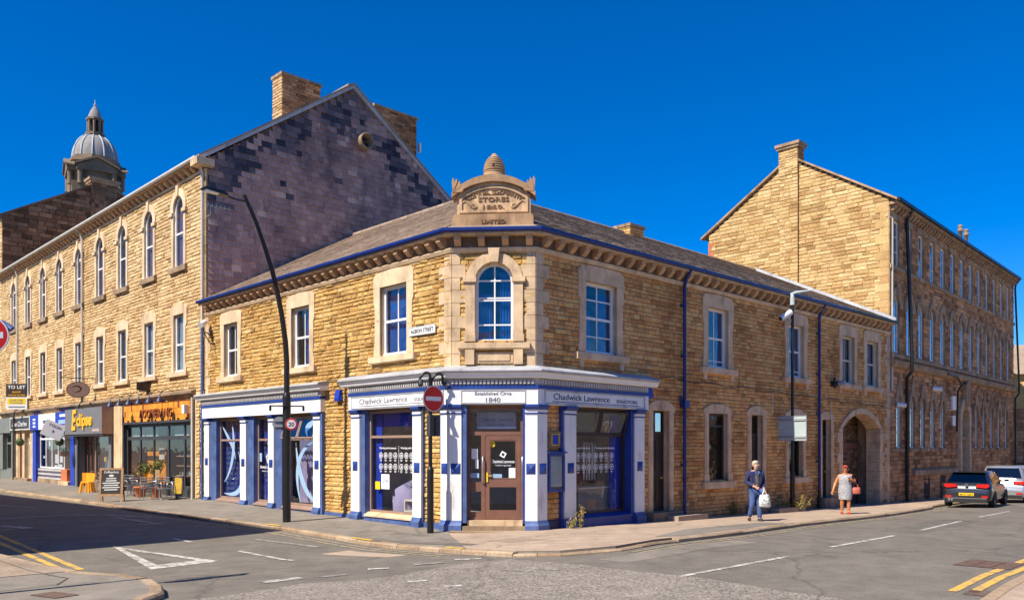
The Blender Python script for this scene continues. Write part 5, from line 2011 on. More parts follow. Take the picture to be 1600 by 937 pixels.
# row of shaded lamps over the fascia
for k in range(6):
    a = 2.9 + k * 1.16
    mb = MB()
    mb.tube([FT.p(a, .05, 4.42), FT.p(a, .35, 4.56), FT.p(a, .62, 4.42), FT.p(a, .66, 4.22)], .018, 'black_metal', 6)
    q = FT.p(a, .66, 4.0)
    mb.lathe(q, [(.17, 0), (.16, .05), (.11, .13), (.05, .2), (.03, .24)], 'navy', 12)
    mb.build('lamp', cafe)
mb = MB()
fbox(mb, FT, 1.35, 1.6, .1, .3, 3.5, 3.85, 'white_paint')
mb.build('vent_box', cafe)
mb = MB()
fbox(mb, FT, 5.55, 6.1, .02, .32, 4.6, 5.0, 'dark_wood')
fbox(mb, FT, 5.6, 5.62, .02, .6, 4.62, 4.98, 'dark_wood')
tag(mb.build('wall_vent', origin=FT.p(5.8, 0, 4.6)), 'small dark vent box on the wall above the orange cafe fascia', 'vent')

# grey box fascia shop
ecl = MB()
fbox(ecl, FT, 10.20, 15.70, -.3, -.06, 2.78, 2.95, 'mid_grey')
ecl = ecl.build('shopfront', TB)
for a, b_, z1_ in ((10.2, 10.55, 2.8), (15.2, 15.6, 2.8)):
    mb = MB()
    fbox(mb, FT, a, b_, -.25, 0.12, .1, z1_, 'mid_grey')
    mb.build('pillar', ecl)
mb = MB()
fbox(mb, FT, 10.2, 15.75, -.1, .55, 2.80, 4.08, 'mid_grey')
fbox(mb, FT, 10.15, 10.197, -.1, .56, 2.78, 4.10, 'bronze_frame')
fbox(mb, FT, 10.2, 15.75, -.1, .50, 2.70, 2.797, 'dark_wood')
fa = mb.build('fascia', ecl)
mb = MB()
text(FT, 14.5, 3.04, "E", 1.4, 'yellow_text', None, d=.56, depth=.05, width=.75, xsign=-1, align='L', mb=mb, bold=.03, shear=.2)
text(FT, 13.72, 3.22, "clipse", .84, 'yellow_text', None, d=.56, depth=.05, width=2.25, xsign=-1, align='L', mb=mb, bold=.03)
fbox(mb, FT, 10.45, 11.55, .55, .56, 2.90, 3.06, 'bronze_frame')
text(FT, 11.0, 2.93, "HAIR STUDIO", .11, 'decal_white', None, d=.561, depth=.004, width=.95, xsign=-1, mb=mb)
mb.build('lettering', fa)
we = glazed(ecl, FT, 10.55, 13.3, .45, 2.75, .15, 'bronze_frame', None, [], fw=.08)
glazed(ecl, FT, 13.35, 15.2, .2, 2.75, .35, 'brown_wood', 2.3, [14.0, 14.6], fw=.1, name='door')
mb = MB()
fbox(mb, FT, 10.55, 13.3, -.2, .0, .1, .45, 'mid_grey')
mb.build('stall_riser', ecl)
shop_room(ecl, FT, 10.3, 15.4, .2, 2.78, -.45, -2.5, 'room_wall', 'room_floor')
mb = MB()
tri = [(12.9, .5), (10.8, .5), (12.1, 2.2)]
fprism(mb, FT, tri, -.5, -.46, 'blue_poster')
fprism(mb, FT, [(12.45, 1.5), (12.1, .8), (11.7, .9), (12.2, 1.35)], -.455, -.445, 'orange_paint')
fprism(mb, FT, [(12.75 + .17 * math.cos(t * .5), 1.75 + .35 * math.sin(t * .5)) for t in range(12)], -.455, -.44, 'yellow_text')
for i in range(3):
    (a, z), (b_, y) = tri[i], tri[(i + 1) % 3]
    mb.tube([FT.p(a, -.44, z), FT.p(b_, -.44, y)], .045, 'decal_pale', 4)
tag(mb.build('window_poster', origin=FT.p(12, -.48, .5)), 'triangular pale blue display panel with orange shape inside the grey-fronted shop', 'display panel')

# blue-framed shop with white window
grm = MB()
fbox(grm, FT, 15.90, 23.30, -.3, -.06, 3.20, 3.90, 'royal')
grm = grm.build('shopfront', TB)
for a, b_, z1_ in ((22.7, 23.35, 3.15), (15.62, 16.3, 3.05)):
    mb = MB()
    fbox(mb, FT, a, b_, -.25, 0.14, .1, z1_, 'royal')
    mb.build('pillar', grm)
mb = MB()
fbox(mb, FT, 21.7, 23.4, -.05, .26, 3.15, 4.02, 'royal')
fbox(mb, FT, 18.5, 21.69, -.05, .26, 3.15, 4.02, 'sign_white')
fbox(mb, FT, 15.9, 18.49, -.05, .26, 3.05, 4.05, 'royal')
fbox(mb, FT, 16.2, 18.3, .26, .27, 3.12, 3.32, 'orange_paint')
fa = mb.build('fascia', grm)
mb = MB()
text(FT, 20.1, 3.42, "gogo", .52, 'letter_navy', None, d=.262, width=1.5, xsign=-1, mb=mb, bold=.02)
text(FT, 19.6, 3.22, "barber", .16, 'letter_navy', None, d=.262, width=.7, xsign=-1, mb=mb)
for z in (3.74, 3.54, 3.34):
    fbox(mb, FT, 22.3, 22.8, .26, .266, z - .05, z + .06, 'decal_white')
fbox(mb, FT, 16.4, 17.7, .26, .266, 3.78, 3.92, 'decal_white')
fbox(mb, FT, 16.3, 17.9, .26, .266, 3.40, 3.62, 'decal_pale')
mb.build('lettering', fa)
glazed(grm, FT, 18.05, 22.65, .95, 3.12, .08, 'white_paint', 2.62, [20.35, 21.5, 19.2], fw=.08)
glazed(grm, FT, 16.4, 17.95, .3, 3.12, .5, 'brown_wood', 2.5, [17.1], fw=.1, name='door')
mb = MB()
for k in range(5):
    fbox(mb, FT, 18.05, 22.68, -.2, .02 + .006 * (k % 2), .35 + k * .115, .455 + k * .115, 'tile_purple' if k % 2 else 'cornice_grey')
fbox(mb, FT, 18.05, 22.68, -.22, .05, .05, .34, 'ledge_stone')
fbox(mb, FT, 16.35, 18.04, -.3, .25, .05, .32, 'dressed')
fbox(mb, FT, 17.0, 18.04, -.3, .1, .32, .95, 'terracotta')
mb.build('stall_riser', grm)
shop_room(grm, FT, 16.3, 22.7, .3, 3.13, -.55, -2.6, 'room_wall', 'room_floor')
for a, z, w, h in ((18.6, 1.3, .5, .35), (19.5, 1.25, .5, .5), (18.7, 1.05, .7, .15), (21.9, 1.5, .35, .15), (20.9, 2.2, .25, .3), (19.6, 1.0, .5, .15)):
    mb = MB()
    fbox(mb, FT, a, a + w, -.16, -.15, z, z + h, 'decal_white')
    mb.build('notice', grm)

# narrow doorway with the brown sign, then a sage shopfront
kc = MB()
fbox(kc, FT, 23.42, 27.4, -.3, .03, 3.1, 3.2, 'dressed')
kc = kc.build('shopfront', TB)
for a, b_ in ((26.6, 27.4), (25.5, 26.0), (23.42, 24.3)):
    mb = MB()
    fbox(mb, FT, a, b_, -.3, .04, .1, 3.2, 'dressed')
    mb.build('pier', kc)
mb = MB()
fbox(mb, FT, 23.6, 28.1, -.05, .22, 3.18, 4.0, 'cream_paint')
fbox(mb, FT, 23.8, 27.9, .22, .24, 3.28, 3.92, 'dark_wood')
fa = mb.build('fascia', kc)
mb = MB()
text(FT, 25.85, 3.42, "Alan Charles", .42, 'decal_white', None, d=.242, width=3.3, xsign=-1, mb=mb)
mb.build('lettering', fa)
glazed(kc, FT, 24.3, 25.5, .3, 3.15, .2, 'white_paint', 2.4, [24.9], fw=.1, name='door')
glazed(kc, FT, 26.0, 26.6, .3, 3.15, .2, 'orange_wood', 2.4, [], fw=.1, name='side_light')
shop_room(kc, FT, 24.2, 26.7, .3, 3.18, -.3, -2.0, 'warm_room', 'room_floor')
board(kc, FT, 23.9, 27.5, .0, .28, -.2, .3, 'ledge_stone', 'step')
sage = MB()
fbox(sage, FT, 27.4, 28.1, -.3, .14, .1, 3.2, 'sage')
fbox(sage, FT, 28.1, T_END, -.3, .10, .1, .7, 'sage')
fbox(sage, FT, 30.2, T_END, -.3, .14, .7, 3.2, 'sage')
sage = sage.build('shopfront', TB)
board(sage, FT, 28.12, T_END, 3.05, 4.0, -.05, .2, 'sage')
glazed(sage, FT, 28.1, 30.2, .7, 3.02, .1, 'sage', 2.4, [29.1], fw=.1)
shop_room(sage, FT, 27.8, 30.8, .3, 3.05, -.3, -2.0, 'room_wall', 'room_floor')

# taller dark building beyond, its gable rising over the terrace
DB = thing('tall_terrace_building', (FT.p(31, 0, 0)), 'tall soot-dark rough stone building rising behind the honey terrace, in shade', 'building')
fd = Fr(FT.p(31.03, 0, 0), dR, nR)
mb = MB()
dz0, dzr, dt = 17.3, 20.5, 5.6
coursed(mb, fd, lambda z: (0, 12.6) if z < dz0 else ((z - dz0) / (dzr - dz0) * dt, 12.6 - (z - dz0) / (dzr - dz0) * dt), 11.5, dzr, [], 'black_stone', 'dark_mortar', hmin=.24, hmax=.36, lmin=.35, lmax=.9, bulge=(.01, .09), seed=81)
mb.poly([fd.p(0, -.1, 0), fd.p(12.6, -.1, 0), fd.p(12.6, -.1, 11.6), fd.p(0, -.1, 11.6)], 'black_stone')
ft2 = Fr(FT.p(31.03, 0, 0), dL, nL)
coursed(mb, ft2, lambda z: (0.02, 16), 0, dz0, [rect(1.8 + 3.2 * k, 2.9 + 3.2 * k, z0_, z0_ + 2.3) for k in range(5) for z0_ in (5.2, 9.5, 13.5)] + [rect(.3, 15.6, -1, 3.4)], 'honey_stone', 'mortar', hmin=.2, hmax=.28, lmin=.4, lmax=.9, seed=82)
mb.build('wall', DB)
for k in range(5):
    for z0_ in (5.2, 9.5, 13.5):
        w_ = sash(DB, ft2, 1.8 + 3.2 * k, 2.9 + 3.2 * k, z0_, z0_ + 2.3, vbars=0, jamb='dressed', room=True)
mb = MB()
fbox(mb, ft2, .3, 15.6, -.4, -.3, -.2, 3.4, 'charcoal')
mb.build('shopfront', DB)
mb = MB()
zr_ = dz0 + 6.3 * (dzr - dz0) / dt
for sg, tt in ((0, -.2), (1, 12.8)):
    mb.poly([fd.p(tt, .06, dz0 - .1), fd.p(tt, -16, dz0 - .1), fd.p(6.3, -16, zr_ + .05), fd.p(6.3, .06, zr_ + .05)], 'roof_slate')
for (a, z), (b_, y) in (((-.3, dz0 - .1), (6.3, zr_)), ((6.3, zr_), (12.9, dz0 - .1))):
    fprism(mb, fd, [(a, z), (b_, y), (b_, y + .14), (a, z + .14)], -.3, .12, 'black_stone')
mb.build('roof', DB)
mb = MB()
coursed(mb, Fr(fd.p(5.45, .12, 0), dR, nR), lambda z: (0, 1.75), 12, 20.75, [], 'black_stone', 'dark_mortar', hmin=.28, hmax=.36, seed=83)
coursed(mb, Fr(fd.p(5.45, .12, 0), dL, nL), lambda z: (0, .8), 12, 20.75, [], 'sooty_shade_stone', 'dark_mortar', hmin=.28, hmax=.36, seed=84)
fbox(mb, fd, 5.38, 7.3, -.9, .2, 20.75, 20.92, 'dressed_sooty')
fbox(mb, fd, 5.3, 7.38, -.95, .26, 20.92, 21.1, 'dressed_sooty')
mb.build('chimney', DB)

# domed tower, far off
DY = 110.0
k_ = DY / 1297
tx = (148.5 - 800) * k_
def tz_(v):
    return 2.17 + (698 - v) * k_
HT = thing('town_hall_tower', (tx, DY, 0), 'distant lead-domed stone tower with a lantern and finial on its top', 'tower')
mb = MB()
rot = .5
def tbox(mb, r, z0, z1, mat, n=8, r1=None):
    r1 = r if r1 is None else r1
    V = [(tx + r * math.cos(rot + 2 * math.pi * i / n), DY + r * math.sin(rot + 2 * math.pi * i / n), z0) for i in range(n)] + [(tx + r1 * math.cos(rot + 2 * math.pi * i / n), DY + r1 * math.sin(rot + 2 * math.pi * i / n), z1) for i in range(n)]
    mb.add(V, [list(range(n))[::-1], list(range(n, 2 * n))] + [(i, (i + 1) % n, n + (i + 1) % n, n + i) for i in range(n)], mat)
rot = math.pi / 4 + .55
tbox(mb, 4.1, 0, tz_(296), 'tower_stone', 4)
rot = .35
tbox(mb, 3.3, tz_(305) - .5, tz_(262), 'tower_stone', 8)
tbox(mb, 3.45, tz_(262), tz_(258), 'tower_stone', 8)
tbox(mb, 3.0, tz_(258), tz_(252), 'tower_stone', 8)
for i in range(4):                         # pedimented faces with round-headed openings
    an = .55 + i * math.pi / 2
    e = Vector((-math.sin(an), math.cos(an)))
    n2 = Vector((math.cos(an), math.sin(an)))
    ff = Fr(Vector((tx, DY)) + n2 * 2.75, e, n2)
    za, zc = tz_(292), tz_(273)
    fprism(mb, ff, [(-2.4, zc - .5), (2.4, zc - .5), (2.4, zc), (0, zc + 1.15), (-2.4, zc)], -.6, .7, 'tower_stone')
    fprism(mb, ff, [(-2.65, zc), (-2.65, zc + .22), (0, zc + 1.5), (2.65, zc + .22), (2.65, zc), (0, zc + 1.2)], -.6, .95, 'tower_stone')
    for a in (-1.95, 1.95):
        mb.tube([ff.p(a, .3, tz_(300)), ff.p(a, .3, zc - .4)], .35, 'tower_stone', 8)
    fprism(mb, ff, [(-.9, tz_(306))] + arch_pts(0, .9, tz_(290), .9, 8) + [(.9, tz_(306))], -.1, .12, 'room_dark')
    ring(mb, ff, [(-1.15, tz_(306))] + arch_pts(0, 1.15, tz_(290), 1.15, 8) + [(1.15, tz_(306))], [(-.9, tz_(306))] + arch_pts(0, .9, tz_(290), .9, 8) + [(.9, tz_(306))], 0, .3, 'tower_stone', closed=False)
mb.build('drum', HT)
mb = MB()
zb_, zt_ = tz_(252), tz_(213)
prof = [(2.72 * math.cos(t) ** .85 + .0, zb_ + (zt_ - zb_) * math.sin(t)) for t in [i * math.pi / 2 / 12 for i in range(11)]] + [(.95, zt_ - .05)]
mb.lathe((tx, DY, 0), prof, 'lead_dome', 24)
for i in range(12):
    an = rot + 2 * math.pi * i / 12
    mb.tube([(tx + (r + .02) * math.cos(an), DY + (r + .02) * math.sin(an), z) for r, z in prof], .11, 'grey_lead', 5)
mb.build('dome', HT)
mb = MB()
tbox(mb, 1.25, tz_(214), tz_(210), 'tower_stone', 8)
for i in range(8):
    an = rot + 2 * math.pi * i / 8
    mb.tube([(tx + .85 * math.cos(an), DY + .85 * math.sin(an), tz_(210)), (tx + .85 * math.cos(an), DY + .85 * math.sin(an), tz_(190))], .16, 'tower_stone', 6)
tbox(mb, .55, tz_(210), tz_(190), 'room_dark', 8)
tbox(mb, 1.1, tz_(190), tz_(187), 'tower_stone', 8)
mb.lathe((tx, DY, 0), [(.85, tz_(187)), (.80, tz_(182)), (.58, tz_(175)), (.28, tz_(169)), (.12, tz_(166))], 'lead_dome', 16)
mb.tube([(tx, DY, tz_(169)), (tx, DY, tz_(157))], .1, 'grey_lead', 6, r2=.04)
mb.lathe((tx, DY, 0), [(.05, tz_(166)), (.22, tz_(164.5)), (.05, tz_(163))], 'grey_lead', 8)
mb.build('lantern', HT)
mb = MB()
qx = tx + 3.9
mb.tube([(qx, DY - 2, tz_(330)), (qx, DY - 2, tz_(303))], .5, 'tower_stone', 8, r2=.3)
mb.lathe((qx, DY - 2, 0), [(.55, tz_(303)), (.4, tz_(300)), (.1, tz_(293))], 'lead_dome', 8)
mb.build('turret', HT)

# ------------------------------------------------------------------ mill on the right
MBD = thing('mill_building', (CMp.x, CMp.y, 0), 'tall sooty stone mill with rows of narrow tall windows and a lit plain gable', 'building')
ME, MGZ, MGR = 24.3, 13.35, 16.3
MC = [.95 + 1.815 * k for k in range(13)]
GC = [1.3, 3.25, 4.85, 6.5, 8.2, 14.9, 16.6, 18.4, 20.3, 22.2]
mb = MB()
ops = []
for c in MC:
    ops += [rect(c - .42, c + .42, 10.45, 12.55), arch(c, .42, 6.5, 8.75, .42)]
for c in GC:
    ops += [arch(c, .36, 2.1, 4.1, .5)]
ops += [arch(12.1, .75, -1, 3.6, .8)]
coursed(mb, FM, lambda z: (0.02, ME), -.9, 13.1, ops, 'sooty_shade_stone', 'dark_mortar', hmin=.16, hmax=.24, lmin=.3, lmax=.7, bulge=(.006, .04), seed=91)
mb.build('wall', MBD)
mb = MB()
coursed(mb, FMG, lambda z: (.02, 9.38) if z < MGZ else (4.7 * (z - MGZ) / (MGR - MGZ), 9.4 - 4.7 * (z - MGZ) / (MGR - MGZ)), 7.2, MGR, [], 'mill_gable_stone', 'mortar', hmin=.15, hmax=.2, lmin=.3, lmax=.75, bulge=(.006, .035), seed=92)
mb.poly([FMG.p(0, -.05, -1), FMG.p(9.4, -.05, -1), FMG.p(9.4, -.05, 7.3), FMG.p(0, -.05, 7.3)], 'mortar')
coursed(mb, Fr(FMG.p(4.3, .14, 0), dL, nL), lambda z: (0, .95), 8.0, 16.75, [], 'mill_gable_stone', 'mortar', hmin=.15, hmax=.2, lmin=.25, lmax=.5, bulge=(.006, .03), seed=93)
fbox(mb, FMG, 4.3, 5.25, -.5, .12, 8.0, 16.75, 'mortar')
mb.build('gable', MBD)
mb = MB()
quoins(mb, FMG, 0, 1, 7.4, 13.2, 'mill_gable_stone', .62, .4, .36, .035)
quoins(mb, FM, 0, 1, 3.0, 13.0, 'dressed_sooty', .5, .3, .36, .03)
mb.build('quoin', MBD)
mb = MB()
quoins(mb, FMG, 9.4, -1, 9.5, 13.0, 'terracotta', .32, .2, .3, .03)
mb.build('quoin', MBD)
mb = MB()
coursed(mb, Fr(FMG.p(4.3, .16, 0), dR, nR), lambda z: (0, .6), 15.9, 16.8, [], 'sooty_shade_stone', 'dark_mortar', seed=94)  # browner stone paints in the shade on this chimney face
coursed(mb, Fr(FMG.p(4.3, .16, 0), dL, nL), lambda z: (0, 1.0), 15.5, 16.8, [], 'mill_gable_stone', 'mortar', seed=95)
fc = Fr(FMG.p(4.3, .16, 0), dL, nL)
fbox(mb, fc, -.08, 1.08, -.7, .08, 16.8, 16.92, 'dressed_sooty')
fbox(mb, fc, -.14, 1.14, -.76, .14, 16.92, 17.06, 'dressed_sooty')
mb.build('chimney', MBD)
mb = MB()
mr = FMG
r1, r2 = [mr.p(-.35, .12, MGZ - .1), mr.p(4.7, .12, MGR + .1)], [mr.p(9.75, .12, MGZ - .1), mr.p(4.7, .12, MGR + .1)]
dM3 = Vector((dM.x, dM.y, 0))
mb.poly([r1[0], r1[1], r1[1] + dM3 * (ME + .3), r1[0] + dM3 * (ME + .3)], 'roof_slate')
mb.poly([r2[0], r2[1], r2[1] + dM3 * (ME + .3), r2[0] + dM3 * (ME + .3)], 'roof_slate')
for (a, z), (b_, y) in (((-.4, MGZ - .14), (4.7, MGR + .06)), ((4.7, MGR + .06), (9.8, MGZ - .14))):
    fprism(mb, FMG, [(a, z), (b_, y), (b_, y + .1), (a, z + .1)], -.2, .16, 'dressed_sooty')
mroof = mb.build('roof', MBD)
for s_ in (14.3, 15.6):
    mb = MB()
    q = FM.p(s_, -.7, 0)
    mb.lathe(q, [(.10, 13.4), (.10, 14.7), (.15, 14.72), (.15, 14.84), (.11, 14.86), (.11, 14.96), (.14, 15.0), (.13, 15.08), (.06, 15.12)], 'ledge_stone', 12)
    mb.build('roof_vent', mroof)
mb = MB()
MP = [W2(FM, 0), W2(FM, ME)]
sweep(mb, MP, [(-.05, 13.08), (.34, 13.12), (.34, 13.22), (-.05, 13.22)], 'dressed_sooty')
s = .25
while s < ME:
    fextr(mb, FM, [(0, 12.86), (0, 13.07), (.26, 13.07), (.26, 12.98), (.1, 12.86)], s - .09, s + .09, 'dressed_sooty')
    s += .45
sweep(mb, MP, [(-.05, 10.22), (.09, 10.24), (.09, 10.42), (-.05, 10.44)], 'dressed_sooty')
sweep(mb, MP, [(-.05, 6.22), (.12, 6.24), (.12, 6.42), (-.05, 6.46)], 'dressed_sooty')
sweep(mb, MP, [(-.05, 5.75), (.22, 5.80), (.30, 5.95), (.30, 6.08), (-.05, 6.22)], 'dressed_sooty')
mb.build('cornice', MBD)
mb = MB()
sweep(mb, MP, [(.34, 13.222), (.47, 13.222), (.47, 13.36), (.34, 13.36)], 'black_metal')
mb.build('gutter', MBD)
for s_, m_ in ((2.05, 'black_metal'), (24.15, 'black_metal')):
    mb = MB()
    mb.tube([FM.p(s_, .4, 13.25), FM.p(s_, .16, 12.9), FM.p(s_, .13, 12.6), FM.p(s_, .36, 6.2), FM.p(s_, .36, 5.7), FM.p(s_, .14, 5.4), FM.p(s_, .14, -.8)], .085 if s_ < 5 else .06, m_, 8)
    mb.build('drainpipe', MBD)
mb = MB()
mb.tube([FMG.p(.1, .06, 12.6), FM.p(.16, .08, 12.5), FM.p(.16, .08, 5.2), FM.p(.05, .12, 4.7)], .045, 'cream_paint', 8)
mb.build('drainpipe', MBD)
for c in MC:
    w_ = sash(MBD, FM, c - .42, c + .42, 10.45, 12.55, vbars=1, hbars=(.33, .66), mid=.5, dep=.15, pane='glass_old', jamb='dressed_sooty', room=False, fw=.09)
    mb = MB()
    fbox(mb, FM, c - .6, c + .6, -.05, .04, 12.553, 12.84, 'dressed_sooty')
    mb.build('lintel', w_)
    mb = MB()
    mb.poly([FM.p(c - .42, -.4, 10.4), FM.p(c + .42, -.4, 10.4), FM.p(c + .42, -.4, 12.6), FM.p(c - .42, -.4, 12.6)], 'room_dark')
    mb.build('blind', w_)  # dark sheet standing for the unlit room, no blind hangs here
    w_ = sash(MBD, FM, c - .42, c + .42, 6.5, 9.17, rise=.42, vbars=1, hbars=(.3, .6), mid=.5, dep=.15, pane='glass_old', jamb='dressed_sooty', room=False, fw=.09)
    mb = MB()
    ring(mb, FM, [(c - .86, 8.55), (c - .80, 8.85), (c - .5, 9.3), (c, 9.62), (c + .5, 9.3), (c + .80, 8.85), (c + .86, 8.55)], [(c - .42, 8.55), (c - .42, 8.75), (c - .3, 9.04), (c, 9.17), (c + .3, 9.04), (c + .42, 8.75), (c + .42, 8.55)], -.05, .06, 'dressed_sooty', closed=False)
    mb.build('hood', w_)
    mb = MB()
    mb.poly([FM.p(c - .42, -.4, 6.4), FM.p(c + .42, -.4, 6.4), FM.p(c + .42, -.4, 9.2), FM.p(c - .42, -.4, 9.2)], 'room_dark')
    mb.build('blind', w_)  # again a dark sheet for room shade behind the glass, not a blind
for c in GC:
    w_ = sash(MBD, FM, c - .36, c + .36, 2.1, 4.6, rise=.5, vbars=0, hbars=(.3, .62), mid=.5, dep=.15, pane='glass_old', jamb='dressed_sooty', room=False, fw=.09)
    mb = MB()
    ring(mb, FM, [(c - .66, 3.95), (c - .62, 4.3), (c - .3, 4.85), (c, 5.55), (c + .3, 4.85), (c + .62, 4.3), (c + .66, 3.95)], [(c - .36, 3.95), (c - .36, 4.15), (c - .24, 4.48), (c, 4.6), (c + .24, 4.48), (c + .36, 4.15), (c + .36, 3.95)], -.05, .06, 'dressed_sooty', closed=False)
    mb.build('hood', w_)
    mb = MB()
    fbox(mb, FM, c - .52, c + .52, -.15, .10, 1.92, 2.095, 'dressed_sooty')
    mb.build('sill', w_)
    mb = MB()
    mb.poly([FM.p(c - .36, -.4, 2.0), FM.p(c + .36, -.4, 2.0), FM.p(c + .36, -.4, 4.7), FM.p(c - .36, -.4, 4.7)], 'room_dark')
    mb.build('blind', w_)  # plain dark backing painted as interior shade, not a blind
mb = MB()
ring(mb, FM, [(11.0, -.9)] + arch_pts(12.1, 1.1, 3.6, 1.3, 12) + [(13.2, -.9)], [(11.35, -.9)] + arch_pts(12.1, .75, 3.6, .8, 12) + [(12.85, -.9)], -.35, .16, 'dressed', closed=False)
fprism(mb, FM, [(11.8, 4.4), (12.4, 4.4), (12.5, 5.6), (12.1, 5.9), (11.7, 5.6)], 0, .3, 'dressed_sooty')
fbox(mb, FM, 11.3, 12.9, -.3, .06, 2.55, 2.75, 'dressed_sooty')
dr_ = mb.build('doorway', MBD)
mb = MB()
fbox(mb, FM, 11.35, 12.1, -.34, -.30, -.9, 1.9, 'royal')
fbox(mb, FM, 11.35, 12.1, -.34, -.30, 1.9, 2.55, 'sign_white')
fbox(mb, FM, 12.1, 12.85, -.36, -.31, -.9, 2.55, 'dark_wood')
fbox(mb, FM, 11.3, 12.9, -.6, -.5, 2.6, 4.5, 'room_dark')
mb.build('door', dr_)
mb = MB()
for s_ in (5.5, 8.2):
    fbox(mb, FM, s_ - .45, s_ + .45, -.02, .03, -.8, .7, 'room_dark')
fextr(mb, FM, [(-.05, .75), (.16, .78), (.16, 1.02), (-.05, 1.12)], 3.2, 10.6, 'dressed_sooty')
mb.build('cellar_opening', MBD)
mb = MB()
for s_ in (10.3, 13.9):
    pass
fbox(mb, FM, 9.6, 10.3, .03, .12, 4.15, 4.9, 'sign_white')
fbox(mb, FM, 9.75, 10.25, .03, .10, 3.3, 3.85, 'sign_white')
mb.build('sign_panel', MBD)
mb = MB()
mb.tube([FM.p(6.1, .1, 5.1), FM.p(6.3, .5, 5.05)], .12, 'white_paint', 8)
mb.tube([FM.p(.7, .1, 4.1), FM.p(.9, .45, 4.05)], .10, 'white_paint', 8)
mb.tube([FM.p(8.0, .33, 5.95), FM.p(9.6, .36, 5.9), FM.p(10.4, .36, 5.5), FM.p(10.5, .15, 5.2), FM.p(10.5, .1, 3)], .05, 'black_metal', 6)
mb.build('floodlight', MBD)

# houses closing the right-hand street
HB = thing('end_house', (39.0, 63.0, 0), 'pale rendered house with a slate roof closing the right-hand street', 'house')
fh = Fr(Vector((36.8, 61.5)), Vector((.95, -.31)).normalized(), Vector((-.31, -.95)).normalized())
mb = MB()
coursed(mb, fh, lambda z: (0, 16), -1.5, 5.0, [], 'sooty_shade_stone', 'dark_mortar', hmin=.2, hmax=.3, lmin=.4, lmax=.8, seed=99)
fbox(mb, fh, 0, 16, -6, -.02, 5.0, 7.6, 'far_cream')
fbox(mb, fh, 0, .05, -6, -.02, -1.5, 5.0, 'sooty_shade_stone')
mb.build('wall', HB)
mb = MB()
fextr(mb, fh, [(.4, 7.5), (-3, 10.0), (-6.4, 7.5)], -.4, 16.4, 'roof_slate')
mb.build('roof', HB)
for a in (1.0, 4.0):
    mb = MB()
    fbox(mb, fh, a, a + 1.5, -.02, .03, 5.2, 7.2, 'white_paint')
    w_ = mb.build('window', HB)
    mb = MB()
    for z0_, z1_ in ((5.3, 6.15), (6.25, 7.1)):
        mb.poly([fh.p(a + .1, .034, z0_), fh.p(a + 1.4, .034, z0_), fh.p(a + 1.4, .034, z1_), fh.p(a + .1, .034, z1_)], 'glass_old')
    mb.build('pane', w_)
for a in (1.2, 3.6):
    mb = MB()
    ring(mb, fh, [(a - .2, .0)] + arch_pts(a + .5, .7, 2.2, .8, 8) + [(a + 1.2, .0)], [(a, .0)] + arch_pts(a + .5, .5, 2.2, .6, 8) + [(a + 1.0, .0)], -.05, .1, 'dressed', closed=False)
    fprism(mb, fh, [(a, -1)] + arch_pts(a + .5, .5, 2.2, .6, 8) + [(a + 1.0, -1)], -.1, .02, 'room_dark')
    mb.build('window', HB)

# the building that shades the left-hand street (stands left of the view)
shd = Vector((math.sin(rad(SUN_AZ)), math.cos(rad(SUN_AZ))))
EH = 9.0
tipg = Vector((-6.56, 22.67))
EC = tipg - shd * (EH / math.tan(rad(SUN_EL)))
OB = thing('opposite_building', (EC.x, EC.y, 0), 'stone building left of the junction that throws its shadow across the road', 'building')
dO = Vector((-.742, .671)).normalized()
fo = Fr(EC, dO, Vector((dO.y, -dO.x)))
fe = Fr(EC, -dR, -dL)
mb = MB()
P = fo.p
for fr, L_ in ((fo, 40), (fe, 10)):
    mb.poly([fr.p(0, 0, -.3), fr.p(L_, 0, -.3), fr.p(L_, 0, EH - .1), fr.p(0, 0, EH - .1)], 'honey_stone')
mb.poly([fe.p(0, 0, EH - .1), fe.p(10, 0, EH - .1), fe.p(5, 0, EH + 2.6)], 'honey_stone')
mb.poly([P(40, 0, -.3), P(40, -10, -.3), P(40, -10, EH), P(40, -5, EH + 2.6), P(40, 0, EH)], 'honey_stone')
mb.poly([P(0, -10, -.3), P(40, -10, -.3), P(40, -10, EH), P(0, -10, EH)], 'honey_stone')
mb.build('wall', OB)
mb = MB()
mb.poly([P(-.2, .2, EH - .1), P(40, .2, EH - .1), P(40, -5, EH + 2.7), P(-.2, -5, EH + 2.7)], 'roof_slate')
mb.poly([P(-.2, -10.2, EH - .1), P(40, -10.2, EH - .1), P(40, -5, EH + 2.7), P(-.2, -5, EH + 2.7)], 'roof_slate')
mb.build('roof', OB)
for k in range(9):
    for z0_ in (1.0, 5.2):
        mb = MB()
        a = 2 + k * 4.2
        fbox(mb, fo, a, a + 1.2, -.02, .04, z0_, z0_ + 2.0, 'white_paint')
        w_ = mb.build('window', OB)
        mb = MB()
        mb.poly([fo.p(a + .1, .044, z0_ + .1), fo.p(a + 1.1, .044, z0_ + .1), fo.p(a + 1.1, .044, z0_ + 1.9), fo.p(a + .1, .044, z0_ + 1.9)], 'room_dark')
        mb.build('pane', w_)


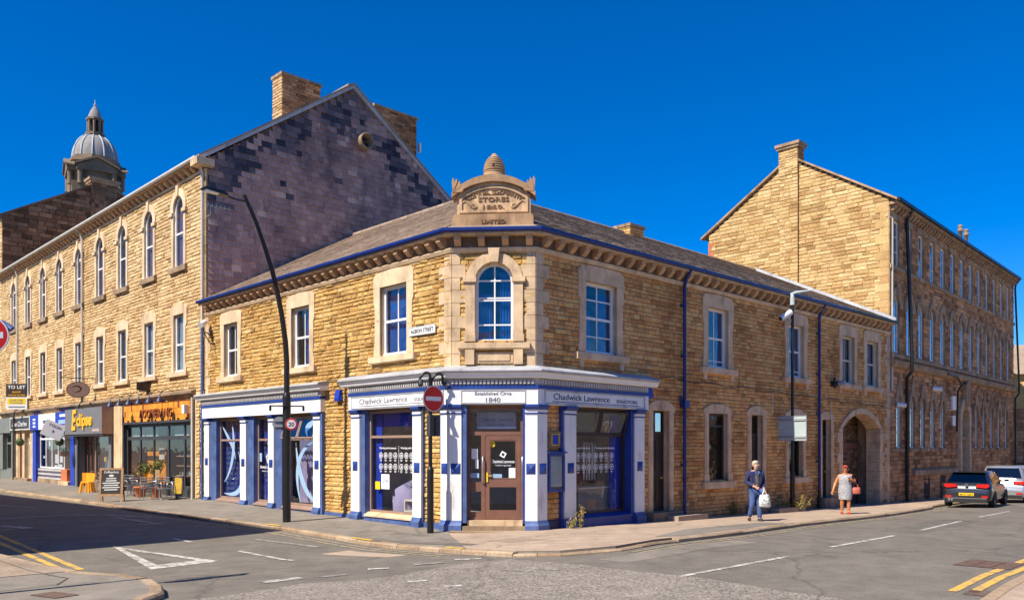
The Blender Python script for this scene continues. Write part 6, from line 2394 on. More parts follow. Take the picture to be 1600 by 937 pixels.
# rows of houses behind the viewpoint, which the shop windows mirror
def plain_row(o, e, n, L, Hw, lab):
    t = thing('house_row', (o[0], o[1], 0), lab, 'houses')
    fr = Fr(Vector(o), Vector(e).normalized(), Vector(n).normalized())
    mb = MB()
    fbox(mb, fr, 0, L, -9, 0, -.5, Hw, 'honey_stone')
    mb.build('wall', t)
    mb = MB()
    fextr(mb, fr, [(.3, Hw + .01), (-4.5, Hw + 3), (-9.3, Hw + .01)], -.2, L + .2, 'roof_slate')
    mb.build('roof', t)
    k = 2.0
    while k < L - 2:
        for z in (1.0, 4.2)[:1 if Hw < 6 else 2]:
            mb = MB()
            fbox(mb, fr, k, k + 1.3, -.02, .05, z, z + 1.9, 'white_paint')
            fbox(mb, fr, k + .1, k + 1.2, .05, .055, z + .1, z + 1.8, 'room_dark')
            mb.build('window', t)
        k += 3.6


plain_row((16.5, 6.0), tuple(dR), tuple(-nR), 50, 4.4, 'low stone house row on the near side of the right-hand street')
plain_row((40, -15), (-1, 0), (0, 1), 75, 7.5, 'stone house row facing the corner from behind the viewpoint')

# ------------------------------------------------------------------ street furniture
def V3(p, z=0):
    return Vector((p[0], p[1], z))


def no_entry(base, nrm, zc, r, lab, extra=False, arm=1.0):
    z0 = zg(*base) - .02
    n = Vector(nrm).normalized()
    e = Vector((-n.y, n.x))
    t = thing('no_entry_sign', (base[0], base[1], z0), lab, 'traffic sign', 'no entry signs on black posts')
    fr = Fr(Vector(base), e, n)
    mb = MB()
    q = V3(base, z0)
    mb.tube([q, q + Vector((0, 0, 1.62))], .085, 'black_metal', 12)
    mb.lathe(q, [(.085, 1.62), (.07, 1.68), (.055, 1.70)], 'black_metal', 12)
    mb.tube([q + Vector((0, 0, 1.68)), q + Vector((0, 0, zc + r + .22 - z0))], .052, 'black_metal', 12)
    mb.build('post', t)
    for sg in ((-1, 1) if arm > .5 else ()):
        mb = MB()
        ah = zc + r + .12 * arm - (1 - arm) * .3
        P = [fr.p(sg * (.03 + .17 * (1 - math.cos(a))), .02 + .10 * math.sin(a), ah + .20 * math.sin(a)) for a in [k * math.pi / 10 for k in range(11)]]
        P.append(fr.p(sg * .42, .10, ah - .10))
        mb.tube(P, .032, 'black_metal', 8)
        mb.tube([fr.p(sg * .34, .06, ah), fr.p(sg * .44, .16, ah - .14)], .05, 'charcoal', 8)
        mb.build('lamp_arm', t)
    C_ = lambda rr, n_=40: [(rr * math.cos(2 * math.pi * k / n_), zc + rr * math.sin(2 * math.pi * k / n_)) for k in range(n_)]
    mb = MB()
    fprism(mb, fr, C_(r), .10, .125, 'grey_metal')
    ring(mb, fr, C_(r - .004), C_(r - .022), .118, .1265, 'sign_white')
    fprism(mb, fr, C_(r - .022), .12, .128, 'sign_red')
    fbox(mb, fr, -r * .74, r * .74, .122, .1305, zc - r * .16, zc + r * .16, 'sign_white')
    mb.build('disc', t)
    mb = MB()
    fbox(mb, fr, -.16, -.02, .05, .19, zc - r - .62, zc - r - .08, 'charcoal')
    fbox(mb, fr, .02, .16, .05, .19, zc - r - .62, zc - r - .08, 'charcoal')
    mb.build('control_box', t)
    if extra:
        mb = MB()
        mb.tube([fr.p(0, .02, zc + r * .7), fr.p(.2, .0, zc + r * .75), fr.p(.30, .02, zc + .10)], [.02, .02, .06], 'blue_pale', 8)
        mb.build('lamp_arm', t)
        mb = MB()
        fprism(mb, fr, [(-.22, zc - r - .36), (.0, zc - r + .06), (.12, zc - r + .04), (-.04, zc - r - .30)], -.16, -.13, 'blue_poster')
        ring(mb, fr, [(-.22, zc - r - .36), (.0, zc - r + .06), (.12, zc - r + .04), (-.04, zc - r - .30)], [(-.17, zc - r - .31), (.01, zc - r + .03), (.09, zc - r + .02), (-.05, zc - r - .27)], -.17, -.12, 'sign_white')
        mb.build('arrow_panel', t)
    return t


no_entry((-2.08, 21.15), tuple(-dL), 3.39, .33, 'round red no entry sign on a black post in front of the white shop pillars')
no_entry((-7.82, 12.4), (.35, -.94), 3.83, .29, 'round red no entry sign cut off by the left edge of the view', extra=True, arm=.35)

# tall leaning street lamp
LB = (-6.50, 23.95)
lz = zg(*LB) - .02
LP = thing('street_lamp', (LB[0], LB[1], lz), 'tall black street lamp bending towards the road, standing on the kerb before the left shopfront', 'street lamp')
nL3 = Vector((nL.x, nL.y, 0))
lb = V3(LB)
mb = MB()
mb.tube([lb + Vector((0, 0, lz)), lb + Vector((0, 0, 3.6))], .115, 'black_metal', 14)
mb.lathe(lb, [(.115, 3.6), (.10, 3.68), (.085, 3.72)], 'black_metal', 14)
prof = [(0, 3.7), (0, 4.6), (.04, 5.2), (.16, 5.96), (.30, 6.6), (.46, 7.2), (.70, 7.85), (.944, 8.46), (1.30, 9.15)]
mb.tube([lb + nL3 * k + Vector((0, 0, z)) for k, z in prof], [.082, .08, .078, .074, .07, .066, .06, .056, .05], 'black_metal', 12)
mb.build('column', LP)
mb = MB()
mb.tube([lb + nL3 * 1.22 + Vector((0, 0, 8.98)), lb + nL3 * 1.55 + Vector((0, 0, 8.98)), lb + nL3 * 1.85 + Vector((0, 0, 9.03))], .028, 'black_metal', 8)
mb.build('arm', LP)
mb = MB()
fl = Fr(lb + nL3 * 1.78, nL, -dL)
fprism(mb, fl, [(0, 9.0), (.12, 9.10), (.62, 9.13), (.72, 9.10), (.70, 9.06), (.12, 9.0)], -.13, .13, 'black_metal')
fbox(mb, fl, .18, .66, -.11, .11, 9.015, 9.06, 'sign_white')
mb.build('lantern', LP)
mb = MB()
nr_ = nL3.cross(Vector((0, 0, 1)))
nd = Vector((.30, -.95, 0)).normalized()
ed = Vector((-nd.y, nd.x, 0))
mb.tube([lb - ed * .48 + nd * .12 + Vector((0, 0, 3.34)), lb + ed * .48 + nd * .12 + Vector((0, 0, 3.34))], .022, 'black_metal', 6)
for sg in (-1, 1):
    mb.tube([lb + ed * (.46 * sg) + nd * .12 + Vector((0, 0, 3.34)), lb + ed * (.46 * sg) + nd * .14 + Vector((0, 0, 3.20))], .035, 'black_metal', 6)
mb.build('sign_light_bar', LP)


def circ(rr, c=0, zc=0, n_=32):
    return [(c + rr * math.cos(2 * math.pi * k / n_), zc + rr * math.sin(2 * math.pi * k / n_)) for k in range(n_)]


fs = Fr(lb + nd * .13, ed, nd)
ss = MB()
fprism(ss, fs, circ(.175, .12, 2.82), 0, .02, 'grey_metal')
fprism(ss, fs, circ(.168, .12, 2.82), .02, .024, 'sign_red')
fprism(ss, fs, circ(.126, .12, 2.82), .024, .028, 'sign_white')
text(fs, .12, 2.76, "20", .165, 'sign_black', None, d=.028, depth=.003, width=.16, mb=ss, bold=.02)
tag(ss.build('speed_limit_sign', origin=fs.p(.12, 0, 2.82)), 'round red-ringed speed limit sign reading 20 on the leaning lamp column', 'traffic sign')
ss = MB()
fs2 = Fr(lb - nd * .10, ed, nd)
fprism(ss, fs2, circ(.20, -.20, 2.84), -.02, 0, 'grey_metal')
fbox(ss, fs2, -.36, -.02, 0, .03, 2.9, 2.93, 'grey_metal')
fbox(ss, fs2, -.36, -.02, 0, .03, 2.74, 2.77, 'grey_metal')
tag(ss.build('traffic_sign_back', origin=fs2.p(-.2, 0, 2.82)), 'grey back of a round sign on the far side of the leaning lamp column', 'traffic sign')

# camera column with sign on the right-hand pavement
PB = (10.17, 30.1)
pz = zg(*PB) - .02
CP = thing('camera_column', (PB[0], PB[1], pz), 'thin black column with a pale lamp arm, standing before the shaded stone wall', 'post')
pb = V3(PB)
mb = MB()
mb.tube([pb + Vector((0, 0, pz)), pb + Vector((0, 0, 1.25))], .09, 'black_metal', 12)
mb.tube([pb + Vector((0, 0, 1.25)), pb + Vector((0, 0, 7.35))], .055, 'black_metal', 12)
mb.build('column', CP)
mb = MB()
mb.tube([pb + Vector((0, 0, 7.3)), pb + Vector((0, 0, 7.58))], .085, 'sign_grey', 12)
mb.tube([pb + Vector((-.06, 0, 7.68)), pb + Vector((.1, -.05, 7.75)), pb + Vector((.62, -.1, 7.82))], [.05, .05, .025], 'sign_grey', 8)
mb.tube([pb + Vector((.0, 0, 7.6)), pb + Vector((-.02, 0, 7.72))], .06, 'sign_white', 8)
mb.build('lamp', CP)
cc = thing('security_camera', pb + Vector((-.1, -.1, 6.9)), 'white security camera housing tilted down on the thin black column by the shaded wall', 'camera')
mb = MB()
a, b_ = pb + Vector((-.10, -.12, 7.03)), pb + Vector((-.52, -.27, 6.77))
mb.tube([a, b_], .11, 'sign_white', 10)
mb.tube([b_ + (b_ - a).normalized() * .005, b_ + (b_ - a).normalized() * .012], .085, 'room_dark', 10)
mb.build('housing', cc)
mb = MB()
mb.tube([pb + Vector((0, 0, 6.75)), pb + Vector((-.2, -.12, 6.72)), pb + Vector((-.28, -.18, 6.88))], .03, 'grey_metal', 6)
mb.build('bracket', cc)
sb = MB()
fsg = Fr(pb + Vector((-.06, -.04, 0)), nR, -dR)
fbox(sb, fsg, -.52, .60, .02, .045, 2.40, 3.28, 'sign_grey')
for z in (2.52, 3.14):
    fbox(sb, fsg, -.50, .58, .045, .08, z - .035, z + .035, 'grey_metal')
ring(sb, fsg, outline(-.53, .61, 2.39, 3.29), outline(-.53, .61, 2.39, 3.29, 0, .02), .015, .055, 'grey_metal')
tag(sb.build('traffic_sign_back', origin=fsg.p(0, 0, 2.4)), 'pale grey back of a square road sign on the thin column', 'traffic sign')


# ---- signs hanging on the terrace
def cross_fr(s, d0, turn=0.0):
    """board standing out from the street front, seen from the corner; turn swings it towards the road"""
    q = FT.p(s, d0, 0)
    c, sn = math.cos(turn), math.sin(turn)
    return Fr(q, nL * c + dL * sn, -dL * c + nL * sn)


ft = cross_fr(24.6, .12, .75)
tl = MB()
fbox(tl, ft, .0, 1.25, -.03, .0, 5.15, 5.95, 'dark_wood')
fbox(tl, ft, .0, 1.25, -.03, .0, 4.42, 5.145, 'sign_white')
fbox(tl, ft, .08, 1.17, .0, .004, 4.72, 5.08, 'yellow_label')
text(ft, .62, 5.66, "TO LET", .26, 'sign_white', None, d=.001, width=1.05, xsign=-1, mb=tl, bold=.02)
text(ft, .62, 5.40, "SHOP", .15, 'yellow_text', None, d=.001, width=.5, xsign=-1, mb=tl, bold=.01)
text(ft, .62, 5.22, "OFFICE SUITES", .13, 'yellow_text', None, d=.001, width=1.0, xsign=-1, mb=tl, bold=.01)
text(ft, .62, 4.92, "CARTER", .14, 'letter_grey', None, d=.005, width=.8, xsign=-1, mb=tl, bold=.01)
text(ft, .62, 4.76, "TOWLER", .14, 'letter_grey', None, d=.005, width=.8, xsign=-1, mb=tl, bold=.01)
fbox(tl, ft, .12, 1.1, .0, .003, 4.52, 4.60, 'letter_grey')
tag(tl.build('letting_board', origin=ft.p(.6, 0, 4.4)), 'black, yellow and white TO LET board fixed above the shops', 'letting board')

fo_ = cross_fr(12.6, .1, .3)
ov = thing('hanging_sign', fo_.p(.6, 0, 5), 'brown oval hanging sign on an iron bracket above the grey fascia', 'shop sign')
mb = MB()
el = [(.72 + .52 * math.cos(t * math.pi / 14), 4.98 + .40 * math.sin(t * math.pi / 14)) for t in range(28)]
fprism(mb, fo_, el, -.03, .03, 'brown_leather')
fprism(mb, fo_, [(.72 + (a - .72) * .93, 4.98 + (z - 4.98) * .93) for a, z in el], -.035, .035, 'bronze_frame')
swoosh(mb, fo_, bez((1.0, 5.1), (.6, 5.3), (.4, 4.9), (.9, 4.85)), .08, .038, 'brown_leather')
mb.build('board', ov)
mb = MB()
mb.tube([fo_.p(-.1, 0, 5.55), fo_.p(1.5, 0, 5.55)], .02, 'black_metal', 6)
mb.tube([fo_.p(-.1, 0, 6.5), fo_.p(-.05, 0, 5.3)], .02, 'black_metal', 6)
mb.tube([fo_.p(-.08, 0, 6.35), fo_.p(1.45, 0, 5.57)], .014, 'black_metal', 6)
for a in (.45, 1.0):
    mb.tube([fo_.p(a, 0, 5.55), fo_.p(a, 0, 5.30)], .01, 'black_metal', 5)
mb.build('bracket', ov)

fw = cross_fr(16.6, .3, .35)
pn = MB()
c = math.cos(.42), math.sin(.42)
def rt(a, z):
    return (.55 + a * c[0] - z * c[1], 3.05 + a * c[1] + z * c[0])
fprism(pn, fw, [rt(-.5, -.42), rt(.5, -.42), rt(.5, .42), rt(-.5, .42)], -.02, .02, 'sign_white')
text(fw, .50, 3.18, "TYSON", .2, 'letter_grey', None, d=.021, width=.62, xsign=-1, mb=pn, tilt=-.42, bold=.01)
text(fw, .58, 2.93, "&", .2, 'letter_grey', None, d=.021, width=.13, xsign=-1, mb=pn, tilt=-.42, bold=.01)
tag(pn.build('projecting_sign', origin=fw.p(.5, 0, 3)), 'tilted white projecting sign between the blue shop and the grey fascia', 'shop sign')


# ---- plants
def leaves(mb, c, r, n, size, mat, seed, flat=1.0, up=.0):
    r_ = random.Random(seed)
    for _ in range(n):
        d = Vector((r_.gauss(0, 1), r_.gauss(0, 1), r_.gauss(0, 1))).normalized() * r_.random() ** .45
        p = Vector(c) + Vector((d.x * r[0], d.y * r[1], d.z * r[2]))
        a = Vector((r_.gauss(0, 1), r_.gauss(0, 1), r_.gauss(0, 1) + up)).normalized() * size * r_.uniform(.6, 1.4)
        b_ = a.cross(Vector((r_.gauss(0, 1), r_.gauss(0, 1), r_.gauss(0, 1)))).normalized() * size * .38
        mb.add([p - a * .5, p + b_ * .5, p + a * .5, p - b_ * .5], [(0, 1, 2, 3)], mat)


def topiary(p, r, lab, seed):
    t = thing('topiary_ball', p, lab, 'plant', 'green topiary balls hanging at shop doors')
    mb = MB()
    mb.lathe(p, [(r * .1, -r * .85), (r * .62, -r * .6), (r * .85, 0), (r * .62, r * .6), (r * .1, r * .85)], 'foliage', 12)
    leaves(mb, p, (r, r, r), 700, .05, 'foliage', seed)
    mb.build('foliage', t)
    mb = MB()
    q = Vector(p)
    mb.tube([q + Vector((0, 0, r * .8)), q + Vector((0, 0, r + .45))], .01, 'black_metal', 5)
    mb.tube([q + Vector((0, 0, r + .45)), q + Vector((0, 0, r + .45)) - nL3 * .45], .012, 'black_metal', 5)
    mb.build('bracket', t)


topiary(FT.p(24.9, .42, 2.45), .27, 'green topiary ball hanging by the narrow doorway under the brown sign', 3)
topiary(FT.p(17.2, .40, 2.45), .27, 'green topiary ball hanging beneath the tilted white sign', 4)
hb = thing('hanging_basket', FT.p(15.75, .6, 1.9), 'hanging basket of pale flowers on the blue pillar beside the grey-fronted shop', 'plant')
mb = MB()
mb.lathe(FT.p(15.75, .6, 0), [(.05, 1.66), (.16, 1.72), (.24, 1.86), (.26, 1.92)], 'bronze_frame', 12)
mb.build('basket', hb)
mb = MB()
leaves(mb, FT.p(15.75, .6, 2.0), (.32, .32, .16), 260, .07, 'foliage', 6)
leaves(mb, FT.p(15.75, .6, 2.02), (.33, .33, .17), 120, .05, 'decal_pale', 7)
mb.build('foliage', hb)
mb = MB()
mb.tube([FT.p(15.75, .6, 2.1), FT.p(15.75, .6, 2.5), FT.p(15.75, .1, 2.55)], .012, 'black_metal', 5)
mb.build('bracket', hb)


def pot_plant(s, d, lab, seed, h=1.55):
    q = FT.p(s, d, 0)
    z = zg(q.x, q.y)
    q.z = z
    t = thing('potted_shrub', q, lab, 'plant', 'potted shrubs outside the cafe')
    mb = MB()
    mb.lathe(q, [(.16, 0), (.17, .02), (.235, .36), (.26, .37), (.26, .43), (.23, .43), (.21, .36)], 'terracotta', 16)
    mb.build('pot', t)
    mb = MB()
    mb.tube([q + Vector((0, 0, .3)), q + Vector((.01, .01, .95))], .022, 'raw_wood', 6, r2=.014)
    r_ = random.Random(seed)
    for k in range(9):
        a = r_.random() * 6.28
        mb.tube([q + Vector((0, 0, .85)), q + Vector((.3 * math.cos(a), .3 * math.sin(a), 1.2 + r_.random() * .2))], .008, 'raw_wood', 4)
    mb.build('stem', t)
    mb = MB()
    for k in range(14):
        a = r_.random() * 6.28
        rr = .27 * r_.random() ** .5
        c_ = q + Vector((rr * math.cos(a), rr * math.sin(a), r_.uniform(1.0, 1.5)))
        leaves(mb, c_, (.16, .16, .13), 60, .085, 'foliage_yellow' if k % 3 else 'foliage', seed * 20 + k)
    mb.build('foliage', t)


pot_plant(3.65, 1.15, 'yellow-green shrub in a terracotta pot outside the cafe, the left one of two', 5)
pot_plant(2.45, .95, 'yellow-green shrub in a terracotta pot outside the cafe, the right one of two', 9)
fp = thing('flower_bucket', FT.p(10.6, .75, .12), 'white bucket of pink flowers on the pavement beside the orange chairs', 'plant')
mb = MB()
mb.lathe(FT.p(10.6, .75, .08), [(.14, 0), (.19, .42), (.2, .42)], 'sign_white', 12)
mb.build('bucket', fp)
mb = MB()
leaves(mb, FT.p(10.6, .75, .72), (.34, .34, .26), 260, .07, 'foliage', 12)
leaves(mb, FT.p(10.6, .75, .76), (.36, .36, .28), 150, .05, 'coral', 13)
leaves(mb, FT.p(10.6, .75, .76), (.36, .36, .28), 90, .05, 'decal_white', 14)
mb.build('foliage', fp)


def weed(p, h, n, lab, seed, spread=.18, mat='dry_weed'):
    z = zg(*p)
    t = thing('weed', (p[0], p[1], z), lab, 'weed', 'dry weeds at the foot of the walls')
    r_ = random.Random(seed)
    mb, ml = MB(), MB()
    for _ in range(n):
        a = r_.random() * 6.28
        rr = spread * r_.random()
        hh = h * r_.uniform(.45, 1)
        b0 = Vector((p[0] + rr * .4 * math.cos(a), p[1] + rr * .4 * math.sin(a), z))
        tp = b0 + Vector((rr * math.cos(a), rr * math.sin(a), hh))
        md = b0.lerp(tp, .5) + Vector((r_.uniform(-.03, .03), r_.uniform(-.03, .03), 0))
        mb.tube([b0, md, tp], .006, 'dry_weed', 4)
        for k in range(10):
            q = b0.lerp(tp, r_.uniform(.15, 1))
            leaves(ml, q, (.05, .05, .05), 2, .075, 'foliage_yellow' if r_.random() < .35 else mat, r_.randint(0, 99999))
    mb.build('stem', t)
    ml.build('foliage', t)


q = FR_.p(1.45, .32, 0)
weed((q.x, q.y), .62, 9, 'tall dry weed at the foot of the white pillar right of the notice board', 21, .09)
q = FR_.p(1.0, .30, 0)
weed((q.x, q.y), .45, 8, 'small dry weed at the pavement edge just below the notice board', 22)
q = FR_.p(9.6, .14, 0)
weed((q.x, q.y), .6, 12, 'dry weed below the sill of the dark ground-floor window', 23)
q = FR_.p(13.0, .55, 0)
weed((q.x, q.y), .65, 46, 'bushy dry weed beside the foot of the thin camera column', 24, .45)


# ---- cafe tables and chairs
def make_chair():
    t = thing('cafe_chair', (0, 0, 0), 'chair', 'chair', 'metal cafe chairs on the pavement')
    leg = 0
    for sx in (-1, 1):
        mb = MB()
        mb.tube([(sx * .22, -.22, 0), (sx * .22, -.21, .44), (sx * .24, -.20, .66), (sx * .24, -.02, .67), (sx * .24, .2, .67)], .014, 'silver', 6)
        mb.build('leg', t)
        mb = MB()
        mb.tube([(sx * .22, .26, 0), (sx * .21, .22, .44), (sx * .22, .25, .67)], .014, 'silver', 6)
        mb.build('leg', t)
    mb = MB()
    mb.lathe((0, 0, 0), [(.24, .43), (.25, .445), (.24, .46)], 'wicker', 14)
    for k in range(4):
        mb.tube([(-.2, -.16 + .1 * k, .452), (.2, -.16 + .1 * k, .452)], .012, 'silver', 4)
    mb.build('seat', t)
    mb = MB()
    for z in (.55, .66, .77, .86):
        mb.tube([(.25 * math.cos(a), .02 + .27 * math.sin(a), z) for a in [k * math.pi / 8 for k in range(9)]], .018 if z < .85 else .022, 'wicker', 6)
    for k in range(1, 8, 1):
        a = k * math.pi / 8
        mb.tube([(.25 * math.cos(a), .02 + .27 * math.sin(a), .46), (.255 * math.cos(a), .02 + .275 * math.sin(a), .87)], .013, 'wicker', 4)
    mb.build('backrest', t)
    return t


def make_table():
    t = thing('cafe_table', (0, 0, 0), 'table', 'table', 'cafe tables on the pavement')
    mb = MB()
    mb.lathe((0, 0, 0), [(.34, .715), (.36, .72), (.36, .74), (.02, .742)], 'silver', 20)
    mb.build('tabletop', t)
    mb = MB()
    mb.tube([(0, 0, .03), (0, 0, .72)], .03, 'silver', 8)
    for k in range(4):
        a = k * math.pi / 2 + .4
        mb.tube([(0, 0, .06), (.28 * math.cos(a), .28 * math.sin(a), .015)], .02, 'silver', 5)
    mb.build('base', t)
    return t


ch0, tb0 = make_chair(), make_table()
base_rz = math.atan2(dL.y, dL.x)
spots = [(5.35, 1.15, 1.2, 'silver cafe chair farthest from the corner, left of the two potted shrubs'), (4.35, 1.35, -1.3, 'silver cafe chair close to the left potted shrub, behind the sandwich board'),
         (1.95, 1.5, 1.5, 'silver cafe chair in front of the right potted shrub'), (.95, 1.25, -1.4, 'silver cafe chair nearest the blue drainpipe at the end of the cafe'), (1.5, .62, 3.1, 'silver cafe chair with its back to the cafe window')]
for i, (s, d, a, lab) in enumerate(spots):
    q = FT.p(s, d, 0)
    loc = (q.x, q.y, zg(q.x, q.y) - .003)
    if i == 0:
        ch0.location, ch0.rotation_euler, ch0['label'] = loc, (0, 0, base_rz + a), lab
    else:
        dup(ch0, loc, base_rz + a, lab)
for i, (s, d, lab) in enumerate([(4.85, 1.0, 'round silver cafe table left of the potted shrubs'), (1.4, 1.25, 'round silver cafe table right of the potted shrubs')]):
    q = FT.p(s, d, 0)
    loc = (q.x, q.y, zg(q.x, q.y) - .003)
    if i == 0:
        tb0.location, tb0['label'] = loc, lab
    else:
        dup(tb0, loc, .5, lab)
q = FT.p(1.45, 1.3, 0)
mb = MB()
zt_ = zg(q.x, q.y) + .74
mb.box((q.x - .09, q.y - .02, zt_), (q.x + .09, q.y + .01, zt_ + .42), 'raw_wood')
tag(mb.build('menu_holder', origin=(q.x, q.y, zt_)), 'wooden menu holder standing on the right-hand cafe table', 'menu')
q = FT.p(.75, .8, 0)
mb = MB()
fq = Fr(q, (1, .1), (.1, -1))
fprism(mb, fq, [(-.13, .35), (.13, .35), (.16, .95), (-.10, .98)], -.02, .02, 'old_paint_yellow')
fbox(mb, fq, -.1, .14, -.03, -.021, zg(q.x, q.y), .5, 'charcoal')
tag(mb.build('pavement_sign', origin=(q.x, q.y, zg(q.x, q.y))), 'small yellow board at the cafe end beside the blue drainpipe', 'sign')

# sandwich board
q0 = Vector((-15.35, 31.85))
az = zg(*q0) - .003
ab = thing('sandwich_board', (q0.x, q0.y, az), 'wood-framed chalkboard sandwich board standing at the kerb outside the cafe', 'sandwich board')
na = Vector((.28, -.96)).normalized()
ea = Vector((-na.y, na.x))
fA = Fr(q0, ea, na)
mb = MB()
W_, Hh = .42, 1.28
def lean(a, z, dd=0):
    return fA.p(a, .30 - .26 * z / Hh + dd, az + z)
def plank(mb, a0, a1, z0, z1, t0, t1, mat):
    mb.hexa([lean(a0, z0, t0), lean(a1, z0, t0), lean(a1, z0, t1), lean(a0, z0, t1), lean(a0, z1, t0), lean(a1, z1, t0), lean(a1, z1, t1), lean(a0, z1, t1)], mat)
plank(mb, -W_, -W_ + .08, 0, Hh, 0, .04, 'raw_wood')
plank(mb, W_ - .08, W_, 0, Hh, 0, .04, 'raw_wood')
plank(mb, -W_ + .08, W_ - .08, Hh - .08, Hh, 0, .04, 'raw_wood')
plank(mb, -W_ + .08, W_ - .08, .22, .30, 0, .04, 'raw_wood')
mb.build('frame', ab)
mb = MB()
plank(mb, -W_ + .08, W_ - .08, .30, Hh - .08, .005, .025, 'chalk_board')
pan = mb.build('board', ab)
mb = MB()
class LF:
    def p(s, a, d, z):
        return lean(a, z - az, .025 + d)
lf = LF()
text(lf, 0, az + 1.09, "Coffeeology", .12, 'sign_white', None, d=.001, width=.52, mb=mb, bold=.02)
for k in range(6):
    w_ = (.17, .19, .30, .25, .30, .23)[k]
    z = .86 - k * .085
    fprism(mb, lf, [(-w_, az + z), (w_, az + z + .01), (w_, az + z + .05), (-w_, az + z + .04)], .001, .004, 'sign_white')
fprism(mb, lf, [(.09 * math.cos(t * .45), az + .99 + .045 * math.sin(t * .45)) for t in range(14)], .001, .004, 'sign_white')
mb.build('chalk_writing', pan)
mb = MB()
for a in (-W_ + .04, W_ - .04):
    mb.tube([fA.p(a, -.34, az), fA.p(a, .03, az + Hh)], .025, 'orange_text', 5)
mb.poly([fA.p(-W_ + .04, -.26, az + .25), fA.p(W_ - .04, -.26, az + .25), fA.p(W_ - .04, .02, az + Hh - .05), fA.p(-W_ + .04, .02, az + Hh - .05)], 'orange_text')
mb.build('rear_frame', ab)


def make_stool():
    t = thing('plastic_chair', (0, 0, 0), 'chair', 'chair', 'orange plastic chairs outside the grey-fronted shop')
    mb = MB()
    mb.hexa([(-.20, -.20, .44), (.20, -.20, .44), (.20, .20, .44), (-.20, .20, .44), (-.19, -.19, .48), (.19, -.19, .48), (.19, .19, .48), (-.19, .19, .48)], 'orange_paint')
    mb.build('seat', t)
    for sx in (-1, 1):
        for sy in (-1, 1):
            mb = MB()
            mb.hexa([(sx * .22 - .035, sy * .22 - .035, 0), (sx * .22 + .035, sy * .22 - .035, 0), (sx * .22 + .035, sy * .22 + .035, 0), (sx * .22 - .035, sy * .22 + .035, 0),
                     (sx * .17 - .03, sy * .17 - .03, .45), (sx * .17 + .03, sy * .17 - .03, .45), (sx * .17 + .03, sy * .17 + .03, .45), (sx * .17 - .03, sy * .17 + .03, .45)], 'orange_paint')
            mb.build('leg', t)
    mb = MB()
    mb.hexa([(-.2, .17, .46), (.2, .17, .46), (.2, .2, .46), (-.2, .2, .46), (-.22, .24, .86), (.22, .24, .86), (.22, .27, .86), (-.22, .27, .86)], 'orange_paint')
    mb.build('backrest', t)
    return t


st0 = make_stool()
for i, (s, d, a, lab) in enumerate([(9.75, 1.35, .3, 'orange plastic chair on the pavement, nearer the flower bucket'), (8.95, 1.55, -.15, 'orange plastic chair just behind the sandwich board')]):
    q = FT.p(s, d, 0)
    loc = (q.x, q.y, zg(q.x, q.y) - .003)
    if i == 0:
        st0.location, st0.rotation_euler, st0['label'] = loc, (0, 0, a), lab
    else:
        dup(st0, loc, a, lab)

# ---- furniture seen through the shop windows
q = FL.p(3.05, -.82, .262)
ac = thing('armchair', q, 'lilac tub armchair behind the corner shop window', 'armchair')
mb = MB()
N = 16
rings = []
for z, r_ in ((.0, .40), (.30, .44), (.62, .46), (.86, .40)):
    rings.append((q.x, q.y, q.z + z, r_, r_))
V = []
for k in range(N + 1):
    an = rad(-160 + 230 * k / N) + math.atan2(-nL.y, -nL.x) - rad(20)
    top = .62 + .38 * math.sin(math.pi * k / N)
    for rr, z in ((.48, 0), (.50, top), (.38, top), (.37, .35)):
        V.append(q + Vector((rr * math.cos(an), rr * math.sin(an), z)))
mb.add(V, [(4 * k + j, 4 * k + 4 + j, 4 * k + 5 + j, 4 * k + 1 + j) for k in range(N) for j in range(3)], 'lilac_cloth', True)
mb.build('backrest', ac)
mb = MB()
mb.lathe(q, [(.38, .1), (.42, .36), (.36, .44), (.02, .46)], 'lilac_cloth', 16)
mb.build('seat', ac)
q = FL.p(2.25, -.52, .262)
mb = MB()
ftb = Fr(q, dL, nL)
ring(mb, ftb, outline(-.45, .0, .30, .66), outline(-.45, .0, .30, .66, 0, .05), -.4, .05, 'orange_box')
ring(mb, ftb, outline(.0, .45, .30, .66), outline(.0, .45, .30, .66, 0, .05), -.4, .05, 'cream_paint')
fbox(mb, ftb, -.40, -.05, -.38, .02, .36, .62, 'orange_box')
tag(mb.build('box_table', origin=q), 'low orange and cream box table beside the lilac armchair', 'table')
for i, (s, d, col, lab) in enumerate([(2.75, -1.1, 'red_cloth', 'red office chair behind the right-hand shop window'), (3.45, -1.15, 'navy', 'navy office chair behind the right-hand shop window')]):
    q = FR_.p(s, d, .262)
    t = thing('office_chair', q, lab, 'chair')
    mb = MB()
    mb.loft([(q.x, q.y, q.z + .70, .18, .07), (q.x, q.y, q.z + .85, .26, .08), (q.x, q.y, q.z + 1.10, .27, .07), (q.x, q.y, q.z + 1.22, .2, .05)], col)
    mb.build('backrest', t)
    mb = MB()
    mb.lathe(q, [(.22, .46), (.26, .50), (.24, .56)], col, 12)
    mb.build('seat', t)
    mb = MB()
    mb.tube([q + Vector((0, 0, .05)), q + Vector((0, 0, .48))], .03, 'black_metal', 6)
    mb.tube([q + Vector((0, 0, .5)), q + Vector((0, 0, .75))], .03, 'black_metal', 6)
    for k in range(5):
        mb.tube([q + Vector((0, 0, .1)), q + Vector((.28 * math.cos(k * 1.256), .28 * math.sin(k * 1.256), .04))], .02, 'black_metal', 5)
    mb.build('base', t)
q = FR_.p(3.0, -.62, .262)
dk = thing('desk', q, 'grey desk with a white front behind the right-hand shop window', 'desk')
fdk = Fr(q, dR, nR)
mb = MB()
fbox(mb, fdk, -.85, .85, -.35, .25, .98, 1.02, 'cornice_grey')
mb.build('top', dk)
mb = MB()
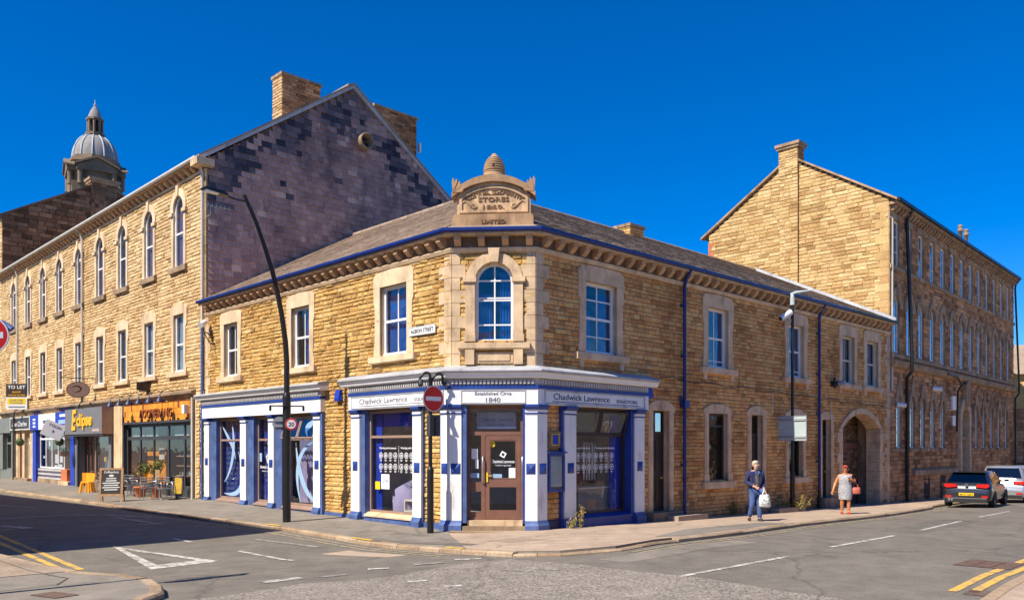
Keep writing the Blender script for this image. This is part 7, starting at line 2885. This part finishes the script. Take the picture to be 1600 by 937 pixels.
fbox(mb, fdk, -.8, .8, .15, .18, .27, .978, 'mid_grey')
fbox(mb, fdk, -.45, -.05, .18, .19, .40, .66, 'raw_wood')
mb.build('front_panel', dk)


# ------------------------------------------------------------------ people
def skin_mesh(name, joints, edges, radii, mat, parent, root, sub=2):
    names = list(joints)
    me = bpy.data.meshes.new(name)
    me.from_pydata([joints[n] for n in names], [(names.index(a), names.index(b)) for a, b in edges], [])
    me.materials.append(M[mat])
    ob = bpy.data.objects.new(name, me)
    COL.objects.link(ob)
    ob.parent = parent
    sk = ob.modifiers.new("skin", 'SKIN')
    sk.use_smooth_shade = True
    if not me.skin_vertices:
        bm = bmesh.new()
        bm.from_mesh(me)
        bm.verts.layers.skin.verify()
        bm.to_mesh(me)
        bm.free()
    for i, n in enumerate(names):
        d = me.skin_vertices[0].data[i]
        r_ = radii[n]
        d.radius = r_ if isinstance(r_, tuple) else (r_, r_)
        d.use_root = (n == root)
    sb_ = ob.modifiers.new("subdivision", 'SUBSURF')
    sb_.levels = sub
    sb_.render_levels = sub
    return ob


def fingers(J, E, Rr, hand, wrist, side, curl):
    """five unequal bent fingers from the palm"""
    h, w = Vector(J[hand]), Vector(J[wrist])
    f = (h - w).normalized()
    acr = f.cross(Vector((0, -1, 0)))
    if acr.length < .1:
        acr = Vector((1, 0, 0))
    acr.normalize()
    nrm = acr.cross(f)
    for k, ln in enumerate((.062, .078, .082, .074, .060)):
        off = acr * ((k - 2.2) * .019)
        if k == 0:
            a = h - f * .03 + acr * -.045
            b_ = a + (f * .6 - acr * .5).normalized() * ln * .8
        else:
            a = h + f * .035 + off
            b_ = a + (f * (1 - curl) + nrm * curl).normalized() * ln
        n1, n2 = f'{hand}{k}a', f'{hand}{k}b'
        J[n1], J[n2] = tuple(a), tuple(b_)
        E += [(hand, n1), (n1, n2)]
        Rr[n1], Rr[n2] = .0095, .008


def face(t, head, fwd, skin_mat, scale=1.0, glasses=False, brow='hair_white'):
    """eyes, brows, nose, mouth and ears on the front of the head"""
    h = Vector(head)
    f = Vector(fwd).normalized()
    r_ = f.cross(Vector((0, 0, 1))).normalized()
    u = r_.cross(f)
    for sg in (-1, 1):
        mb = MB()
        c_ = h + f * .088 + r_ * (sg * .034) + u * .005
        mb.lathe(c_, [(.002, -.010), (.010, -.006), (.013, 0), (.010, .006), (.002, .010)], 'sign_white', 8)
        mb.lathe(c_ + f * .009, [(.002, -.007), (.008, 0), (.002, .007)], 'room_dark', 8)
        mb.build('eye', t)
        mb = MB()
        mb.tube([c_ + u * .022 - r_ * .017 + f * .006, c_ + u * .026 + f * .008, c_ + u * .02 + r_ * .017 + f * .004], .005, brow, 5)
        mb.build('eyebrow', t)
        mb = MB()
        e_ = h + r_ * (sg * .092) - u * .005
        mb.loft([(e_.x, e_.y, e_.z - .03, .008, .014), (e_.x, e_.y, e_.z, .013, .022), (e_.x, e_.y, e_.z + .028, .010, .018)], skin_mat, 8)
        mb.build('ear', t)
    mb = MB()
    mb.tube([h + f * .092 + u * .012, h + f * .112 - u * .022, h + f * .095 - u * .034], [.010, .016, .010], skin_mat, 8)
    mb.build('nose', t)
    mb = MB()
    mb.tube([h + f * .084 - u * .064 - r_ * .026, h + f * .092 - u * .062, h + f * .084 - u * .064 + r_ * .026], .006, 'coral', 6)
    mb.build('mouth', t)


# man with a carrier bag
mp = (7.12, 24.3)
man = thing('person', (0, 0, 0), 'older man in a navy jacket and jeans walking along the pavement holding a carrier bag', 'person')
J = {'pelvis': (0, 0, .93), 'spine': (0, -.01, 1.14), 'chest': (0, -.02, 1.35), 'neck': (0, -.04, 1.49), 'chin': (-.01, -.08, 1.58), 'head': (-.015, -.075, 1.665),
     'sl': (-.185, -.01, 1.42), 'el': (-.265, .05, 1.15), 'wl': (-.13, -.17, 1.03), 'hl': (-.07, -.21, 1.0),
     'sr': (.185, -.01, 1.42), 'er': (.27, .04, 1.14), 'wr': (.20, -.14, .97), 'hr': (.185, -.175, .90),
     'pl': (-.09, 0, .88), 'kl': (-.11, -.05, .50), 'al': (-.12, .13, .11), 'tl': (-.17, .01, .04), 'pr': (.09, 0, .88), 'kr': (.10, -.07, .49), 'ar': (.11, -.06, .09), 'tr': (.12, -.20, .035)}
E_ = [('pelvis', 'spine'), ('spine', 'chest'), ('chest', 'neck'), ('neck', 'chin'), ('chin', 'head'), ('chest', 'sl'), ('sl', 'el'), ('el', 'wl'), ('wl', 'hl'), ('chest', 'sr'), ('sr', 'er'), ('er', 'wr'), ('wr', 'hr'),
      ('pelvis', 'pl'), ('pl', 'kl'), ('kl', 'al'), ('al', 'tl'), ('pelvis', 'pr'), ('pr', 'kr'), ('kr', 'ar'), ('ar', 'tr')]
Rr = {'pelvis': (.15, .11), 'spine': (.145, .11), 'chest': (.155, .12), 'neck': .058, 'chin': (.066, .07), 'head': (.086, .10), 'sl': .065, 'el': .047, 'wl': .032, 'hl': (.04, .022), 'sr': .065, 'er': .047, 'wr': .032, 'hr': (.04, .022),
      'pl': .088, 'kl': .06, 'al': .042, 'tl': .036, 'pr': .088, 'kr': .06, 'ar': .042, 'tr': .036}
body_keys = set(J)
fingers(J, E_, Rr, 'hl', 'wl', 1, .45)
fingers(J, E_, Rr, 'hr', 'wr', 1, .6)
skin_mesh('body', J, E_, Rr, 'skin', man, 'pelvis')
sub = lambda ks: {k: J[k] for k in ks}
ks = ['pelvis', 'pl', 'kl', 'al', 'pr', 'kr', 'ar']
skin_mesh('trousers', sub(ks), [('pelvis', 'pl'), ('pl', 'kl'), ('kl', 'al'), ('pelvis', 'pr'), ('pr', 'kr'), ('kr', 'ar')], {'pelvis': (.175, .135), 'pl': .108, 'kl': .085, 'al': .072, 'pr': .108, 'kr': .085, 'ar': .072}, 'denim', man, 'pelvis')
ks = ['pelvis', 'spine', 'chest', 'sl', 'el', 'wl', 'sr', 'er', 'wr']
JJ = sub(ks)
JJ['yoke'] = (0, .0, 1.45)
JJ['pelvis'] = (0, .015, .90)
JJ['spine'] = (0, .015, 1.14)
JJ['chest'] = (0, .01, 1.36)
skin_mesh('jacket', JJ, [('pelvis', 'spine'), ('spine', 'chest'), ('chest', 'yoke'), ('chest', 'sl'), ('sl', 'el'), ('el', 'wl'), ('chest', 'sr'), ('sr', 'er'), ('er', 'wr')],
          {'yoke': (.13, .085), 'pelvis': (.205, .145), 'spine': (.195, .145), 'chest': (.20, .15), 'sl': .10, 'el': .07, 'wl': .052, 'sr': .10, 'er': .07, 'wr': .052}, 'jacket', man, 'spine')
mb = MB()
mb.loft([(0, -.105, .98, .085, .055), (0, -.11, 1.15, .085, .055), (0, -.105, 1.33, .075, .05), (0, -.075, 1.44, .05, .04)], 'sweater')
mb.build('sweater', man).location = (0, 0, 0)
mb = MB()
for sg in (-1, 1):
    mb.hexa([(sg * .02, -.155, 1.36), (sg * .075, -.135, 1.42), (sg * .07, -.09, 1.50), (sg * .03, -.10, 1.47), (sg * .02, -.165, 1.355), (sg * .078, -.145, 1.42), (sg * .075, -.10, 1.515), (sg * .03, -.115, 1.48)], 'shirt')
    mb.hexa([(sg * .07, -.15, 1.05), (sg * .13, -.14, 1.2), (sg * .11, -.11, 1.44), (sg * .06, -.12, 1.44), (sg * .07, -.162, 1.05), (sg * .135, -.15, 1.2), (sg * .115, -.12, 1.45), (sg * .062, -.13, 1.45)], 'jacket')
mb.build('collar', man)
face(man, (-.015, -.075, 1.655), (-.12, -1, -.15), 'skin')
mb = MB()
mb.loft([(-.015, -.025, 1.60, .085, .06), (-.015, -.03, 1.66, .096, .078), (-.015, -.045, 1.715, .098, .094), (-.015, -.052, 1.752, .082, .084), (-.015, -.055, 1.775, .045, .045)], 'hair_white')
mb.build('hair', man)
mb = MB()
mb.loft([(-.015, -.142, 1.565, .035, .02), (-.015, -.148, 1.59, .05, .02), (-.015, -.155, 1.612, .035, .015)], 'hair_white')
mb.build('beard', man)
for sx, p, q in (('l', (-.12, .14, .05), (-.19, -.03, .035)), ('r', (.11, -.02, .05), (.125, -.25, .035))):
    mb = MB()
    mb.tube([p, Vector(p).lerp(Vector(q), .5) + Vector((0, 0, .015)), q], [.05, .056, .036], 'brown_leather' if sx == 'l' else 'charcoal', 10)
    mb.build('shoe', man)
man.rotation_euler = (0, 0, rad(8))
man.location = (mp[0], mp[1], zg(*mp) - .003)
bagp = Vector((mp[0], mp[1], zg(*mp))) + Vector((.22, -.20, .42))
bg_ = thing('carrier_bag', bagp, 'white patterned carrier bag held by the man in the navy jacket', 'bag')
mb = MB()
mb.loft([(bagp.x, bagp.y, bagp.z, .13, .05), (bagp.x, bagp.y, bagp.z + .03, .17, .085), (bagp.x, bagp.y, bagp.z + .2, .175, .095), (bagp.x - .01, bagp.y, bagp.z + .33, .14, .06), (bagp.x - .01, bagp.y, bagp.z + .37, .12, .03)], 'bag_print', 12)
mb.build('body', bg_)
for sg in (-1, 1):
    mb = MB()
    mb.tube([bagp + Vector((-.08, sg * .03, .35)), bagp + Vector((-.02, sg * .01, .50)), bagp + Vector((.06, sg * .03, .35))], .012, 'sign_white', 6)
    mb.build('handle', bg_)

# woman in a patterned dress
wp = (11.12, 27.7)
wom = thing('person', (0, 0, 0), 'woman with red hair in a grey patterned dress walking past the stone archway', 'person')
J = {'pelvis': (0, 0, .84), 'spine': (0, -.02, 1.02), 'chest': (0, -.02, 1.22), 'neck': (0, -.03, 1.36), 'chin': (0, -.06, 1.44), 'head': (0, -.05, 1.52),
     'sl': (-.18, 0, 1.28), 'el': (-.30, .02, 1.04), 'wl': (-.38, -.08, .84), 'hl': (-.405, -.10, .76),
     'sr': (.18, 0, 1.28), 'er': (.31, .02, 1.08), 'wr': (.17, -.17, 1.16), 'hr': (.11, -.20, 1.20),
     'pl': (-.095, 0, .78), 'kl': (-.10, -.04, .44), 'al': (-.10, .05, .09), 'tl': (-.11, -.08, .035), 'pr': (.095, 0, .78), 'kr': (.10, -.05, .44), 'ar': (.105, -.03, .09), 'tr': (.115, -.16, .035)}
E_ = [('pelvis', 'spine'), ('spine', 'chest'), ('chest', 'neck'), ('neck', 'chin'), ('chin', 'head'), ('chest', 'sl'), ('sl', 'el'), ('el', 'wl'), ('wl', 'hl'), ('chest', 'sr'), ('sr', 'er'), ('er', 'wr'), ('wr', 'hr'),
      ('pelvis', 'pl'), ('pl', 'kl'), ('kl', 'al'), ('al', 'tl'), ('pelvis', 'pr'), ('pr', 'kr'), ('kr', 'ar'), ('ar', 'tr')]
Rr = {'pelvis': (.18, .14), 'spine': (.16, .13), 'chest': (.165, .13), 'neck': .055, 'chin': (.062, .066), 'head': (.08, .094), 'sl': .07, 'el': .055, 'wl': .036, 'hl': (.038, .022), 'sr': .07, 'er': .055, 'wr': .036, 'hr': (.038, .022),
      'pl': .10, 'kl': .07, 'al': .045, 'tl': .034, 'pr': .10, 'kr': .07, 'ar': .045, 'tr': .034}
fingers(J, E_, Rr, 'hl', 'wl', 1, .25)
fingers(J, E_, Rr, 'hr', 'wr', 1, .5)
skin_mesh('body', J, E_, Rr, 'tan_skin', wom, 'pelvis')
mb = MB()
mb.loft([(0, -.02, .50, .20, .16), (0, -.01, .62, .215, .175), (0, 0, .80, .225, .185), (0, -.01, .95, .205, .165), (0, -.015, 1.03, .195, .155), (0, -.03, 1.14, .21, .17), (0, -.03, 1.24, .205, .155), (0, -.01, 1.30, .20, .115), (0, 0, 1.325, .15, .08)], 'dress_print', 20)
mb.build('dress', wom)
face(wom, (0, -.05, 1.51), (-.25, -1, 0), 'tan_skin', brow='hair_red')
mb = MB()
mb.loft([(.01, -.01, 1.43, .075, .07), (.01, -.02, 1.50, .095, .092), (0, -.03, 1.57, .098, .098), (0, -.035, 1.62, .075, .08), (0, -.035, 1.645, .03, .03)], 'hair_red')
mb.loft([(0, -.125, 1.565, .07, .02), (0, -.13, 1.59, .075, .022), (0, -.11, 1.615, .05, .02)], 'hair_red')
mb.build('hair', wom)
for p, q in (((-.10, .08, .045), (-.12, -.12, .03)), ((.105, .0, .045), (.12, -.20, .03))):
    mb = MB()
    mb.tube([p, Vector(p).lerp(Vector(q), .5) + Vector((0, 0, .01)), q], [.045, .05, .032], 'red_shoe', 10)
    mb.build('shoe', wom)
wom.rotation_euler = (0, 0, rad(-14))
wom.location = (wp[0], wp[1], zg(*wp) - .003)
hbp = Vector((wp[0], wp[1], zg(*wp))) + Vector((.34, -.05, .68))
hb_ = thing('handbag', hbp, 'coral red handbag hanging from the arm of the woman in the patterned dress', 'handbag')
mb = MB()
mb.loft([(hbp.x, hbp.y, hbp.z, .14, .05), (hbp.x, hbp.y, hbp.z + .02, .155, .065), (hbp.x, hbp.y, hbp.z + .19, .14, .06), (hbp.x, hbp.y, hbp.z + .22, .12, .04)], 'coral', 12)
mb.build('body', hb_)
mb = MB()
mb.tube([hbp + Vector((-.10, 0, .2)), hbp + Vector((-.06, .02, .34)), hbp + Vector((-.03, .04, .40)), hbp + Vector((.03, .02, .34)), hbp + Vector((.08, 0, .2))], .011, 'coral', 6)
mb.build('strap', hb_)


# ------------------------------------------------------------------ cars
def make_car(loc, heading, L, W, Hh, paint, lab, plate=None, suv=False):
    t = thing('parked_car', (0, 0, 0), lab, 'car', 'cars parked along the right-hand kerb')
    hw = W / 2
    belt = Hh * (.66 if not suv else .64)
    st = [(0.0, .86, .34, .60), (.03, .93, .30, .72), (.08, .97, .27, belt - .05), (.18, .985, .25, belt), (.55, 1.0, .24, belt + .01), (1.2, 1.0, .22, belt + .005), (2.0, 1.0, .22, belt - .01),
          (L - 1.25, .995, .22, belt - .04), (L - .9, .985, .24, belt - .07), (L - .45, .95, .26, belt - .15), (L - .12, .84, .30, belt - .27), (L, .66, .36, belt - .42)]
    V, Fc = [], []
    for y, k, zb_, zt_ in st:
        h = hw * k
        half = [(h * .86, zb_), (h * .97, zb_ + .10), (h, zb_ + (zt_ - zb_) * .52), (h * .985, zb_ + (zt_ - zb_) * .78), (h * .93, zt_ - .02), (h * .86, zt_), (h * .4, zt_ + .015)]
        V += [(x, y, z) for x, z in half] + [(-x, y, z) for x, z in reversed(half)]
    n = 14
    for i in range(len(st) - 1):
        for k in range(n):
            Fc.append((i * n + k, i * n + (k + 1) % n, (i + 1) * n + (k + 1) % n, (i + 1) * n + k))
    mb = MB()
    mb.add(V, Fc, paint, True)
    mb.add(V[:n], [list(range(n))], paint)
    mb.add(V[-n:], [list(range(n))], paint)
    # cabin
    rb, rt_, fb_, ft_ = .14, .55 if not suv else .42, L - 1.12, L - 2.05
    bz = belt - .01
    def cab(y, z, h):
        return (y, z, h)
    rows = [(rb, bz, hw * .90), (rt_ - .04, Hh - .07, hw * .715), (rt_ + .12, Hh - .015, hw * .70), (1.35, Hh, hw * .71), (ft_ - .25, Hh - .015, hw * .70), (ft_, Hh - .05, hw * .70), (fb_, bz - .02, hw * .88)]
    # side walls + roof as strips
    low = [(rb, bz, hw * .93), (rt_, bz, hw * .93), (rt_ + .2, bz, hw * .935), (1.35, bz, hw * .935), (ft_ - .2, bz, hw * .935), (ft_ + .25, bz, hw * .93), (fb_, bz - .02, hw * .9)]
    CV = []
    for (y, z, h), (y2, z2, h2) in zip(rows, low):
        CV += [(h2, y2, z2), (h, y, z), (h * .5, y, z + .012), (-h * .5, y, z + .012), (-h, y, z), (-h2, y2, z2)]
    CF = []
    for i in range(len(rows) - 1):
        for k in range(5):
            CF.append((i * 6 + k, i * 6 + k + 1, (i + 1) * 6 + k + 1, (i + 1) * 6 + k))
    mb.add(CV, CF, paint, True)
    mb.build('body', t)
    # glass, laid just proud of the cabin
    def lerp(a, b_, t_):
        return Vector(a).lerp(Vector(b_), t_)
    A = Vector((hw * .90, rb, bz)), Vector((hw * .715, rt_ - .04, Hh - .07))
    mb = MB()
    off = Vector((0, -.014, .010))
    q = [lerp((-A[0].x, A[0].y, A[0].z), (-A[1].x, A[1].y, A[1].z), .12), lerp(A[0], A[1], .12), lerp(A[0], A[1], .93), lerp((-A[0].x, A[0].y, A[0].z), (-A[1].x, A[1].y, A[1].z), .93)]
    q = [Vector((p.x * .9, p.y, p.z)) + off for p in q]
    mb.poly(q, 'glass_car')
    mb.poly([p - off * .5 for p in q], 'room_dark')
    mb.build('rear_window', t)
    mb = MB()
    B0, B1 = Vector((hw * .9, fb_, bz - .02)), Vector((hw * .70, ft_, Hh - .05))
    q = [Vector((-B0.x * .93, B0.y, B0.z)), Vector((B0.x * .93, B0.y, B0.z)), Vector((B1.x * .93, B1.y, B1.z)), Vector((-B1.x * .93, B1.y, B1.z))]
    o2 = Vector((0, .012, .014))
    mb.poly([p + o2 for p in q], 'glass_car')
    mb.build('windscreen', t)
    for sg in (-1, 1):
        for (y0, y1, t0, t1) in ((rb + .42, 1.75, rt_ + .22, 1.75), (1.83, fb_ - .28, 1.83, ft_ - .05)):
            mb = MB()
            lo0, lo1 = Vector((sg * (hw * .935 + .004), y0, bz + .03)), Vector((sg * (hw * .935 + .004), y1, bz + .03))
            hi0, hi1 = Vector((sg * (hw * .725 + .014), t0, Hh - .09)), Vector((sg * (hw * .725 + .014), t1, Hh - .09))
            mb.poly([lo0, lo1, hi1, hi0], 'glass_car')
            mb.poly([p - Vector((sg * .004, 0, 0)) for p in (lo0, lo1, hi1, hi0)], 'room_dark')
            mb.build('side_window', t)
        mb = MB()
        if not suv:
            pts = [(.36, belt - .12), (.80, belt - .16), (.90, belt - .09), (.89, belt + .0), (.42, belt - .005)]
        else:
            pts = [(.48, belt - .20), (.93, belt - .22), (.96, belt - .08), (.95, belt - .06), (.46, belt - .08)]
        pp = [(sg * a * hw, z) for a, z in pts]
        fr = Fr(Vector((0, .045)), Vector((1, 0)), Vector((0, -1)))
        fprism(mb, fr, pp, -.25, .06 if not suv else .05, 'red_lens')
        mb.build('rear_light', t)
        mb = MB()
        mb.add([(sg * hw * 1.02, L - 1.42, belt + .02), (sg * (hw + .17), L - 1.44, belt + .03), (sg * (hw + .17), L - 1.34, belt + .05), (sg * hw * 1.0, L - 1.28, belt + .04), (sg * hw * 1.02, L - 1.42, belt + .13), (sg * (hw + .17), L - 1.44, belt + .16), (sg * (hw + .16), L - 1.34, belt + .15), (sg * hw, L - 1.28, belt + .12)],
               [(3, 2, 1, 0), (4, 5, 6, 7), (0, 1, 5, 4), (1, 2, 6, 5), (2, 3, 7, 6), (3, 0, 4, 7)], paint)
        mb.build('wing_mirror', t)
    R_ = .315 if not suv else .37
    for sg in (-1, 1):
        for y in (.78, L - .88):
            mb = MB()
            cx = sg * (hw - .11)
            def wl(r_, dx, n_=24):
                return [Vector((cx + sg * dx, y + r_ * math.cos(2 * math.pi * k / n_), R_ + r_ * math.sin(2 * math.pi * k / n_))) for k in range(n_)]
            rs = [wl(R_ * .93, -.1), wl(R_, -.07), wl(R_, .09), wl(R_ * .93, .118), wl(R_ * .68, .118), wl(R_ * .64, .08)]
            VV = [p for r__ in rs for p in r__]
            mb.add(VV, [(i * 24 + k, i * 24 + (k + 1) % 24, (i + 1) * 24 + (k + 1) % 24, (i + 1) * 24 + k) for i in range(5) for k in range(24)], 'tyre', True)
            wheel = mb.build('wheel', t)
            mb = MB()
            mb.poly(wl(R_ * .64, .07), 'charcoal')
            for k in range(5):
                a0 = 2 * math.pi * k / 5
                pts = [Vector((cx + sg * .1, y + rr * math.cos(a0 + da), R_ + rr * math.sin(a0 + da))) for rr, da in ((R_ * .1, -.6), (R_ * .64, -.22), (R_ * .64, .22), (R_ * .1, .6))]
                mb.poly(pts, 'silver')
            mb.build('rim', wheel)
            mb = MB()
            arc = [(y + (R_ + .055) * math.cos(a), R_ + (R_ + .055) * math.sin(a)) for a in [math.pi * k / 16 for k in range(17)]]
            ar2 = [(y + (R_ - .02) * math.cos(a), R_ + (R_ - .02) * math.sin(a)) for a in [math.pi * k / 16 for k in range(17)]]
            for k in range(16):
                x_ = sg * (hw + .006)
                mb.poly([(x_, *arc[k]), (x_, *arc[k + 1]), (x_, *ar2[k + 1]), (x_, *ar2[k])], 'tyre')
            mb.poly([(sg * (hw + .002), *p) for p in ar2], 'tyre')
            mb.build('wheel_arch', t)
    fr = Fr(Vector((0, 0)), Vector((1, 0)), Vector((0, -1)))
    mb = MB()
    fbox(mb, fr, -hw * .82, hw * .82, -.25, .012, .22, .38, 'tyre')
    fbox(mb, fr, -hw * .80, hw * .80, -.2, .02, .385, .405, 'silver')
    for sg in (-1, 1):
        fbox(mb, fr, *sorted((sg * hw * .60, sg * hw * .84)), -.2, .022, .42, .50, 'red_lens')
    mb.build('bumper', t)
    if not suv:
        mb = MB()
        for x in (-.62, -.52):
            mb.tube([(x, -.03, .33), (x, .1, .33)], .04, 'silver', 10)
        mb.build('exhaust', t)
        mb = MB()
        ring(mb, fr, circ(.062, 0, belt - .05, 20), circ(.05, 0, belt - .05, 20), -.03, .02, 'silver')
        fprism(mb, fr, [(-.035, belt - .03), (-.01, belt - .085), (0, belt - .06), (.01, belt - .085), (.035, belt - .03), (.02, belt - .03), (.01, belt - .06), (0, belt - .035), (-.01, belt - .06), (-.02, belt - .03)], -.03, .018, 'silver')
        mb.build('emblem', t)
        mb = MB()
        mb.hexa([(-hw * .66, rt_ - .14, Hh - .045), (hw * .66, rt_ - .14, Hh - .045), (hw * .68, rt_ + .1, Hh - .02), (-hw * .68, rt_ + .1, Hh - .02), (-hw * .66, rt_ - .14, Hh - .02), (hw * .66, rt_ - .14, Hh - .02), (hw * .68, rt_ + .1, Hh + .012), (-hw * .68, rt_ + .1, Hh + .012)], paint)
        mb.build('spoiler', t)
        mb = MB()
        mb.tube([(0, .20, belt + .06), (.30, .22, belt + .10)], .010, 'black_metal', 5)
        mb.build('wiper', t)
    if plate:
        mb = MB()
        fbox(mb, fr, -.27, .27, -.05, .03, .50, .61, 'plate_yellow')
        text(fr, 0, .522, plate, .085, 'sign_black', None, d=.031, depth=.002, width=.46, mb=mb, bold=.02)
        mb.build('number_plate', t)
    t.location = loc
    t.rotation_euler = (0, 0, math.atan2(-heading[0], heading[1]))
    return t


cp = (18.3, 33.43)
make_car((cp[0], cp[1], zg(*cp) - .103), (.63, .776), 4.26, 1.80, 1.47, 'paint_dark', 'dark grey hatchback parked at the kerb with red rear lights and a yellow plate', plate="BD17 GZN")
cp = (22.35, 37.9)
make_car((cp[0], cp[1], zg(*cp) - .103), (.65, .76), 4.6, 1.95, 1.70, 'paint_silver', 'silver sport utility car parked in front of the dark hatchback', suv=True)


# a part that carries pieces of its own hangs directly on its thing: thing > part > sub-part, no deeper
def level(o):
    k = 0
    while o.parent:
        o, k = o.parent, k + 1
    return k


for o in list(COL.objects):
    if level(o) == 2 and any(c.type == 'MESH' for c in o.children):
        top = o.parent.parent
        o.parent = top
